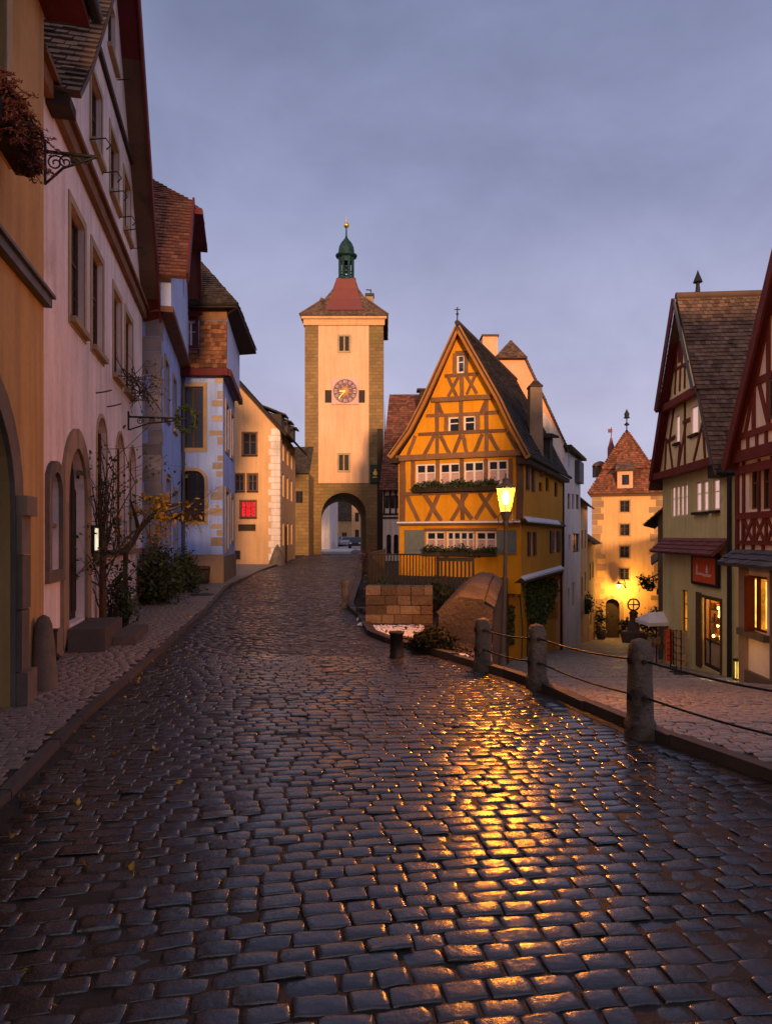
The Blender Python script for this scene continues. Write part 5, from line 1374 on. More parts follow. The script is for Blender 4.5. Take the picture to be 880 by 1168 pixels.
# window boxes
for (fr, r_, lab, n_) in ((f1, (474.5, 551, 568, 561), 'long planted flower box below the upper four windows of the saffron house', 1500), (s, (485, 626.5, 566, 634), 'long planted flower box below the lower windows of the saffron house', 1200)):
    q = fr.rect(*r_); t = thing('flower_box', lab, 'flower box', fr.p(q[0], q[2], .1), 'flower boxes on windows')
    m = MB(); m.fbox(fr, q[0], q[1], q[2], lerp(q[2], q[3], .55), .085, .32); m.build('box', MT['timber_dark'], t)
    m = MB()
    for _ in range(n_):
        a = rr(q[0] - .05, q[1] + .05); leaf(m, fr.p(a, lerp(q[2], q[3], .72) + R.gauss(0, .09) + .05 * math.sin(a * 5), .22 + R.gauss(0, .09)), rr(.05, .1))
    m.build('foliage', MT['leaf'], t)
    m = MB()
    for _ in range(34):
        a = rr(q[0], q[1]); leaf(m, fr.p(a, lerp(q[2], q[3], .8) + R.gauss(0, .07), .3 + R.gauss(0, .05)), rr(.05, .09))
    m.build('blossom', MT['leaf_rust'], t)

# ================================================================ street lamp
lp = thing('street_lamp', 'lit iron street lamp on a slim post in front of the saffron house', 'street lamp', (1.70, 10.0, zs(10)))
LC = V((at(576.3, 570, 10).x, 10.0, 0)); zz0 = zs(10)
m = MB(); B0_ = V((1.70, 10, 0))
m.lathe((B0_.x, 10, zz0), [(.10, 0), (.10, .1), (.07, .16), (.055, .6), (.045, .66)], 12)
m.tube([B0_ + Z * (zz0 + .6), lerp(B0_, LC, .5) + Z * .7, LC + Z * 1.55], [.040, .034, .028], 10)
m.lathe((LC.x, 10, 1.5), [(.04, 0), (.045, .03), (.03, .06), (.026, .3), (.024, .42), (.05, .46), (.026, .5)], 12)
m.build('post', MT['lamp_post'], lp)
m = MB()
zb_, zt_ = 2.115, 2.455
rb, rt_ = .085, .145
hexp = lambda r, z: [V((LC.x + r * math.cos(k * math.pi / 3 + .26), 10 + r * math.sin(k * math.pi / 3 + .26), z)) for k in range(6)]
pb_, pt_ = hexp(rb, zb_), hexp(rt_, zt_)
for k in range(6):
    m.tube([pb_[k], pt_[k]], .006, 5); m.tube([pb_[k], pb_[(k + 1) % 6]], .008, 5); m.tube([pt_[k], pt_[(k + 1) % 6]], .010, 5)
m.lathe((LC.x, 10, 2.0), [(.02, -.06), (.05, .0), (.075, .06), (rb + .01, .108)], 6, ang=.26, smooth=False)
m.lathe((LC.x, 10, zt_), [(rt_ + .02, .006), (rt_ + .015, .02), (.075, .075), (.055, .085), (.05, .12), (.06, .13), (.02, .155), (.012, .19), (.02, .20), (.004, .225)], 6, ang=.26, smooth=False)
for k in range(6):
    a = k * math.pi / 3 + .26; q = V((LC.x + (rt_ + .005) * math.cos(a), 10 + (rt_ + .005) * math.sin(a), zt_)); m.tube([q, q + Z * .04], [.011, .002], 5)
for sx in (-1, 1): m.tube([LC + Z * 1.93 + V((sx * .0, 0, 0)), LC + Z * 1.95 + V((sx * .1, 0, 0)), LC + Z * 2.03 + V((sx * .11, 0, 0)), LC + Z * 2.1 + V((sx * .08, 0, 0))], .009, 5)
lan = m.build('lantern', MT['lamp_post'], lp)
m = MB()
gb, gtp = hexp(rb - .006, zb_ + .008), hexp(rt_ - .008, zt_ - .006)
for k in range(6): m.poly([gb[k], gb[(k + 1) % 6], gtp[(k + 1) % 6], gtp[k]], .5)
gm = bpy.data.materials.new('lamp_glass'); t_ = nt(gm); o_ = N(t_, 'ShaderNodeOutputMaterial'); mx = N(t_, 'ShaderNodeMixShader'); mx.inputs[0].default_value = .5
em = N(t_, 'ShaderNodeEmission'); em.inputs[0].default_value = (1, .44, .05, 1); em.inputs[1].default_value = LAMP_EMIT
tr_ = N(t_, 'ShaderNodeBsdfTransparent'); t_.links.new(tr_.outputs[0], mx.inputs[1]); t_.links.new(em.outputs[0], mx.inputs[2]); t_.links.new(mx.outputs[0], o_.inputs[0])
m.build('glass', gm, lan)
m = MB(); m.lathe((LC.x, 10, 2.22), [(.02, 0), (.04, .02), (.048, .12), (.03, .19), (.004, .21)], 12); m.build('bulb', emit_mat('bulb', (1, .66, .25), 30), lan)
def point(name, loc, power, col, r):
    l = bpy.data.lights.new(name, 'POINT'); l.energy = power; l.color = col; l.shadow_soft_size = r
    o = bpy.data.objects.new(name, l); COL.objects.link(o); o.location = loc; return o
point('lamp_light', (LC.x, 10, 2.33), LAMP_W, (1, .275, .012), .09)

# ================================================================ bed, walls and rails between road and lane
def blockwall(fr, a0, a1, z0, z1, th, rows, name, label, cat, mt):
    t = MB(); z = z0
    for r_ in range(rows):
        h_ = (z1 - z0) / rows
        a = a0 - (0 if r_ % 2 else .0)
        while a < a1 - .02:
            L = rr(.20, .42); b = min(a1, a + L)
            if a1 - b < .14: b = a1
            e = rr(-.02, .02)
            t.fbox(fr, a + .008, b - .008, z + .008, z + h_ - .008, -th, e)
            a = b
        z += h_
    t.fbox(fr, a0 + .03, a1 - .03, z0, z1 - .03, -th + .02, -.03)
    o = t.build(name, MT[mt]); tag(o, label, cat); return o
fr = Fr((-.40, 13.25), (.90, 13.15))
blockwall(fr, 0, fr.w, -.12, .79, .5, 5, 'stone_wall', 'low square wall of rough orange brown sandstone blocks beside the planting bed', 'wall', 'sand_block')
fr = Fr((-.66, 14.9), (-.36, 14.2)); blockwall(fr, 0, fr.w, -.1, .22, .3, 1, 'stone_block', 'small squared sandstone block left of the low block wall', 'stone block', 'sand_block')
# massive sloping stair parapet
A = [at(500, 702, 10.8), at(522, 684, 10.8), at(551, 688, 10.8), at(566, 695, 10.9)]
Bk = [at(541, 659, 13.4), at(549, 655, 13.5), at(563, 657, 13.5), at(572, 665, 13.4)]
A[3].x = 1.70; 
mb = MB(); nn = 7; rows_ = []
for i in range(nn + 1):
    t_ = i / nn; row = []
    for k in range(4):
        q = lerp(A[k], Bk[k], t_) + Z * (.05 * math.sin(math.pi * t_)); row.append(q)
    rows_.append(row)
vs = [q for r_ in rows_ for q in r_]
mb.add(vs, [[i * 4 + k, i * 4 + k + 1, (i + 1) * 4 + k + 1, (i + 1) * 4 + k] for i in range(nn) for k in range(3)], .6)
def down(q, z): return V((q.x, q.y, z))
fb_ = [down(q, -1.4) for q in A]; fb_[3] = V((1.62, 10.8, -1.4))
mb.add([fb_[0], fb_[1], fb_[2], fb_[3], A[3], A[2], A[1], A[0]], [list(range(8))], .4)
L_ = [r_[0] for r_ in rows_]; R_ = [r_[3] for r_ in rows_]
for ch, kk_ in ((L_, 0), (R_, 3)):
    for i in range(nn): mb.add([down(ch[i], -2.2), down(ch[i + 1], -2.2), ch[i + 1], ch[i]], [[0, 1, 2, 3]], .4)
mb.add([down(Bk[0], -2.2)] + Bk + [down(Bk[3], -2.2)], [list(range(6))], .4)
o = mb.build('stair_parapet', MT['parapet_stone']); tag(o, 'massive weathered stone stair parapet with a sloping cap left of the lamp post', 'parapet')
cp = MB()
for i in range(nn):
    for k in range(3):
        a, b, c, d_ = rows_[i][k], rows_[i][k + 1], rows_[i + 1][k + 1], rows_[i + 1][k]
        n_ = (b - a).cross(d_ - a).normalized(); n_ = n_ if n_.z > 0 else -n_
        g1 = .012
        pts = [lerp(lerp(a, b, g1), lerp(d_, c, g1), .015), lerp(lerp(a, b, 1 - g1), lerp(d_, c, 1 - g1), .015), lerp(lerp(a, b, 1 - g1), lerp(d_, c, 1 - g1), .985), lerp(lerp(a, b, g1), lerp(d_, c, g1), .985)]
        h_ = .045 + rr(0, .012)
        cp.hexa([q + n_ * .002 for q in pts] + [q + n_ * h_ for q in pts])
cpo = cp.build('cap_stones', MT['parapet_stone'], o)
# snow patches
def snow_patch(mb, c, rx, ry, n, seed, hgt=.05):
    rs = random.Random(seed); c = V(c); k = 26; vs = [c + Z * hgt]
    for ringi, f in ((0, .6), (1, 1.0)):
        for i in range(k):
            a = i / k * 6.2832; r_ = f * (1 + .22 * math.sin(a * 3 + seed) + .16 * math.sin(a * 7 + seed * 2) + rs.uniform(-.07, .07))
            vs.append(c + V((rx * r_ * math.cos(a), ry * r_ * math.sin(a), hgt * (.75 + rs.uniform(-.2, .2)) if ringi == 0 else -.02)))
    fs = [[0, 1 + i, 1 + (i + 1) % k] for i in range(k)] + [[1 + i, 1 + k + i, 1 + k + (i + 1) % k, 1 + (i + 1) % k] for i in range(k)]
    mb.add(vs, fs, .5, True)
m = MB()
for (px, py, Y, rx, ry, sd_) in ((520, 752, 9.75, .30, .12, 1), (545, 757, 9.4, .2, .09, 2), (505, 748, 10.0, .14, .10, 7), (430, 722, 12.5, .30, .22, 3), (455, 720, 12.6, .26, .2, 4), (415, 715, 13.3, .2, .3, 5), (470, 723, 12.2, .18, .13, 6), (440, 728, 11.8, .16, .07, 8), (410, 706, 14.2, .12, .25, 9)):
    q = at(px, py, Y); snow_patch(m, (q.x, Y, .05), rx * .55, ry * .6, 20, sd_, .035)
rsn = random.Random(5)
for _ in range(190):
    Y = rsn.uniform(11.6, 13.0); x = pl(KR, Y) + .2 + rsn.random() * .9; snow_patch(m, (x, Y, .05), rsn.uniform(.02, .07), rsn.uniform(.02, .06), 8, rsn.randint(1, 99), .03)
tag(m.build('snow', MT['snow']), 'thin patches of old snow on the planting bed', 'snow', kind='stuff')
m = MB()
for _ in range(420):
    Y = rsn.uniform(9.6, 13.0); x = pl(KR, Y) + .22 + rsn.random() * 1.1
    if x > pl(BND, Y) - .1: continue
    m.lathe((x, Y, .03), [(rsn.uniform(.01, .03), 0), (rsn.uniform(.02, .045), .02), (.008, rsn.uniform(.03, .05))], 5)
tag(m.build('gravel', MT['kerb']), 'small loose stones lying on the planting bed', 'gravel', kind='stuff')
# shrub in the bed
t = thing('shrub', 'low spiky dark shrub in the bed by the stair parapet', 'shrub', (.73, 10.35, .06))
m = MB(); tips = []
for _ in range(46):
    a = rr(0, 6.28); e_ = rr(.25, 1.3); twig(m, (.73 + rr(-.1, .1), 10.35 + rr(-.06, .06), .05), V((math.cos(a), math.sin(a) * .8, e_ * .8)), rr(.16, .27), .008, 1, tips, .2, 4)
m.build('stem', MT['bark'], t)
m = MB()
for q in tips:
    for _ in range(13): leaf(m, q + V((R.gauss(0, .035), R.gauss(0, .035), R.gauss(0, .03))), rr(.02, .045), None, None, 3.2)
m.build('foliage', MT['needle'], t)
# short black post on the road
m = MB(); q = at(452, 750, 9.9); m.lathe((q.x, 9.9, zroad(q.x, 9.9)), [(.105, -.02), (.105, .02), (.095, .03), (.095, .33), (.11, .335), (.11, .365), (.09, .37), (.085, .345), (.02, .345)], 20)
o = m.build('metal_post', MT['iron']); tag(o, 'short black metal post standing at the edge of the cobbles before the shrub', 'post')
# turned sandstone post
m = MB(); m.lathe((-.98, 16.6, .0), [(.14, 0), (.14, .10), (.10, .14), (.085, .2), (.10, .36), (.085, .5), (.105, .56), (.12, .62), (.105, .68), (.06, .70)], 8, smooth=False)
t = thing('carved_post', 'small carved sandstone post at the right edge of the upper street', 'stone post', (-.98, 16.6, .05))
m.build('shaft', MT['sand_block'], t); m = MB(); m.box((-1.32, 16.3, -.05), (-.78, 16.9, .055)); m.build('base', MT['sand_dark'], t)
# terrace stair beside the rail
st = MB()
for k in range(7):
    st.box((-.62 - .0 * k, 18.0 + k * .62, -.1), (-.12, 18.0 + k * .62 + .6, .16 + k * .15))
o = st.build('stone_stair', MT['step']); tag(o, 'dark stone stair climbing behind the carved post beside the railing', 'stair')
# railing and gate in front of the saffron house
def railing(name, label, p0, p1, z0, z1, nb, mt, bw=.028, fat=.04):
    t = thing(name, label, 'railing', (p0[0], p0[1], z0)); a, b = V((*p0, 0)), V((*p1, 0)); u = (b - a).normalized()
    m = MB(); m.bar(a + Z * z1, b + Z * z1, Z, fat, fat * 1.2); m.bar(a + Z * (z0 + .12), b + Z * (z0 + .12), Z, fat, fat * 1.2); m.build('rail', MT[mt], t)
    for e_ in (a, b): m = MB(); m.bar(e_ + Z * (z0 - .1), e_ + Z * (z1 + .06), u, .06, .06); m.build('post', MT[mt], t)
    for k in range(1, nb):
        m = MB(); q = lerp(a, b, k / nb); m.bar(q + Z * (z0 + .12), q + Z * z1, u, bw, bw); m.build('baluster', MT[mt], t)
    return t
railing('railing', 'thin dark railing in front of the saffron house', (-.42, 17.1), (1.30, 17.0), .1, zat(632.5, 17), 22, 'iron')
railing('railing_gate', 'heavier dark railing panel in front of the saffron house, right of the thin railing', (1.25, 16.6), (2.10, 16.5), .1, zat(638, 16.5), 9, 'iron', .045, .09)
railing('railing_return', 'short brown railing running back from the left end of the thin railing', (-.44, 17.2), (-.05, 22.0), .1, zat(632.5, 17), 18, 'brown_frame', .05, .06)
t = thing('bed_plants', 'straggly green plants between the low block wall and the railing', 'plants', (.4, 14.6, .1))
m = MB()
for k in range(16):
    x, y = rr(-.35, 1.35), rr(14.0, 16.2)
    tips = []
    for _ in range(4): twig(m, (x, y, .05), V((R.gauss(0, .5), R.gauss(0, .4), 1)), rr(.5, .95), .008, 1, tips, .35, 4)
m.build('stem', MT['bark'], t)
m = MB()
for k in range(22):
    x, y = rr(-.4, 1.5), rr(14.0, 16.4); foliage_ball(m, (x, y, rr(.3, .75)), .16, .16, .16, 90, .055, .35, k)
m.build('foliage', MT['leaf'], t)
t = thing('terrace_bushes', 'small brown autumn bush in front of the white house left of the saffron house', 'bush', (-.9, 30, .1))
m = MB(); tips = []
for k in range(7): twig(m, (-.75 + rr(-.2, .2), 30 + rr(-.2, .2), .05), V((R.gauss(0, .3), R.gauss(0, .3), 1)), .75, .02, 1, tips, .3, 4)
m.build('stem', MT['bark'], t)
m = MB()
for q in tips:
    for _ in range(30): leaf(m, q + V((R.gauss(0, .12), R.gauss(0, .12), R.gauss(0, .12))), .07)
m.build('foliage', MT['leaf_rust'], t)

# bollards with iron rails along the drop
BOL = [(2.24, 6.04, .84), (1.74, 7.89, .72), (1.26, 8.92, .66), (3.06, 4.5, .84)]
labs = ['tallest and nearest of the sandstone bollards along the right kerb', 'middle sandstone bollard of the iron rail along the right kerb', 'farthest sandstone bollard, next to the stair parapet and the lamp', 'sandstone bollard at the near end of the iron rails by the picture edge']
def bollard_mesh(x, y, h, seed):
    rs = random.Random(seed); m = MB(); prof = [(.145, -.05), (.145, .10), (.122, .15), (.118, .4), (.112, .62), (.118, .66), (.112, .74), (.085, .80), (.03, .82)]
    n_ = 28; vs = []; fs = []
    k_ = h / .82; P2 = []
    for i in range(len(prof) - 1):
        for j in range(3): t_ = j / 3; P2.append((lerp(prof[i][0], prof[i + 1][0], t_), lerp(prof[i][1], prof[i + 1][1], t_)))
    prof = [(a_ * .80, b_) for a_, b_ in P2 + [prof[-1]]]
    for r_, z_ in prof:
        for i in range(n_):
            a = 2 * math.pi * i / n_; sq_ = 1 / max(abs(math.cos(a)), abs(math.sin(a))) ** (.62 if z_ < .7 else .5)
            rr_ = r_ * sq_ * (1 + rs.uniform(-.022, .022) + .012 * math.sin(a * 3 + z_ * 9 + seed)); vs.append(V((x + rr_ * math.cos(a + .2), y + rr_ * math.sin(a + .2), zroad(x, y) + .02 + z_ * k_)))
    for i in range(len(prof) - 1):
        for k in range(n_): fs.append([i * n_ + k, i * n_ + (k + 1) % n_, (i + 1) * n_ + (k + 1) % n_, (i + 1) * n_ + k])
    fs.append([(len(prof) - 1) * n_ + k for k in range(n_)])
    m.add(vs, fs, rs.random(), True); return m
for i, (x, y, h) in enumerate(BOL):
    t = thing('bollard', labs[i], 'bollard', (x, y, zroad(x, y)), 'stone bollards along the kerb')
    bollard_mesh(x, y, h, i + 3).build('shaft', MT['bollard_stone'], t)
    for hh_ in (.80, .42):
        m = MB()
        m.tube([(x - .108, y - .02, zroad(x, y) + h * hh_), (x + .108, y + .02, zroad(x, y) + h * hh_)], .03, 8); m.tube([(x, y - .125, zroad(x, y) + h * hh_), (x, y - .08, zroad(x, y) + h * hh_)], .02, 6); m.build('rail_socket', MT['iron'], t)
segs = [((1.26, 8.92), (1.74, 7.89), .66, .72, 'between the farthest and the middle bollard'), ((1.74, 7.89), (2.24, 6.04), .72, .84, 'between the middle and the nearest bollard'), ((2.24, 6.04), (3.06, 4.5), .84, .84, 'from the nearest bollard out of the picture')]
for (p, q, h0, h1, wh) in segs:
    for lv, (k_, nm) in enumerate(((.80, 'upper'), (.42, 'lower'))):
        m = MB(); pts = []
        for i in range(13):
            t_ = i / 12; x, y = lerp(p[0], q[0], t_), lerp(p[1], q[1], t_)
            z_ = lerp(zroad(*p) + h0 * k_, zroad(*q) + h1 * k_, t_) - .035 * math.sin(math.pi * t_); pts.append((x, y, z_))
        m.tube(pts, .010, 8); o = m.build('iron_rail', MT['iron']); tag(o, '%s iron rail %s' % (nm, wh), 'rail', 'iron rails between the bollards')

# ================================================================ houses behind
hs = House('white_timbered_house', 'white timbered house with a steep red tile roof between the tower and the saffron house', 'house', (2, 48, 0))
x0 = at(436.5, 0, 47.5).x
s = hs.facade((x0, 47.5), (x0 + 7, 47.3), [(0, -.3), (7, -.3), (7, 5.5), (0, 5.2)]); 
for a in (.25, .75): hs.window(s, a, a + .32, .5, 1.9, rec=.1, fm='timber_dark', hole=arch_hole(a, a + .32, .5, 1.9))
for a in (.15, .55, .95): hs.window(s, a, a + .28, 3.7, 4.6, rec=.08, fm='timber_dark')
hs.wall.poly([s.p(0, -.3, 0), s.p(0, 5.2, 0), s.p(0, 12.2, -4.2), s.p(0, 5.2, -8.4), s.p(0, -.3, -8.4)], .5)
hs.wall.poly([s.p(7, -.3, 0), s.p(7, -.3, -8.4), s.p(7, 5.2, -8.4), s.p(7, 12.2, -4.2), s.p(7, 5.2, 0)], .5)
hs.finish('white_wall')
T = MB(); 
for (a0, b0, a1, b1) in ((0, 3.3, 3, 3.35), (0, 3.05, 3, 3.1), (.08, 3.3, .08, 5.2), (.5, 3.3, .5, 5.2), (.9, 3.3, .9, 5.2), (1.3, 3.3, 1.3, 5.2)): T.fbeam(s, a0, b0, a1, b1, .12, .002, .05)
hs.part(T, 'timber_frame', 'timber_dark')
rf = MB(); zR = zat(450, 51.7); tiles(rf, s.p(-.25, 4.95, .5), s.p(7, 4.95, .5), s.p(.35, zR, -4.2), s.p(7, zR, -4.2), .2, .22); tiles(rf, s.p(.0, 5, -8.6), s.p(7, 5, -8.6), s.p(.35, zR, -4.2), s.p(7, zR, -4.2), .25, .25); hs.part(rf, 'roof', 'tile_red')
ch = MB(); q = at(482, 455, 50); ch.box((q.x - .25, 49.6, 9.5), (q.x + .25, 50.3, zat(447, 50))); ch.box((q.x - .45, 49.5, zat(447, 50) + .005), (q.x + .45, 50.4, zat(444.5, 50))); hs.part(ch, 'chimney', 'timber_dark')
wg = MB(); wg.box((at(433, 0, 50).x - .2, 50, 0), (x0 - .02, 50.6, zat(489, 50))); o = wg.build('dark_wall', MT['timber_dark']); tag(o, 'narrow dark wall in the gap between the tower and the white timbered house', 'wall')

hb = House('peach_house', 'tall peach half-hipped house rising behind the saffron house, white towards the lane', 'house', (8, 41, -3))
Yg = 38.6
gx = lambda px: at(px, 0, Yg).x
XM, XR = gx(582), gx(643); hw = XR - XM
s = hb.facade((XM - hw, Yg), (XR, Yg)); zc = zat(407.5, Yg); zs_ = zat(503, Yg); w_ = s.w
tA = gx(598) - XM
s.outline = [(0, -6), (w_, -6), (w_, zs_), (w_ / 2 + tA, zc), (w_ / 2 - tA, zc), (0, zs_)]
e2 = (12.95, 45.6)
f = hb.facade((XR, Yg), e2, None); f.outline = [(0, -7), (f.w, -7), (f.w, zs_ - .3), (0, zs_ - .3)]
lowm = MB()
for r_ in ((647, 563, 650, 581), (652, 563.5, 654.5, 581), (656.5, 564, 660, 581), (648, 610, 650, 628), (652.5, 608.5, 660.5, 630), (647, 671, 649, 700), (652.5, 664, 655, 692)):
    q = f.rect(*r_); hb.window(f, *q, rec=.1, fm='dark_shutter', gm='pane')
hb.wall.poly([f.p(f.w, -7, 0), f.p(f.w, -7, -8), f.p(f.w, zs_, -8), f.p(f.w, zs_, 0)], .5)
fr_street = hb.frs.pop()
hb.finish('orange_wall')
lm = MB(); face_holes(lm, fr_street, fr_street.outline, fr_street.holes, .12); hb.part(lm, 'street_wall', 'white_wall')
lm = MB(); sF = s.shifted(.012); lm.poly([sF.p(w_ / 2 + 1.0, zs_ - 3.2), sF.p(w_ - .01, zs_ - 3.2), sF.p(w_ - .01, zs_ + .1), sF.p(w_ / 2 + 1.9, zs_ + 1.6), sF.p(w_ / 2 + 1.0, zs_ + 1.2)], .5); hb.part(lm, 'lower_gable_patch', 'white_wall')  # off-white patch over the lower right of the gable
rf = MB(); D_ = 9; of = .15
ux = V((.17, 1, 0)).normalized()
def bp(a, z, d): return s.p(a, z, 0) + V((0, -.15, 0)) + ux * d
zr_ = zat(389, Yg + 1.6)
sl = (zc - zs_) / (w_ / 2 - tA)
tiles(rf, bp(w_ + .25, zs_ - .25 * sl, 0), bp(w_ + .25, zs_ - .25 * sl, D_), bp(w_ / 2 + tA, zc + .05, 0), bp(w_ / 2 + tA, zc + .05, D_), .18, .2)
tiles(rf, bp(w_ / 2 + tA, zc + .05, 0), bp(w_ / 2 + tA, zc + .05, D_), bp(w_ / 2, zr_, 1.6), bp(w_ / 2, zr_, D_), .18, .2)
tiles(rf, bp(-.25, zs_ - .25 * sl, 0), bp(-.25, zs_ - .25 * sl, D_), bp(w_ / 2 - tA, zc + .05, 0), bp(w_ / 2 - tA, zc + .05, D_), .18, .2)
tiles(rf, bp(w_ / 2 - tA, zc + .05, 0), bp(w_ / 2 - tA, zc + .05, D_), bp(w_ / 2, zr_, 1.6), bp(w_ / 2, zr_, D_), .18, .2)
tiles(rf, bp(w_ / 2 - tA - .12, zc - .08, -.2), bp(w_ / 2 + tA + .12, zc - .08, -.2), bp(w_ / 2 - .02, zr_, 1.6), bp(w_ / 2 + .02, zr_, 1.6), .18, .2)
hb.part(rf, 'roof', 'tile_brown')
ch = MB(); x0, x1 = at(549, 0, 40).x, at(566, 0, 40).x; ch.box((x0, 39.6, 9.5), (x1, 40.5, zat(386, 40))); cq = hb.part(ch, 'chimney', 'orange_wall'); ch = MB(); ch.box((x0 - .06, 39.5, zat(386, 40) + .005), (x1 + .06, 40.6, zat(384, 40))); ch.build('chimney_cap', MT['tile_brown'], cq)
dm = MB(); q0, q1, b0, b1 = f.rect(655, 527, 660, 551); dm.fbox(f, q0, q1, b0, b1, .01, .3); hb.part(dm, 'bay', 'lead')
ev = MB(); ev.fbox(f, -.05, f.w, zs_ - .38, zs_ - .22, -.05, .4); hb.part(ev, 'eave_board', 'timber_dark')

def lane_house(name, label, p, q, z0, ze, wm, rm, wins, depth=7, wf='dark_shutter', gm='pane', rise=3.2, eov=.5):
    hh = House(name, label, 'house', (p[0], p[1], z0)); f = hh.facade(p, q); f.outline = [(0, z0 - 2), (f.w, z0 - 2), (f.w, ze), (0, ze)]
    for (a0, a1, b0, b1) in wins: hh.window(f, a0, a1, b0, b1, rec=.1, fm=wf, gm=gm)
    D = depth
    for a in (0, f.w):
        pts = [f.p(a, z0 - 2, 0), f.p(a, ze, 0), f.p(a, ze + rise, -D / 2), f.p(a, ze, -D), f.p(a, z0 - 2, -D)]
        hh.wall.poly(pts if a == 0 else pts[::-1], .5)
    hh.finish(wm)
    rf = MB(); k_ = rise / (D / 2)
    tiles(rf, f.p(-.2, ze - eov * k_ * .6, eov), f.p(f.w + .2, ze - eov * k_ * .6, eov), f.p(-.2, ze + rise + .05, -D / 2), f.p(f.w + .2, ze + rise + .05, -D / 2), .2, .2)
    tiles(rf, f.p(-.2, ze - eov * k_ * .6, -D - eov), f.p(f.w + .2, ze - eov * k_ * .6, -D - eov), f.p(-.2, ze + rise + .05, -D / 2), f.p(f.w + .2, ze + rise + .05, -D / 2), .25, .25)
    hh.part(rf, 'roof', rm)
    return hh, f
lane_house('lane_house', 'narrow cream house with dark shutters on the left of the lane', (12.95, 45.65), (15.1, 51.3), -5.8, 4.1, 'cream', 'tile_dark', [(.8, 2.0, .9, 2.2), (3.4, 4.6, .9, 2.2), (.8, 2.0, -2.4, -1.0), (3.4, 4.6, -2.2, -.8), (1.0, 1.8, -5.2, -3.4)])
lane_house('lane_house', 'low ochre house on the left of the lane next to the gate tower', (15.15, 51.35), (17.6, 57.6), -6.8, 1.4, 'ochre', 'tile_dark', [(1.2, 2.4, -1.6, -.3), (3.8, 5.0, -1.6, -.3), (2.0, 3.0, -5.2, -3.2)], rise=2.6)
t = thing('hanging_plant', 'dark bushy plant on a bracket at the ochre lane house', 'plant', at(666, 690, 50)); q = at(667, 690, 49)
m = MB(); foliage_ball(m, q, .55, .55, .6, 500, .14, .35, 9); m.build('foliage', MT['leaf'], t)
m = MB(); m.tube([q - Z * .4, q + V((-.9, .5, -.3))], .05, 6); m.build('bracket', MT['iron'], t)
# ================================================================ gate tower at the foot of the lane
YG = 60.0
gt = House('gate_tower', 'square cream gate tower with a pointed tile roof at the foot of the lane', 'gate tower', (21, 60, -7.2))
g0, g1 = at(676.5, 0, YG).x, at(752.5, 0, YG).x
Cg = at(714.3, 0, YG); ug = V((.944, -.33, 0)).normalized(); hwg = 2.93
s = gt.facade((Cg - ug * hwg), (Cg + ug * hwg)); w_ = s.w; P = s.p; zt = zat(563, YG)
q = s.rect(690, 683, 706, 726); arc = arch_hole(q[0], q[1], -8, q[3], 14); s.holes.append(arc)
s.outline = [(0, -8.2), (w_, -8.2), (w_, zt), (0, zt)]
for r_ in ((706.5, 571, 717, 584), (706.5, 598, 717, 611), (706.5, 623, 717, 636), (706.5, 648, 717, 661)):
    q = s.rect(*r_); gt.window(s, *q, rec=.14, fm='brown_frame', nv=1, nh=1)
    tr = MB(); h_ = rect_hole(*q); ring(tr, s, h_, offset_hole(h_, .10), .002, .03); gt.part(tr, 'window_surround', 'gate_stone')
gt.jamb = .5
DG = 6.2
for pts in ([P(w_, -8, 0), P(w_, -8, -DG), P(w_, zt, -DG), P(w_, zt, 0)], [P(0, -8, -DG), P(0, -8, 0), P(0, zt, 0), P(0, zt, -DG)], [P(0, -8, -DG), P(0, zt, -DG), P(w_, zt, -DG), P(w_, -8, -DG)]): gt.wall.poly(pts, .5)
gt.finish('gate_plaster')
m = MB(); ring(m, s, arc, offset_hole(arc, .32), .002, .08, True); gt.part(m, 'arch_surround', 'gate_stone')
m = MB(); m.fbox(s, arc[0][0], arc[1][0], -8, arc[2][1] + 2, -.62, -.52); gt.part(m, 'gate_door', 'door_dark')
qn = MB(); qn2 = MB(); b = -7.6; i = 0
while b < zt - .1:
    h_ = rr(.4, .75); 
    for side in (0, 1):
        L1 = (1.0 if (i + side) % 2 else .62) + rr(-.2, .2)
        if side: qn.fbox(s, w_ - L1, w_ + .015, b, min(zt, b + h_ - .03), .002, .02)
        else: qn2.fbox(s, -.015, L1, b, min(zt, b + h_ - .03), .002, .02)
    b += h_; i += 1
gt.part(qn, 'quoin', 'gate_stone'); gt.part(qn2, 'quoin', 'gate_stone')
m = MB(); m.fbox(s, -.15, w_ + .15, zt - .22, zt + .0, .002, .15); gt.part(m, 'cornice', 'brown_frame')
cx, cy = P(w_ / 2, 0, -DG / 2).x, P(w_ / 2, 0, -DG / 2).y
def sqr(h, hy_, z, dy=0): return [P(w_ / 2 - h, z, -DG / 2 + hy_), P(w_ / 2 + h, z, -DG / 2 + hy_), P(w_ / 2 + h, z, -DG / 2 - hy_), P(w_ / 2 - h, z, -DG / 2 - hy_)]
za, zb_, zc_ = zt + .02, zat(534, YG + 1.2), zat(494, cy)
zb_ = zat(537, cy)
r0, r1, r1b, r2, r3 = sqr(w_ / 2 + .3, DG / 2 + .3, za), sqr(1.95, 1.95, zb_), sqr(2.12, 2.12, zb_ + .02), sqr(1.12, 1.12, zat(515, cy)), sqr(.12, .12, zc_)
rf = MB()
for k in range(4):
    for A, B in ((r0, r1), (r1b, r2), (r2, r3)): tiles(rf, A[k], A[(k + 1) % 4], B[k], B[(k + 1) % 4], .24, .2, lift=.06)
for k in range(4):
    for A, B in ((r0, r1), (r1b, r2), (r2, r3)):
        for i in range(9): # hip tiles
            a, b = lerp(A[k], B[k], i / 9), lerp(A[k], B[k], (i + 1) / 9); rf.tube([a + Z * .10, b + Z * .05], [.12, .08], 6, True)
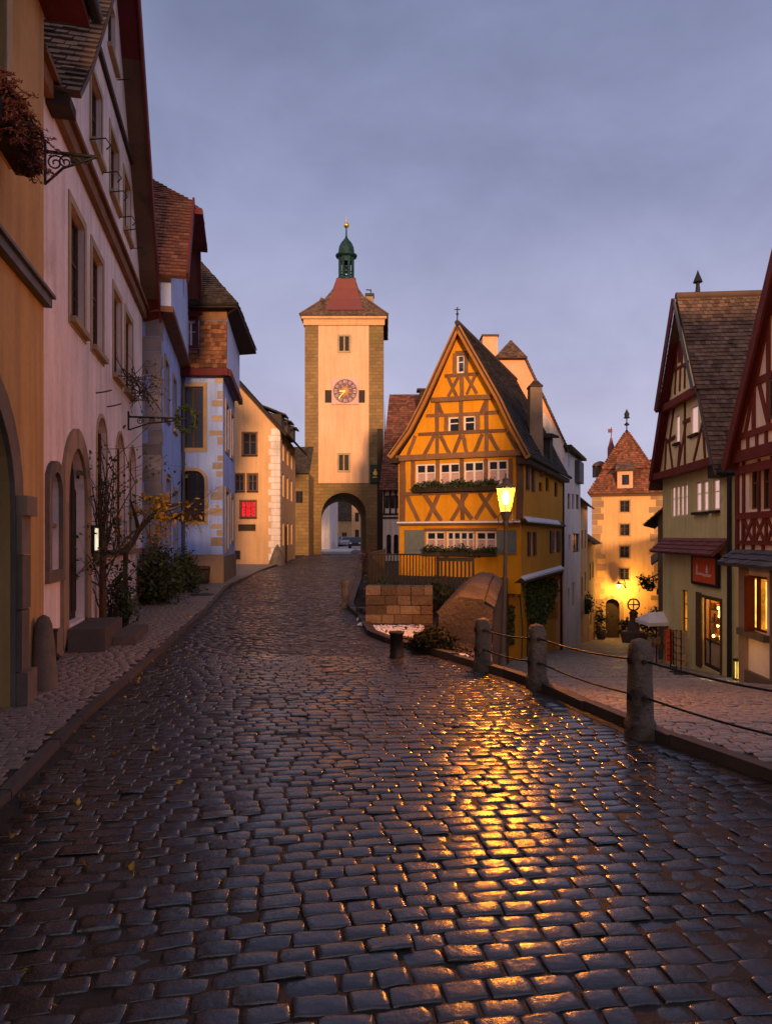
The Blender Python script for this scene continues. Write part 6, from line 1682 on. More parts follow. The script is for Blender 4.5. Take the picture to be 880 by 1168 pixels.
gt.part(rf, 'roof', 'tile_hung').data.materials[0] = mat('gate_roof_tiles', (.235, .088, .045), .85, .25, 1.0, rnd=.45, bump=.4, bscale=30, stain=((.09, .05, .03), 1.4, .58))
dm = MB(); q = s.rect(703.5, 536.5, 721, 560); m_ = MB(); m_.fbox(s, q[0], q[1], zt + .05, q[3], -2.6, .05); dq = gt.part(m_, 'dormer', 'orange_wall')
m_ = MB(); tiles(m_, s.p(q[0] - .2, q[3] + .0, .3), s.p(q[1] + .2, q[3] + .0, .3), s.p(q[0] + .1, q[3] + 1.6, -2.6), s.p(q[1] - .1, q[3] + 1.6, -2.6), .22, .2); m_.build('dormer_roof', MT['tile_brown'], dq)
q2 = s.rect(709, 541.5, 717, 553); m_ = MB(); m_.fbox(s, *q2, .052, .09); m_.build('dormer_window', MT['pane'], dq)
for sx, py, h_ in ((-1, 532, 1.0), (1, 529, .9)):
    m_ = MB(); qq = P(w_ / 2 + sx * 2.35, 0, -DG / 2); xx = qq.x; yy = qq.y; zq = zat(py, yy); m_.box((xx - .55, yy - .5, zq - h_), (xx + .55, yy + .5, zq)); m_.lathe((xx, yy, zq), [(.75, 0), (.6, .25), (.3, .42), (.05, .5)], 10); gt.part(m_, 'side_dormer', 'tile_brown')
m_ = MB(); q = at(696.5, 508, 64.5); m_.lathe((q.x, 64.5, q.z - 2.5), [(.35, 0), (.35, 2.2), (.2, 2.7), (.08, 3.2)], 8); m_.tube([(q.x, 64.5, q.z + .5), (q.x, 64.5, q.z + 1.7)], .04, 6); m_.box((q.x - .3, 64.48, q.z + 1.2), (q.x + .1, 64.52, q.z + 1.55)); gt.part(m_, 'turret', 'red_metal')
m_ = MB(); m_.lathe((cx, cy, zc_ - .2), [(.22, 0), (.18, .3), (.08, .5)], 10); m_.tube([(cx, cy, zc_ + .1), (cx, cy, zat(468, cy))], .05, 6); zq = zat(484, cy); m_.lathe((cx, cy, zq - .15), [(.04, 0), (.26, .1), (.18, .2), (.04, .35)], 10); zq = zat(474, cy); m_.lathe((cx, cy, zq - .3), [(.05, 0), (.3, .08), (.2, .2), (.24, .45), (.1, .7), (.02, .9)], 10); gt.part(m_, 'finial', 'iron')
# wall lamp on the gate tower
q = at(705, 668, YG - .8)
wl = thing('wall_lamp', 'glowing wall lamp on a bracket on the gate tower', 'wall lamp', q)
m = MB(); m.tube([q + V((.9, .78, -.3)), q + V((.5, .4, .15)), q + V((0, 0, .25))], .04, 6); m.lathe(q, [(.22, .12), (.1, .3), (.03, .4)], 8); m.build('bracket', MT['iron'], wl)
m = MB(); m.lathe(q - Z * .22, [(.05, 0), (.13, .08), (.17, .2), (.16, .32)], 10); m.build('bulb', emit_mat('wall_lamp_glow', (1, .62, .2), 7), wl)
point('gate_lamp_light', q + V((0, -.35, -.25)), GATE_W, (1, .52, .10), .15)

# ---- figures and furniture before the gate
def pot(name, label, px, Y, r, h, hf, seed, grp='plants before the gate tower'):
    x = at(px, 0, Y).x; z = zs(Y); t = thing(name, label, 'plant', (x, Y, z), grp)
    m = MB(); m.lathe((x, Y, z), [(r * .6, -.05), (r * .8, h * .5), (r, h), (r * .8, h)], 12); m.build('pot', MT['sand_dark'], t)
    m = MB(); foliage_ball(m, (x, Y, z + h + hf * .8), r * 1.4, r * 1.4, hf, 420, .16, .35, seed); m.build('foliage', MT['leaf_bush'], t)
pot('potted_shrub', 'leftmost potted shrub standing before the gate tower', 685, 57, .5, .7, 1.0, 21)
pot('potted_shrub', 'low potted shrub right of the gate archway', 712, 56, .4, .5, .6, 22)
pot('potted_shrub', 'potted shrub right of the ring-topped column before the gate tower', 741, 52, .5, .6, .9, 23)
fx = at(722, 0, 50).x; fz = zs(50)
t = thing('fountain_column', 'dark stone column topped with an iron ring in the lane before the gate tower', 'column', (fx, 50, fz))
m = MB(); m.lathe((fx, 50, fz), [(.8, -.2), (.8, .75), (.75, .8), (.6, .8), (.42, .85), (.4, 1.4), (.28, 1.6), (.26, 2.0), (.34, 2.15), (.2, 2.3)], 14); m.build('shaft', MT['sand_dark'], t)
m = MB(); m.tube([(fx + .42 * math.cos(i / 20 * 6.283), 50, fz + 2.75 + .42 * math.sin(i / 20 * 6.283)) for i in range(21)], .06, 6); m.bar((fx - .4, 50, fz + 2.75), (fx + .4, 50, fz + 2.75), Z, .08, .05); m.tube([(fx, 50, fz + 2.25), (fx, 50, fz + 3.1)], .04, 6); m.build('iron_ring', MT['iron'], t)
# souvenir stand with a parasol
px_, Yp = 10.35, 26.2; pz = zs(Yp)
t = thing('parasol', 'white canvas parasol over a market stand in the lane', 'parasol', (px_, Yp, pz))
m = MB(); m.tube([(px_, Yp, pz), (px_, Yp, pz + 2.15)], .03, 8); m.build('pole', MT['pole_wood'], t)
m = MB(); ztp = zat(697, Yp); zed = zat(708, Yp); hw = .56
cr = [V((px_ - hw, Yp - .7, zed)), V((px_ + hw, Yp - .7, zed + .03)), V((px_ + hw, Yp + .7, zed)), V((px_ - hw, Yp + .7, zed))]; tp = [V((px_ - .3, Yp, ztp - .05)), V((px_ + .45, Yp, ztp))]
m.poly([cr[0], cr[1], tp[1], tp[0]], .5); m.poly([cr[2], cr[3], tp[0], tp[1]], .5); m.poly([cr[1], cr[2], tp[1]], .5); m.poly([cr[3], cr[0], tp[0]], .5)
for k in range(4): m.poly([cr[k], cr[(k + 1) % 4], cr[(k + 1) % 4] - Z * .13, cr[k] - Z * .13], .5)
m.build('canopy', MT['white_canvas'], t)
t = thing('market_stall', 'small wooden stand with goods under the white parasol', 'stall', (px_, Yp, pz))
m = MB(); m.box((px_ - .5, Yp - .4, pz + .7), (px_ + .5, Yp + .4, pz + .76)); m.build('counter', MT['timber_brown'], t)
for sx in (-.46, .46):
    for sy in (-.36, .36): m = MB(); m.box((px_ + sx - .03, Yp + sy - .03, pz - .1), (px_ + sx + .03, Yp + sy + .03, pz + .7)); m.build('leg', MT['timber_brown'], t)
m = MB()
for _ in range(26): x, y = px_ + rr(-.45, .4), Yp + rr(-.35, .3); m.box((x, y, pz + .765), (x + rr(.05, .14), y + .08, pz + .765 + rr(.05, .3)))
m.build('goods', MT['trim'], t)
for i, (px, Y, col) in enumerate(((764, 23.6, 'sign_red'), (771, 21.8, 'timber_dark'), (776, 20.9, 'trim'))):
    x = at(px, 0, Y).x; z = zs(Y); t = thing('postcard_rack', ['postcard rack with red cards beside the olive house, farthest of the three', 'dark postcard rack in the middle of the three beside the olive house', 'pale postcard rack nearest the olive shop door'][i], 'rack', (x, Y, z), 'postcard racks by the olive house')
    m = MB(); m.tube([(x, Y, z - .05), (x, Y, z + 1.35)], .02, 6); m.lathe((x, Y, z - .04), [(.22, 0), (.22, .06), (.03, .1)], 10); m.build('stand', MT['iron'], t)
    m = MB()
    for k in range(8):
        a = k * math.pi / 4
        for h_ in range(5):
            c = V((x + .17 * math.cos(a), Y + .17 * math.sin(a), z + .25 + h_ * .22)); u_ = V((-math.sin(a), math.cos(a), 0))
            m.bar(c, c + Z * .17 + V((math.cos(a), math.sin(a), 0)) * .02, u_, .11, .012)
    m.build('cards', MT[col], t)
# ---- houses between the olive house and the gate tower
hh, f = lane_house('lane_house', 'dark timbered house on the right of the lane behind the white parasol', (15.9, 39.0), (11.45, 28.8), -4.0, 2.6, 'sand_dark', 'tile_dark', [(1.5, 2.6, .4, 1.8), (4.6, 5.7, .4, 1.8), (7.5, 8.6, .4, 1.8), (8.3, 9.6, -2.6, -1.2)], rise=2.0, eov=.6, depth=4)
T = MB(); 
for (a0, b0, a1, b1) in ((0, -.6, f.w, -.6), (0, 2.3, f.w, 2.3), (1.2, -.6, 1.2, 2.3), (3.6, -.6, 3.6, 2.3), (6.4, -.6, 6.4, 2.3), (9.6, -.6, 9.6, 2.3)): T.fbeam(f, a0, b0, a1, b1, .18, .002, .06)
hh.part(T, 'timber_frame', 'timber_dark')
hh, f = lane_house('lane_house', 'brown house on the right of the lane beside the gate tower', (22.6, 56.5), (16.1, 39.6), -6.5, .5, 'rubble', 'tile_brown', [(3, 4.2, -1.4, 0), (7, 8.2, -1.4, 0), (12, 13.2, -1.4, 0), (13.6, 15.0, -4.8, -3.2)], rise=1.6, eov=.7, depth=3.6)
t = thing('hanging_plant', 'leafy hanging basket on the brown lane house right of the gate tower', 'plant', at(736, 668, 44)); q = at(737, 666, 43.5)
m = MB(); foliage_ball(m, q, .5, .5, .45, 420, .12, .35, 19); m.build('foliage', MT['leaf'], t)
m = MB(); m.tube([q + Z * .3, q + V((1.0, .6, .6))], .04, 6); m.build('bracket', MT['iron'], t)

# ================================================================ olive house with the shop
oc = lambda c, Y: (c + .087 * Y, Y)
ho = House('olive_house', 'tall narrow olive half-timbered house with a lit shop door and pink-white windows', 'house', (*oc(8.31, 23), -2.5))
ho.jamb = .12
s = ho.facade(oc(8.31, 26.2), oc(8.31, 20.0)); w_ = s.w; P = s.p
zJ = 4.02
s.outline = [(0, -4), (w_, -4), (w_, zJ), (0, zJ)]
for (x0, x1, y0, y1) in ((765, 769.4, 555, 590), (769.9, 774.2, 554, 589), (774.7, 779, 553, 588.5), (779.4, 783.6, 552, 588)):
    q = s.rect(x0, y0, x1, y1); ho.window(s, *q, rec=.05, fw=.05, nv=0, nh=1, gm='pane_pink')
for (x0, x1, y0, y1) in ((792.3, 799, 549.5, 584), (800.6, 807, 548, 583.4), (812, 819.8, 546, 582)):
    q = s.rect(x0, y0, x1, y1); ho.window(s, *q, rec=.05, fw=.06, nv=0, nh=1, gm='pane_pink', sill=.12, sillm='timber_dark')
q = s.rect(776.5, 673, 783, 722); ho.window(s, *q, rec=.08, fm='brown_frame', gm='lit_window', nv=0, nh=2)
# shop door: a lit room behind a glazed opening
d0, d1, db, dt_ = s.rect(800.5, 682, 822, 766)
db = -3.2; dt_ = s.hit(811, 683)[1]; db = s.hit(811, 764)[1]
s.holes.append(rect_hole(d0, d1, db, dt_))
ho.wall.poly([P(w_, -4, 0), P(w_, -4, -7), P(w_, zJ, -7), P(w_, zJ, 0)], .5); ho.wall.poly([P(0, -4, -7), P(0, -4, 0), P(0, zJ, 0), P(0, zJ, -7)], .5)
ho.finish('olive')
m = MB(); q = rect_hole(d0, d1, db, dt_); ring(m, s, q, offset_hole(q, .07), .002, .05, True); m.fbox(s, d0 - .52, d0 - .08, db - .1, dt_ + .12, .003, .035); ho.part(m, 'door_frame', 'brown_frame')
room = MB(); rd = .62
A = [(d0 - .1, db), (d1 + .3, db), (d1 + .3, dt_ + .1), (d0 - .1, dt_ + .1)]
for i in range(4): a, b = A[i], A[(i + 1) % 4]; room.poly([P(*a, -.13), P(*b, -.13), P(*b, -rd), P(*a, -rd)], .5)
room.poly([P(*a, -rd) for a in A], .5); rm_ = ho.part(room, 'shop_interior', 'orange_wall')
m = MB()
for k in range(4):
    zq = db + .55 + k * .42; m.fbox(s, d0 - .05, d1 + .25, zq, zq + .03, -rd + .02, -.24)
    x = d0
    while x < d1 + .15:
        ww = rr(.05, .12); q_ = rr(-.5, -.36); m.fbox(s, x, x + ww, zq + .035, zq + .035 + rr(.1, .3), q_, q_ + ww); x += ww + rr(.01, .06)
m.build('shelf_goods', mat('shop_goods', (.26, .12, .045), .6, .3, 6, rnd=.7, bump=.1), rm_)
m = MB()
for _ in range(26): c_ = P(rr(d0 + .35, d1), rr(db + .9, dt_ - .35), rr(-.36, -.2)); m.lathe(c_, [(.015, 0), (.04, .03), (.045, .06), (.015, .1)], 8)
tag(m.build('lamp_bulb', emit_mat('shop_bulbs', (1, .55, .12), 8), rm_), kind='stuff')
m = MB(); m.fbox(s, d0 + .02, d0 + .3, dt_ - .75, dt_ - .08, -rd + .03, -rd + .06); m.build('lit_panel', MT['lit_yellow'], rm_)
point('shop_light', P((d0 + d1) / 2 + .1, dt_ - .16, -.32), SHOP_W, (1, .58, .14), .12)
dr = MB(); dr.fbox(s, d0 + .0, d0 + .05, db, dt_, -.1, -.06); dr.fbox(s, d1 - .05, d1, db, dt_, -.1, -.06); dr.fbox(s, d0 + .05, d1 - .05, db + .0, db + .1, -.1, -.06); dr.fbox(s, d0 + .05, d1 - .05, dt_ - .06, dt_, -.1, -.06); dr.fbox(s, d0 + .05, d1 - .05, db + .85, db + .9, -.1, -.06); dr.fbox(s, d0 + .4, d0 + .44, db, dt_, -.1, -.065); ho.part(dr, 'door', 'timber_dark')
m = MB(); m.fbox(s, d0 + .08, d1 - .06, db + .11, db + .84, -.12, -.105); ho.part(m, 'door_panel', 'trim')
# pent roof over the ground floor
pr = MB(); q0, q1 = s.hit(757, 620)[0], s.hit(829, 620)[0]; q0 = max(q0, .0)
zp = s.hit(800, 612)[1]
tiles(pr, P(q0, zp - .55, .55), P(w_ + .02, zp - .55, .55), P(q0, zp - .05, .02), P(w_ + .02, zp - .05, .02), .16, .18)
ho.part(pr, 'pent_roof', 'red_metal').data.materials[0] = mat('dull_red_sheet', (.20, .06, .055), .7, .15, 2, rnd=.15, bump=.3)
# jettied gable in two tiers
g1_ = s.shifted(.12); zL = g1_.hit(809, 522)[1]
ridgeA = w_ - (23.15 - 20.0) * 1.0038; hz = 9.75
aLo, aRo = -.1, w_ - .3
k_ = .42; zM = 6.45
def wid(z, a): return lerp(a, ridgeA, (z - zJ) / (hz - zJ))
m = MB()
out = [(aLo, zJ), (aRo, zJ), (wid(zM, aRo), zM), (wid(zM, aLo), zM)]
wi = [g1_.rect(769.5, 474, 774.5, 505), g1_.rect(787, 463, 795.5, 495)]
face_holes(m, g1_, out, [rect_hole(*q) for q in wi], .1)
m.poly([g1_.p(aLo, zJ, 0), g1_.p(aLo, zJ, -1), g1_.p(aRo, zJ, -1), g1_.p(aRo, zJ, 0)], .5)
ho.part(m, 'gable_wall', 'olive_infill')
for q in wi:
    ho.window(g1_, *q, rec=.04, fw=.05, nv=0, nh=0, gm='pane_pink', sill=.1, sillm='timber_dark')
g2_ = s.shifted(.19)
m = MB(); face_holes(m, g2_, [(wid(zM, aLo), zM), (wid(zM, aRo), zM), (ridgeA, hz)], [], .1); m.poly([g2_.p(wid(zM, aLo), zM, 0), g2_.p(wid(zM, aLo), zM, -.3), g2_.p(wid(zM, aRo), zM, -.3), g2_.p(wid(zM, aRo), zM, 0)], .5); ho.part(m, 'upper_gable_wall', 'olive_infill')
T = MB()
T.fbox(g1_, aLo - .1, aRo + .05, zJ - .12, zJ + .12, .003, .29); T.fbox(g2_, wid(zM, aLo) - .1, wid(zM, aRo) + .05, zM - .14, zM + .10, .003, .22)
def pb2(fr, x0, y0, x1, y1, w=.13):
    a0, b0 = fr.hit(x0, y0); a1, b1 = fr.hit(x1, y1); T.fbeam(fr, a0, b0, a1, b1, w, .002, .03)
for l in ((781, 452, 781, 530), (760, 500, 758, 540), (775.5, 505, 773, 533), (779, 482, 787, 478), (760.5, 504, 770, 498), (763, 503, 767, 535), (782, 483, 774, 531), (801, 483, 791, 526), (802, 490, 804, 522), (768.5, 465, 764, 500)): pb2(g1_, *l)
for l in ((766, 425, 764, 452), (771, 420, 769.5, 450), (776, 418, 775, 446), (781, 414, 780.5, 443), (764, 425, 785, 413), (772, 395, 771, 423), (777, 385, 777.5, 418)): pb2(g2_, *l, .11)
ho.part(T, 'timber_frame', 'timber_red')
m = MB(); q = g2_.rect(773.5, 388, 778.5, 412); m.fbox(g2_, *q, .003, .03); ho.part(m, 'loft_hatch', 'timber_red')
ov = .30
bb = MB(); vg = MB()
for a, e_, f_, zA, zB in ((aLo - .05, 0, g1_, zJ - .1, zM), (aRo + .05, 0, g1_, zJ - .1, zM)):
    (bb if a < 2 else vg).bar(f_.p(a, zJ - .15, ov), f_.p(wid(zM, a), zM, ov), f_.n, .06, .30 if a < 2 else .10); a < 2 and bb.bar(f_.p(a, zJ - .15, ov / 2), f_.p(wid(zM, a), zM, ov / 2), f_.n, ov, .05)
for a in (aLo - .15, aRo + .15):
    (bb if a < 2 else vg).bar(g2_.p(wid(zM - .1, a), zM - .1, ov + .1), g2_.p(ridgeA, hz + .05, ov + .1), g2_.n, .06, .30 if a < 2 else .10); a < 2 and bb.bar(g2_.p(wid(zM - .1, a), zM - .1, ov / 2), g2_.p(ridgeA, hz + .05, ov / 2), g2_.n, ov, .05)
ho.part(bb, 'bargeboard', 'maroon'); ho.part(vg, 'verge', 'lead')
rf = MB(); D_ = 8.0
for a in (aLo - .1, aRo + .1):
    sg = -1 if a < ridgeA else 1
    tiles(rf, g1_.p(a + sg * .2, zJ - .45, ov), g1_.p(a + sg * .2, zJ - .45, -D_), g1_.p(wid(zM, a) + sg * .08, zM + .0, ov), g1_.p(wid(zM, a) + sg * .08, zM + .0, -D_), .165, .17)
    tiles(rf, g2_.p(wid(zM - .1, a) + sg * .12, zM - .1, ov), g2_.p(wid(zM - .1, a) + sg * .12, zM - .1, -D_), g2_.p(ridgeA, hz + .1, ov), g2_.p(ridgeA, hz + .1, -D_), .165, .17)
rf.tube([g2_.p(ridgeA, hz + .16, ov + .02), g2_.p(ridgeA, hz + .16, -D_)], .12, 8, True, .3)
ho.part(rf, 'roof', 'tile_brown')
m = MB(); q = g2_.p(ridgeA, hz + .2, -.4); m.tube([q, q + Z * .42], [.09, .05], 6); m.lathe(q + Z * .40, [(.16, 0), (.13, .08), (.05, .28), (.005, .42)], 8); ho.part(m, 'finial', 'iron')
m = MB(); m.tube([g1_.p(aRo + .42, zJ - .42, ov), g1_.p(aRo + .42, zJ - .42, -3)], .08, 8); q = s.p(w_ + .10, 0, .06); m.tube([q + Z * (zJ - .4), q + Z * 2.0, q + Z * -3.0], .07, 8); ho.part(m, 'downpipe', 'iron')
m = MB(); m.fbox(s, w_ - .9, aRo + .35, zJ - .5, zJ - .16, -3, .3); ho.part(m, 'eave', 'timber_dark')
# shop sign: vermilion board, two little towers over a line of script
q = s.rect(790.5, 632.5, 821.5, 668.5)
sg_ = thing('shop_sign', 'square vermilion sign with two small white towers above the olive shop door', 'sign', P((q[0] + q[1]) / 2, q[2], .1))
m = MB(); m.fbox(s, *q, .02, .09); m.build('frame', MT['iron'], sg_)
m = MB(); a0, a1, b0, b1 = q; m.fbox(s, a0 + .19, a1 - .19, b0 + .10, b1 - .10, .091, .10); m.build('board', MT['sign_red'], sg_)
m = MB(); W = a1 - a0; Hh = b1 - b0
def mk(x0, x1, y0, y1): m.fbox(s, a0 + W * x0, a0 + W * x1, b0 + Hh * y0, b0 + Hh * y1, .101, .108)
mk(.235, .275, .40, .60); mk(.60, .66, .42, .60); mk(.25, .262, .60, .70); mk(.62, .64, .60, .68); mk(.22, .48, .34, .375); mk(.50, .80, .36, .385)
for k in range(9): mk(.50 + .03 * k, .52 + .03 * k, .30 + .01 * (k % 3), .345)
for k in range(6): mk(.30 + .03 * k, .318 + .03 * k, .38, .40 + .012 * (k % 2))
m.build('emblem', MT['white_paint'], sg_)

# ================================================================ red timber house at the right edge
rc = lambda c, Y: (c + .087 * Y, Y)
hr = House('red_timber_house', 'cream house with oxblood red timbering and an amber lit window at the right edge', 'house', (*rc(6.98, 14), -1.5))
s = hr.facade(rc(6.98, 16.35), rc(6.98, 8.4)); w_ = s.w; P = s.p
zPent = s.hit(860, 633)[1]; zJ = s.hit(846, 521)[1]; hr.jamb = .14
low = Fr(s.p(0, 0, -.08), s.p(w_, 0, -.08)); low.outline = [(0, -3), (w_, -3), (w_, zPent), (0, zPent)]; hr.frs = [low]
lw = low.rect(849, 657, 874, 720); low.holes.append(rect_hole(*lw))
hr.frs[0].holes = [rect_hole(*lw)]
hr.wall.poly([low.p(0, -3, -6), low.p(0, -3, 0), low.p(0, zJ, 0), low.p(0, zJ, -6)], .5)
hr.finish('beige')
wv = MB(); a0, a1, b0, b1 = lw
for (x0, x1) in ((0, .08), (.92, 1.0), (.42, .50)): wv.fbox(low, lerp(a0, a1, x0), lerp(a0, a1, x1), b0, b1, -.14, -.06)
wv.fbox(low, a0, a1, b0, b0 + .05, -.14, -.065); wv.fbox(low, a0, a1, b1 - .06, b1, -.14, -.065)
wv_ = hr.part(wv, 'window', 'timber_red')
m = MB(); m.fbox(low, a0 - .3, a1 + .3, b0 - .2, b1 + .2, -1.3, -1.25); m.build('curtain', MT['lit_window'], wv_)
m = MB(); m.fbox(low, lerp(a0, a1, .10), lerp(a0, a1, .40), b0 + .05, b1 - .06, -.13, -.11); m.fbox(low, lerp(a0, a1, .52), lerp(a0, a1, .9), b0 + .05, b1 - .06, -.13, -.11); m.build('pane', MT['lit_window'], wv_)
m = MB(); m.fbox(low, lerp(a0, a1, .22), lerp(a0, a1, .32), b0 + .06, b1 - .1, -.105, -.09); m.fbox(low, lerp(a0, a1, .76), lerp(a0, a1, .84), b0 + .1, b1 - .12, -.105, -.09); m.build('lit_tube', MT['lit_yellow'], wv_)
m = MB(); 
for x0, x1 in ((.44, .72),):
    a_, b_ = lerp(a0, a1, x0), lerp(a0, a1, x1); m.bar(low.p(lerp(a0, a1, .44), (b0 + b1) / 2, .0), low.p(lerp(a0, a1, .44) + .22, (b0 + b1) / 2, .30), Z, b1 - b0, .03) if x0 > 0 else m.bar(low.p(a0, (b0 + b1) / 2, .0), low.p(a0 - .10, (b0 + b1) / 2, .30), Z, b1 - b0, .03)
m.build('shutter', MT['timber_red'], wv_)
m = MB(); m.fbox(low, a0 - .15, a1 + .15, b0 - .16, b0 - .01, .003, .14); m.build('sill', MT['sand_dark'], wv_)
m = MB(); m.fbox(low, -.02, .38, -3, zPent - .2, .003, .06); m.fbox(low, a1 + .25, a1 + .7, -3, zPent - .2, .003, .06); hr.part(m, 'stone_pier', 'sand')
m = MB(); m.fbox(low, .4, w_, -3, b0 - .95, .003, .1); hr.part(m, 'plinth', 'sand_dark')
m = MB(); m.fbox(low, -.02, w_, zPent - .30, zPent - .02, .003, .12); hr.part(m, 'lintel_beam', 'timber_red')
pr = MB(); tiles(pr, P(-.15, zPent - .22, .42), P(w_, zPent - .22, .42), P(-.15, zPent + .12, .02), P(w_, zPent + .12, .02), .14, .2); hr.part(pr, 'pent_roof', 'lead')
up = Fr(s.p(0, 0, 0), s.p(w_, 0, 0)); up.outline = [(0, zPent + .02), (w_, zPent + .02), (w_, zJ), (0, zJ)]
wr = up.rect(853.5, 530, 866, 581); wr2 = up.rect(866.6, 527, 880, 581); wr3 = (wr2[1] + .08, wr2[1] + .9, wr2[2], wr2[3])
m = MB(); face_holes(m, up, up.outline, [rect_hole(*q) for q in (wr, wr2, wr3)], .12); m.poly([up.p(0, zPent, -6), up.p(0, zPent, 0), up.p(0, zJ, 0), up.p(0, zJ, -6)], .5); hr.part(m, 'upper_wall', 'beige')
for q in (wr, wr2, wr3): hr.window(up, *q, rec=.07, fw=.05, fm='brown_frame', nv=1, nh=1)
gu = s.shifted(.07)
ridgeA = w_ - (12.4 - 8.4) * 1.0038; hz = zJ + 1.6 * (ridgeA)
m = MB(); gab = [(-.02, zJ), (w_ + 1.0, zJ), (ridgeA, hz)]
face_holes(m, gu, gab, [], .1); hr.part(m, 'gable_wall', 'beige')
T = MB()
def pb3(fr, x0, y0, x1, y1, w=.13, d=.03):
    a0, b0 = fr.hit(x0, y0); a1, b1 = fr.hit(x1, y1); T.fbeam(fr, a0, b0, a1, b1, w, .002, d)
T.fbox(up, -.06, .10, zPent, zJ, .002, .05); T.fbox(up, .3, .42, zPent + .5, zJ, .002, .035); T.fbox(up, wr[1] - .02, wr2[0] + .02, wr[2] - .1, wr[3] + .1, .002, .05); T.fbox(up, wr2[1], wr3[0], wr[2] - .1, wr[3] + .1, .002, .05)
zS = up.hit(860, 588)[1]; zX = up.hit(860, 619)[1]
T.fbox(up, -.04, w_, zS - .07, zS + .08, .002, .06); T.fbox(up, -.04, w_, zX - .05, zX + .05, .002, .06); T.fbox(up, -.04, w_, zJ - .42, zJ - .22, .002, .055)
T.fbox(gu, -.1, w_, zJ - .14, zJ + .12, .002, .08); T.fbox(gu, -.05, w_, zJ + .38, zJ + .52, .002, .05)
x = .36
while x < w_ - .5:
    T.fbeam(up, x, zX, x + .48, zS - .05, .09, .002, .03); T.fbeam(up, x + .48, zX, x, zS - .05, .09, .002, .03); T.fbox(up, x - .07, x + .02, zX, zS, .002, .045); x += .58
for k in range(14): T.fbox(up, .5 * k + .3, .5 * k + .4, zPent, zX, .002, .04); T.fbox(gu, .45 * k + .25, .45 * k + .35, zJ, zJ + .4, .002, .04)
sl = 1.6
for zq in (zJ + 1.55, zJ + 2.9, zJ + 4.3): T.fbox(gu, (zq - zJ) / sl, w_, zq - .08, zq + .08, .002, .045)
for a in (1.05, 1.75, 2.6, 3.5, 4.3): T.fbox(gu, a - .07, a + .07, zJ + .5, min(zJ + sl * a, hz), .002, .04)
T.fbeam(gu, .62, zJ + .5, 1.05, zJ + 1.5, .12, .002, .03); T.fbeam(gu, 1.75, zJ + .5, 1.3, zJ + 1.5, .12, .002, .03); T.fbeam(gu, 1.2, zJ + 1.6, 1.75, zJ + 2.8, .12, .002, .03); T.fbeam(gu, 2.6, zJ + 1.6, 2.2, zJ + 2.8, .12, .002, .03)
hr.part(T, 'timber_frame', 'timber_red')
gw = (1.85, 2.5, zJ + .62, zJ + 1.45); hr.window(gu, *gw, proud=.05, fm='brown_frame')
ov = .2; bb = MB()
bb.bar(gu.p(-.16, zJ - .16 * sl, ov), gu.p(ridgeA, hz, ov), gu.n, .06, .26); bb.bar(gu.p(-.14, zJ - .14 * sl, ov / 2), gu.p(ridgeA, hz, ov / 2), gu.n, ov, .05)
hr.part(bb, 'bargeboard', 'timber_red')
rf = MB(); tiles(rf, gu.p(-.2, zJ - .2 * sl + .1, ov), gu.p(-.2, zJ - .2 * sl + .1, -7), gu.p(ridgeA, hz + .1, ov), gu.p(ridgeA, hz + .1, -7), .17, .18); tiles(rf, gu.p(2 * ridgeA + .4, zJ - .4 * sl, ov), gu.p(2 * ridgeA + .4, zJ - .4 * sl, -7), gu.p(ridgeA, hz + .34, ov), gu.p(ridgeA, hz + .34, -7), .17, .18)
hr.part(rf, 'roof', 'tile_brown')
point('window_light', low.p((a0 + a1) / 2, b0 + .3, .5) + V((-.2, 0, -.6)), 4, (1, .5, .10), .1)
# small lit lantern at the foot of the wall between the two houses
q = at(843, 764, 17.2); q.x -= .12
t = thing('floor_lantern', 'small glowing lantern on the ground between the olive and the red timber house', 'lantern', (q.x, 17.0, zs(17)))
z0 = zs(17); m = MB(); m.box((q.x - .11, 16.9, z0 - .02), (q.x + .11, 17.1, z0 + .05)); m.box((q.x - .11, 16.9, z0 + .48), (q.x + .11, 17.1, z0 + .53))
for sx in (-.1, .1):
    for sy in (-.09, .09): m.box((q.x + sx - .01, 17 + sy - .01, z0 + .05), (q.x + sx + .01, 17 + sy + .01, z0 + .48))
m.build('cage', MT['iron'], t); m = MB(); m.box((q.x - .07, 16.94, z0 + .052), (q.x + .07, 17.06, z0 + .45)); m.build('glow', MT['lit_yellow'], t)
point('lantern_light', (q.x - .1, 16.75, z0 + .3), 6, (1, .6, .16), .08)
point('door_uplight', (at(813, 774, 18).x, 18.2, zs(18.2) + .12), 5, (1, .62, .18), .06)
# ---------------------------------------------------------------- camera, sky, sun
cam = bpy.data.cameras.new('camera'); co = bpy.data.objects.new('camera', cam); COL.objects.link(co)
co.location = (0, 0, H); co.rotation_euler = (math.radians(90), 0, 0)
cam.sensor_fit = 'VERTICAL'; cam.sensor_height = 36; cam.lens = FOC / 1168 * 36
cam.shift_y = (CY - 584) / 1168; cam.clip_end = 6000; cam.clip_start = .05
SC.camera = co
SUN_AZ, SUN_EL = math.radians(10), math.radians(6)
d = V((-math.sin(SUN_AZ) * math.cos(SUN_EL), math.cos(SUN_AZ) * math.cos(SUN_EL), -math.sin(SUN_EL)))
sl = bpy.data.lights.new('sun', 'SUN'); so = bpy.data.objects.new('sun', sl); COL.objects.link(so)
so.rotation_euler = d.to_track_quat('-Z', 'Y').to_euler(); so.location = (10, -20, 30)
sl.energy = SUN_E; sl.color = SUN_C; sl.angle = math.radians(6)
w = bpy.data.worlds.new('World'); SC.world = w; w.use_nodes = True
t = w.node_tree; t.nodes.clear(); L = t.links
out = N(t, 'ShaderNodeOutputWorld'); bg = N(t, 'ShaderNodeBackground'); L.new(bg.outputs[0], out.inputs[0])
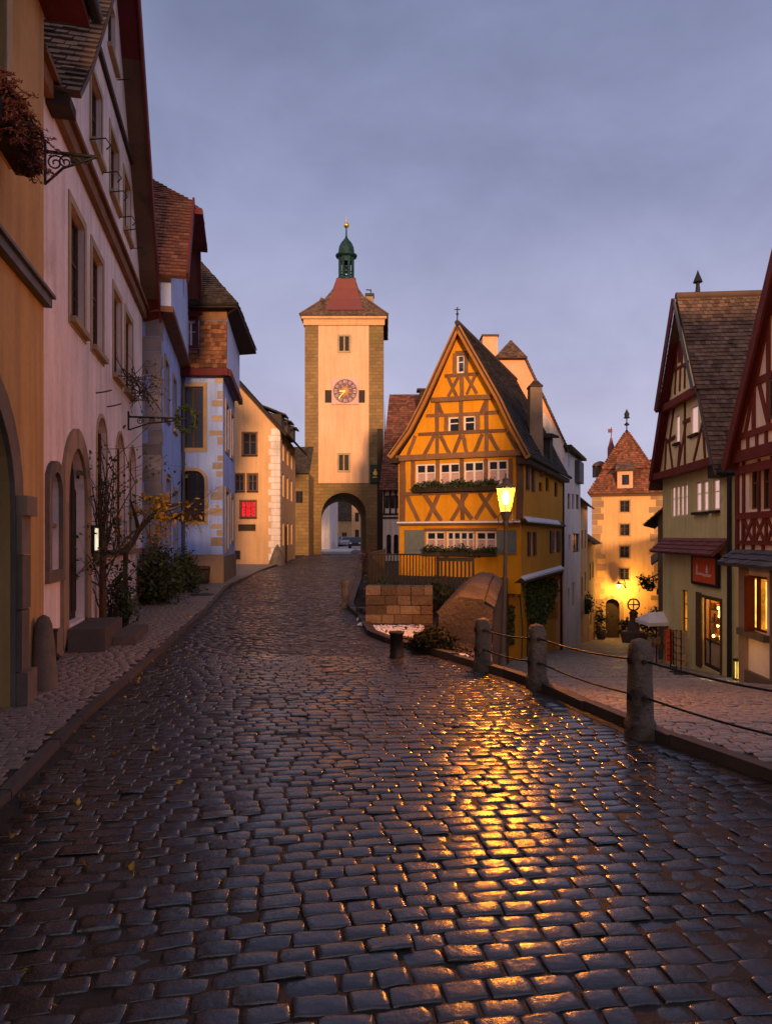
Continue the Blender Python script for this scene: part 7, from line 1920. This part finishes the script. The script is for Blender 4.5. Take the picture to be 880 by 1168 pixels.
sky = N(t, 'ShaderNodeTexSky'); sky.sky_type = 'NISHITA'; sky.sun_disc = False
sky.sun_elevation = SUN_EL; sky.sun_rotation = math.pi - SUN_AZ
sky.air_density = 1.3; sky.dust_density = 2.0; sky.ozone_density = 2.5
tc = N(t, 'ShaderNodeTexCoord'); g_ = tc.outputs['Generated']
sep = N(t, 'ShaderNodeSeparateXYZ'); L.new(g_, sep.inputs[0])
# dusk overcast: lilac cloud deck, paler low down, with soft darker banks
ramp = N(t, 'ShaderNodeValToRGB'); L.new(maprange(t, sep.outputs[2], -.05, .75, 0, 1), ramp.inputs[0])
e = ramp.color_ramp.elements; e[0].position = 0; e[0].color = (.50, .475, .65, 1); e[1].position = 1; e[1].color = (.150, .175, .315, 1)
for ps, cl in ((.16, (.45, .435, .625)), (.38, (.36, .36, .555)), (.62, (.25, .27, .45))):
    k = ramp.color_ramp.elements.new(ps); k.color = (*cl, 1)
cn = noise(t, scale_vec(t, g_, (1.1, 1.1, 2.0)), 1.7, 6, .55, .3)
cn2 = noise(t, scale_vec(t, g_, (1.0, 1.0, 1.6)), 4.5, 5, .55, .4)
fac = math_(t, 'MULTIPLY', maprange(t, cn, .36, .64, 1.06, 1.42), maprange(t, cn2, .35, .65, .93, 1.07))
cc = N(t, 'ShaderNodeCombineColor')
L.new(fac, cc.inputs[0]); L.new(fac, cc.inputs[1]); L.new(maprange(t, fac, .8, 1.6, .82, 1.48), cc.inputs[2])
cloud = mixc(t, 1.0, ramp.outputs[0], cc.outputs[0], 'MULTIPLY')
# afterglow of the set sun behind the viewer, strongest to the rear left
dt = t.nodes.new('ShaderNodeVectorMath'); dt.operation = 'DOT_PRODUCT'; L.new(g_, dt.inputs[0]); dt.inputs[1].default_value = (-.80, -.55, .22)
cloud = mixc(t, maprange(t, dt.outputs['Value'], .1, .95, 0, 1), cloud, (1.15, .88, .86))
WS = .08
cl10 = mixc(t, 1.0, cloud, (1 / WS, 1 / WS, 1 / WS), 'MULTIPLY')
L.new(mixc(t, .12, cl10, sky.outputs[0]), bg.inputs[0]); bg.inputs[1].default_value = WS
SC.view_settings.view_transform = 'Standard'; SC.view_settings.look = 'None'; SC.view_settings.gamma = 1
SC.view_settings.use_curve_mapping = False; SC.view_settings.exposure = EXPO
SC.render.engine = 'CYCLES'; SC.cycles.use_denoising = True
SC.cycles.max_bounces = 6; SC.cycles.diffuse_bounces = 3; SC.cycles.glossy_bounces = 3; SC.cycles.sample_clamp_indirect = 6
SC.cycles.caustics_reflective = False
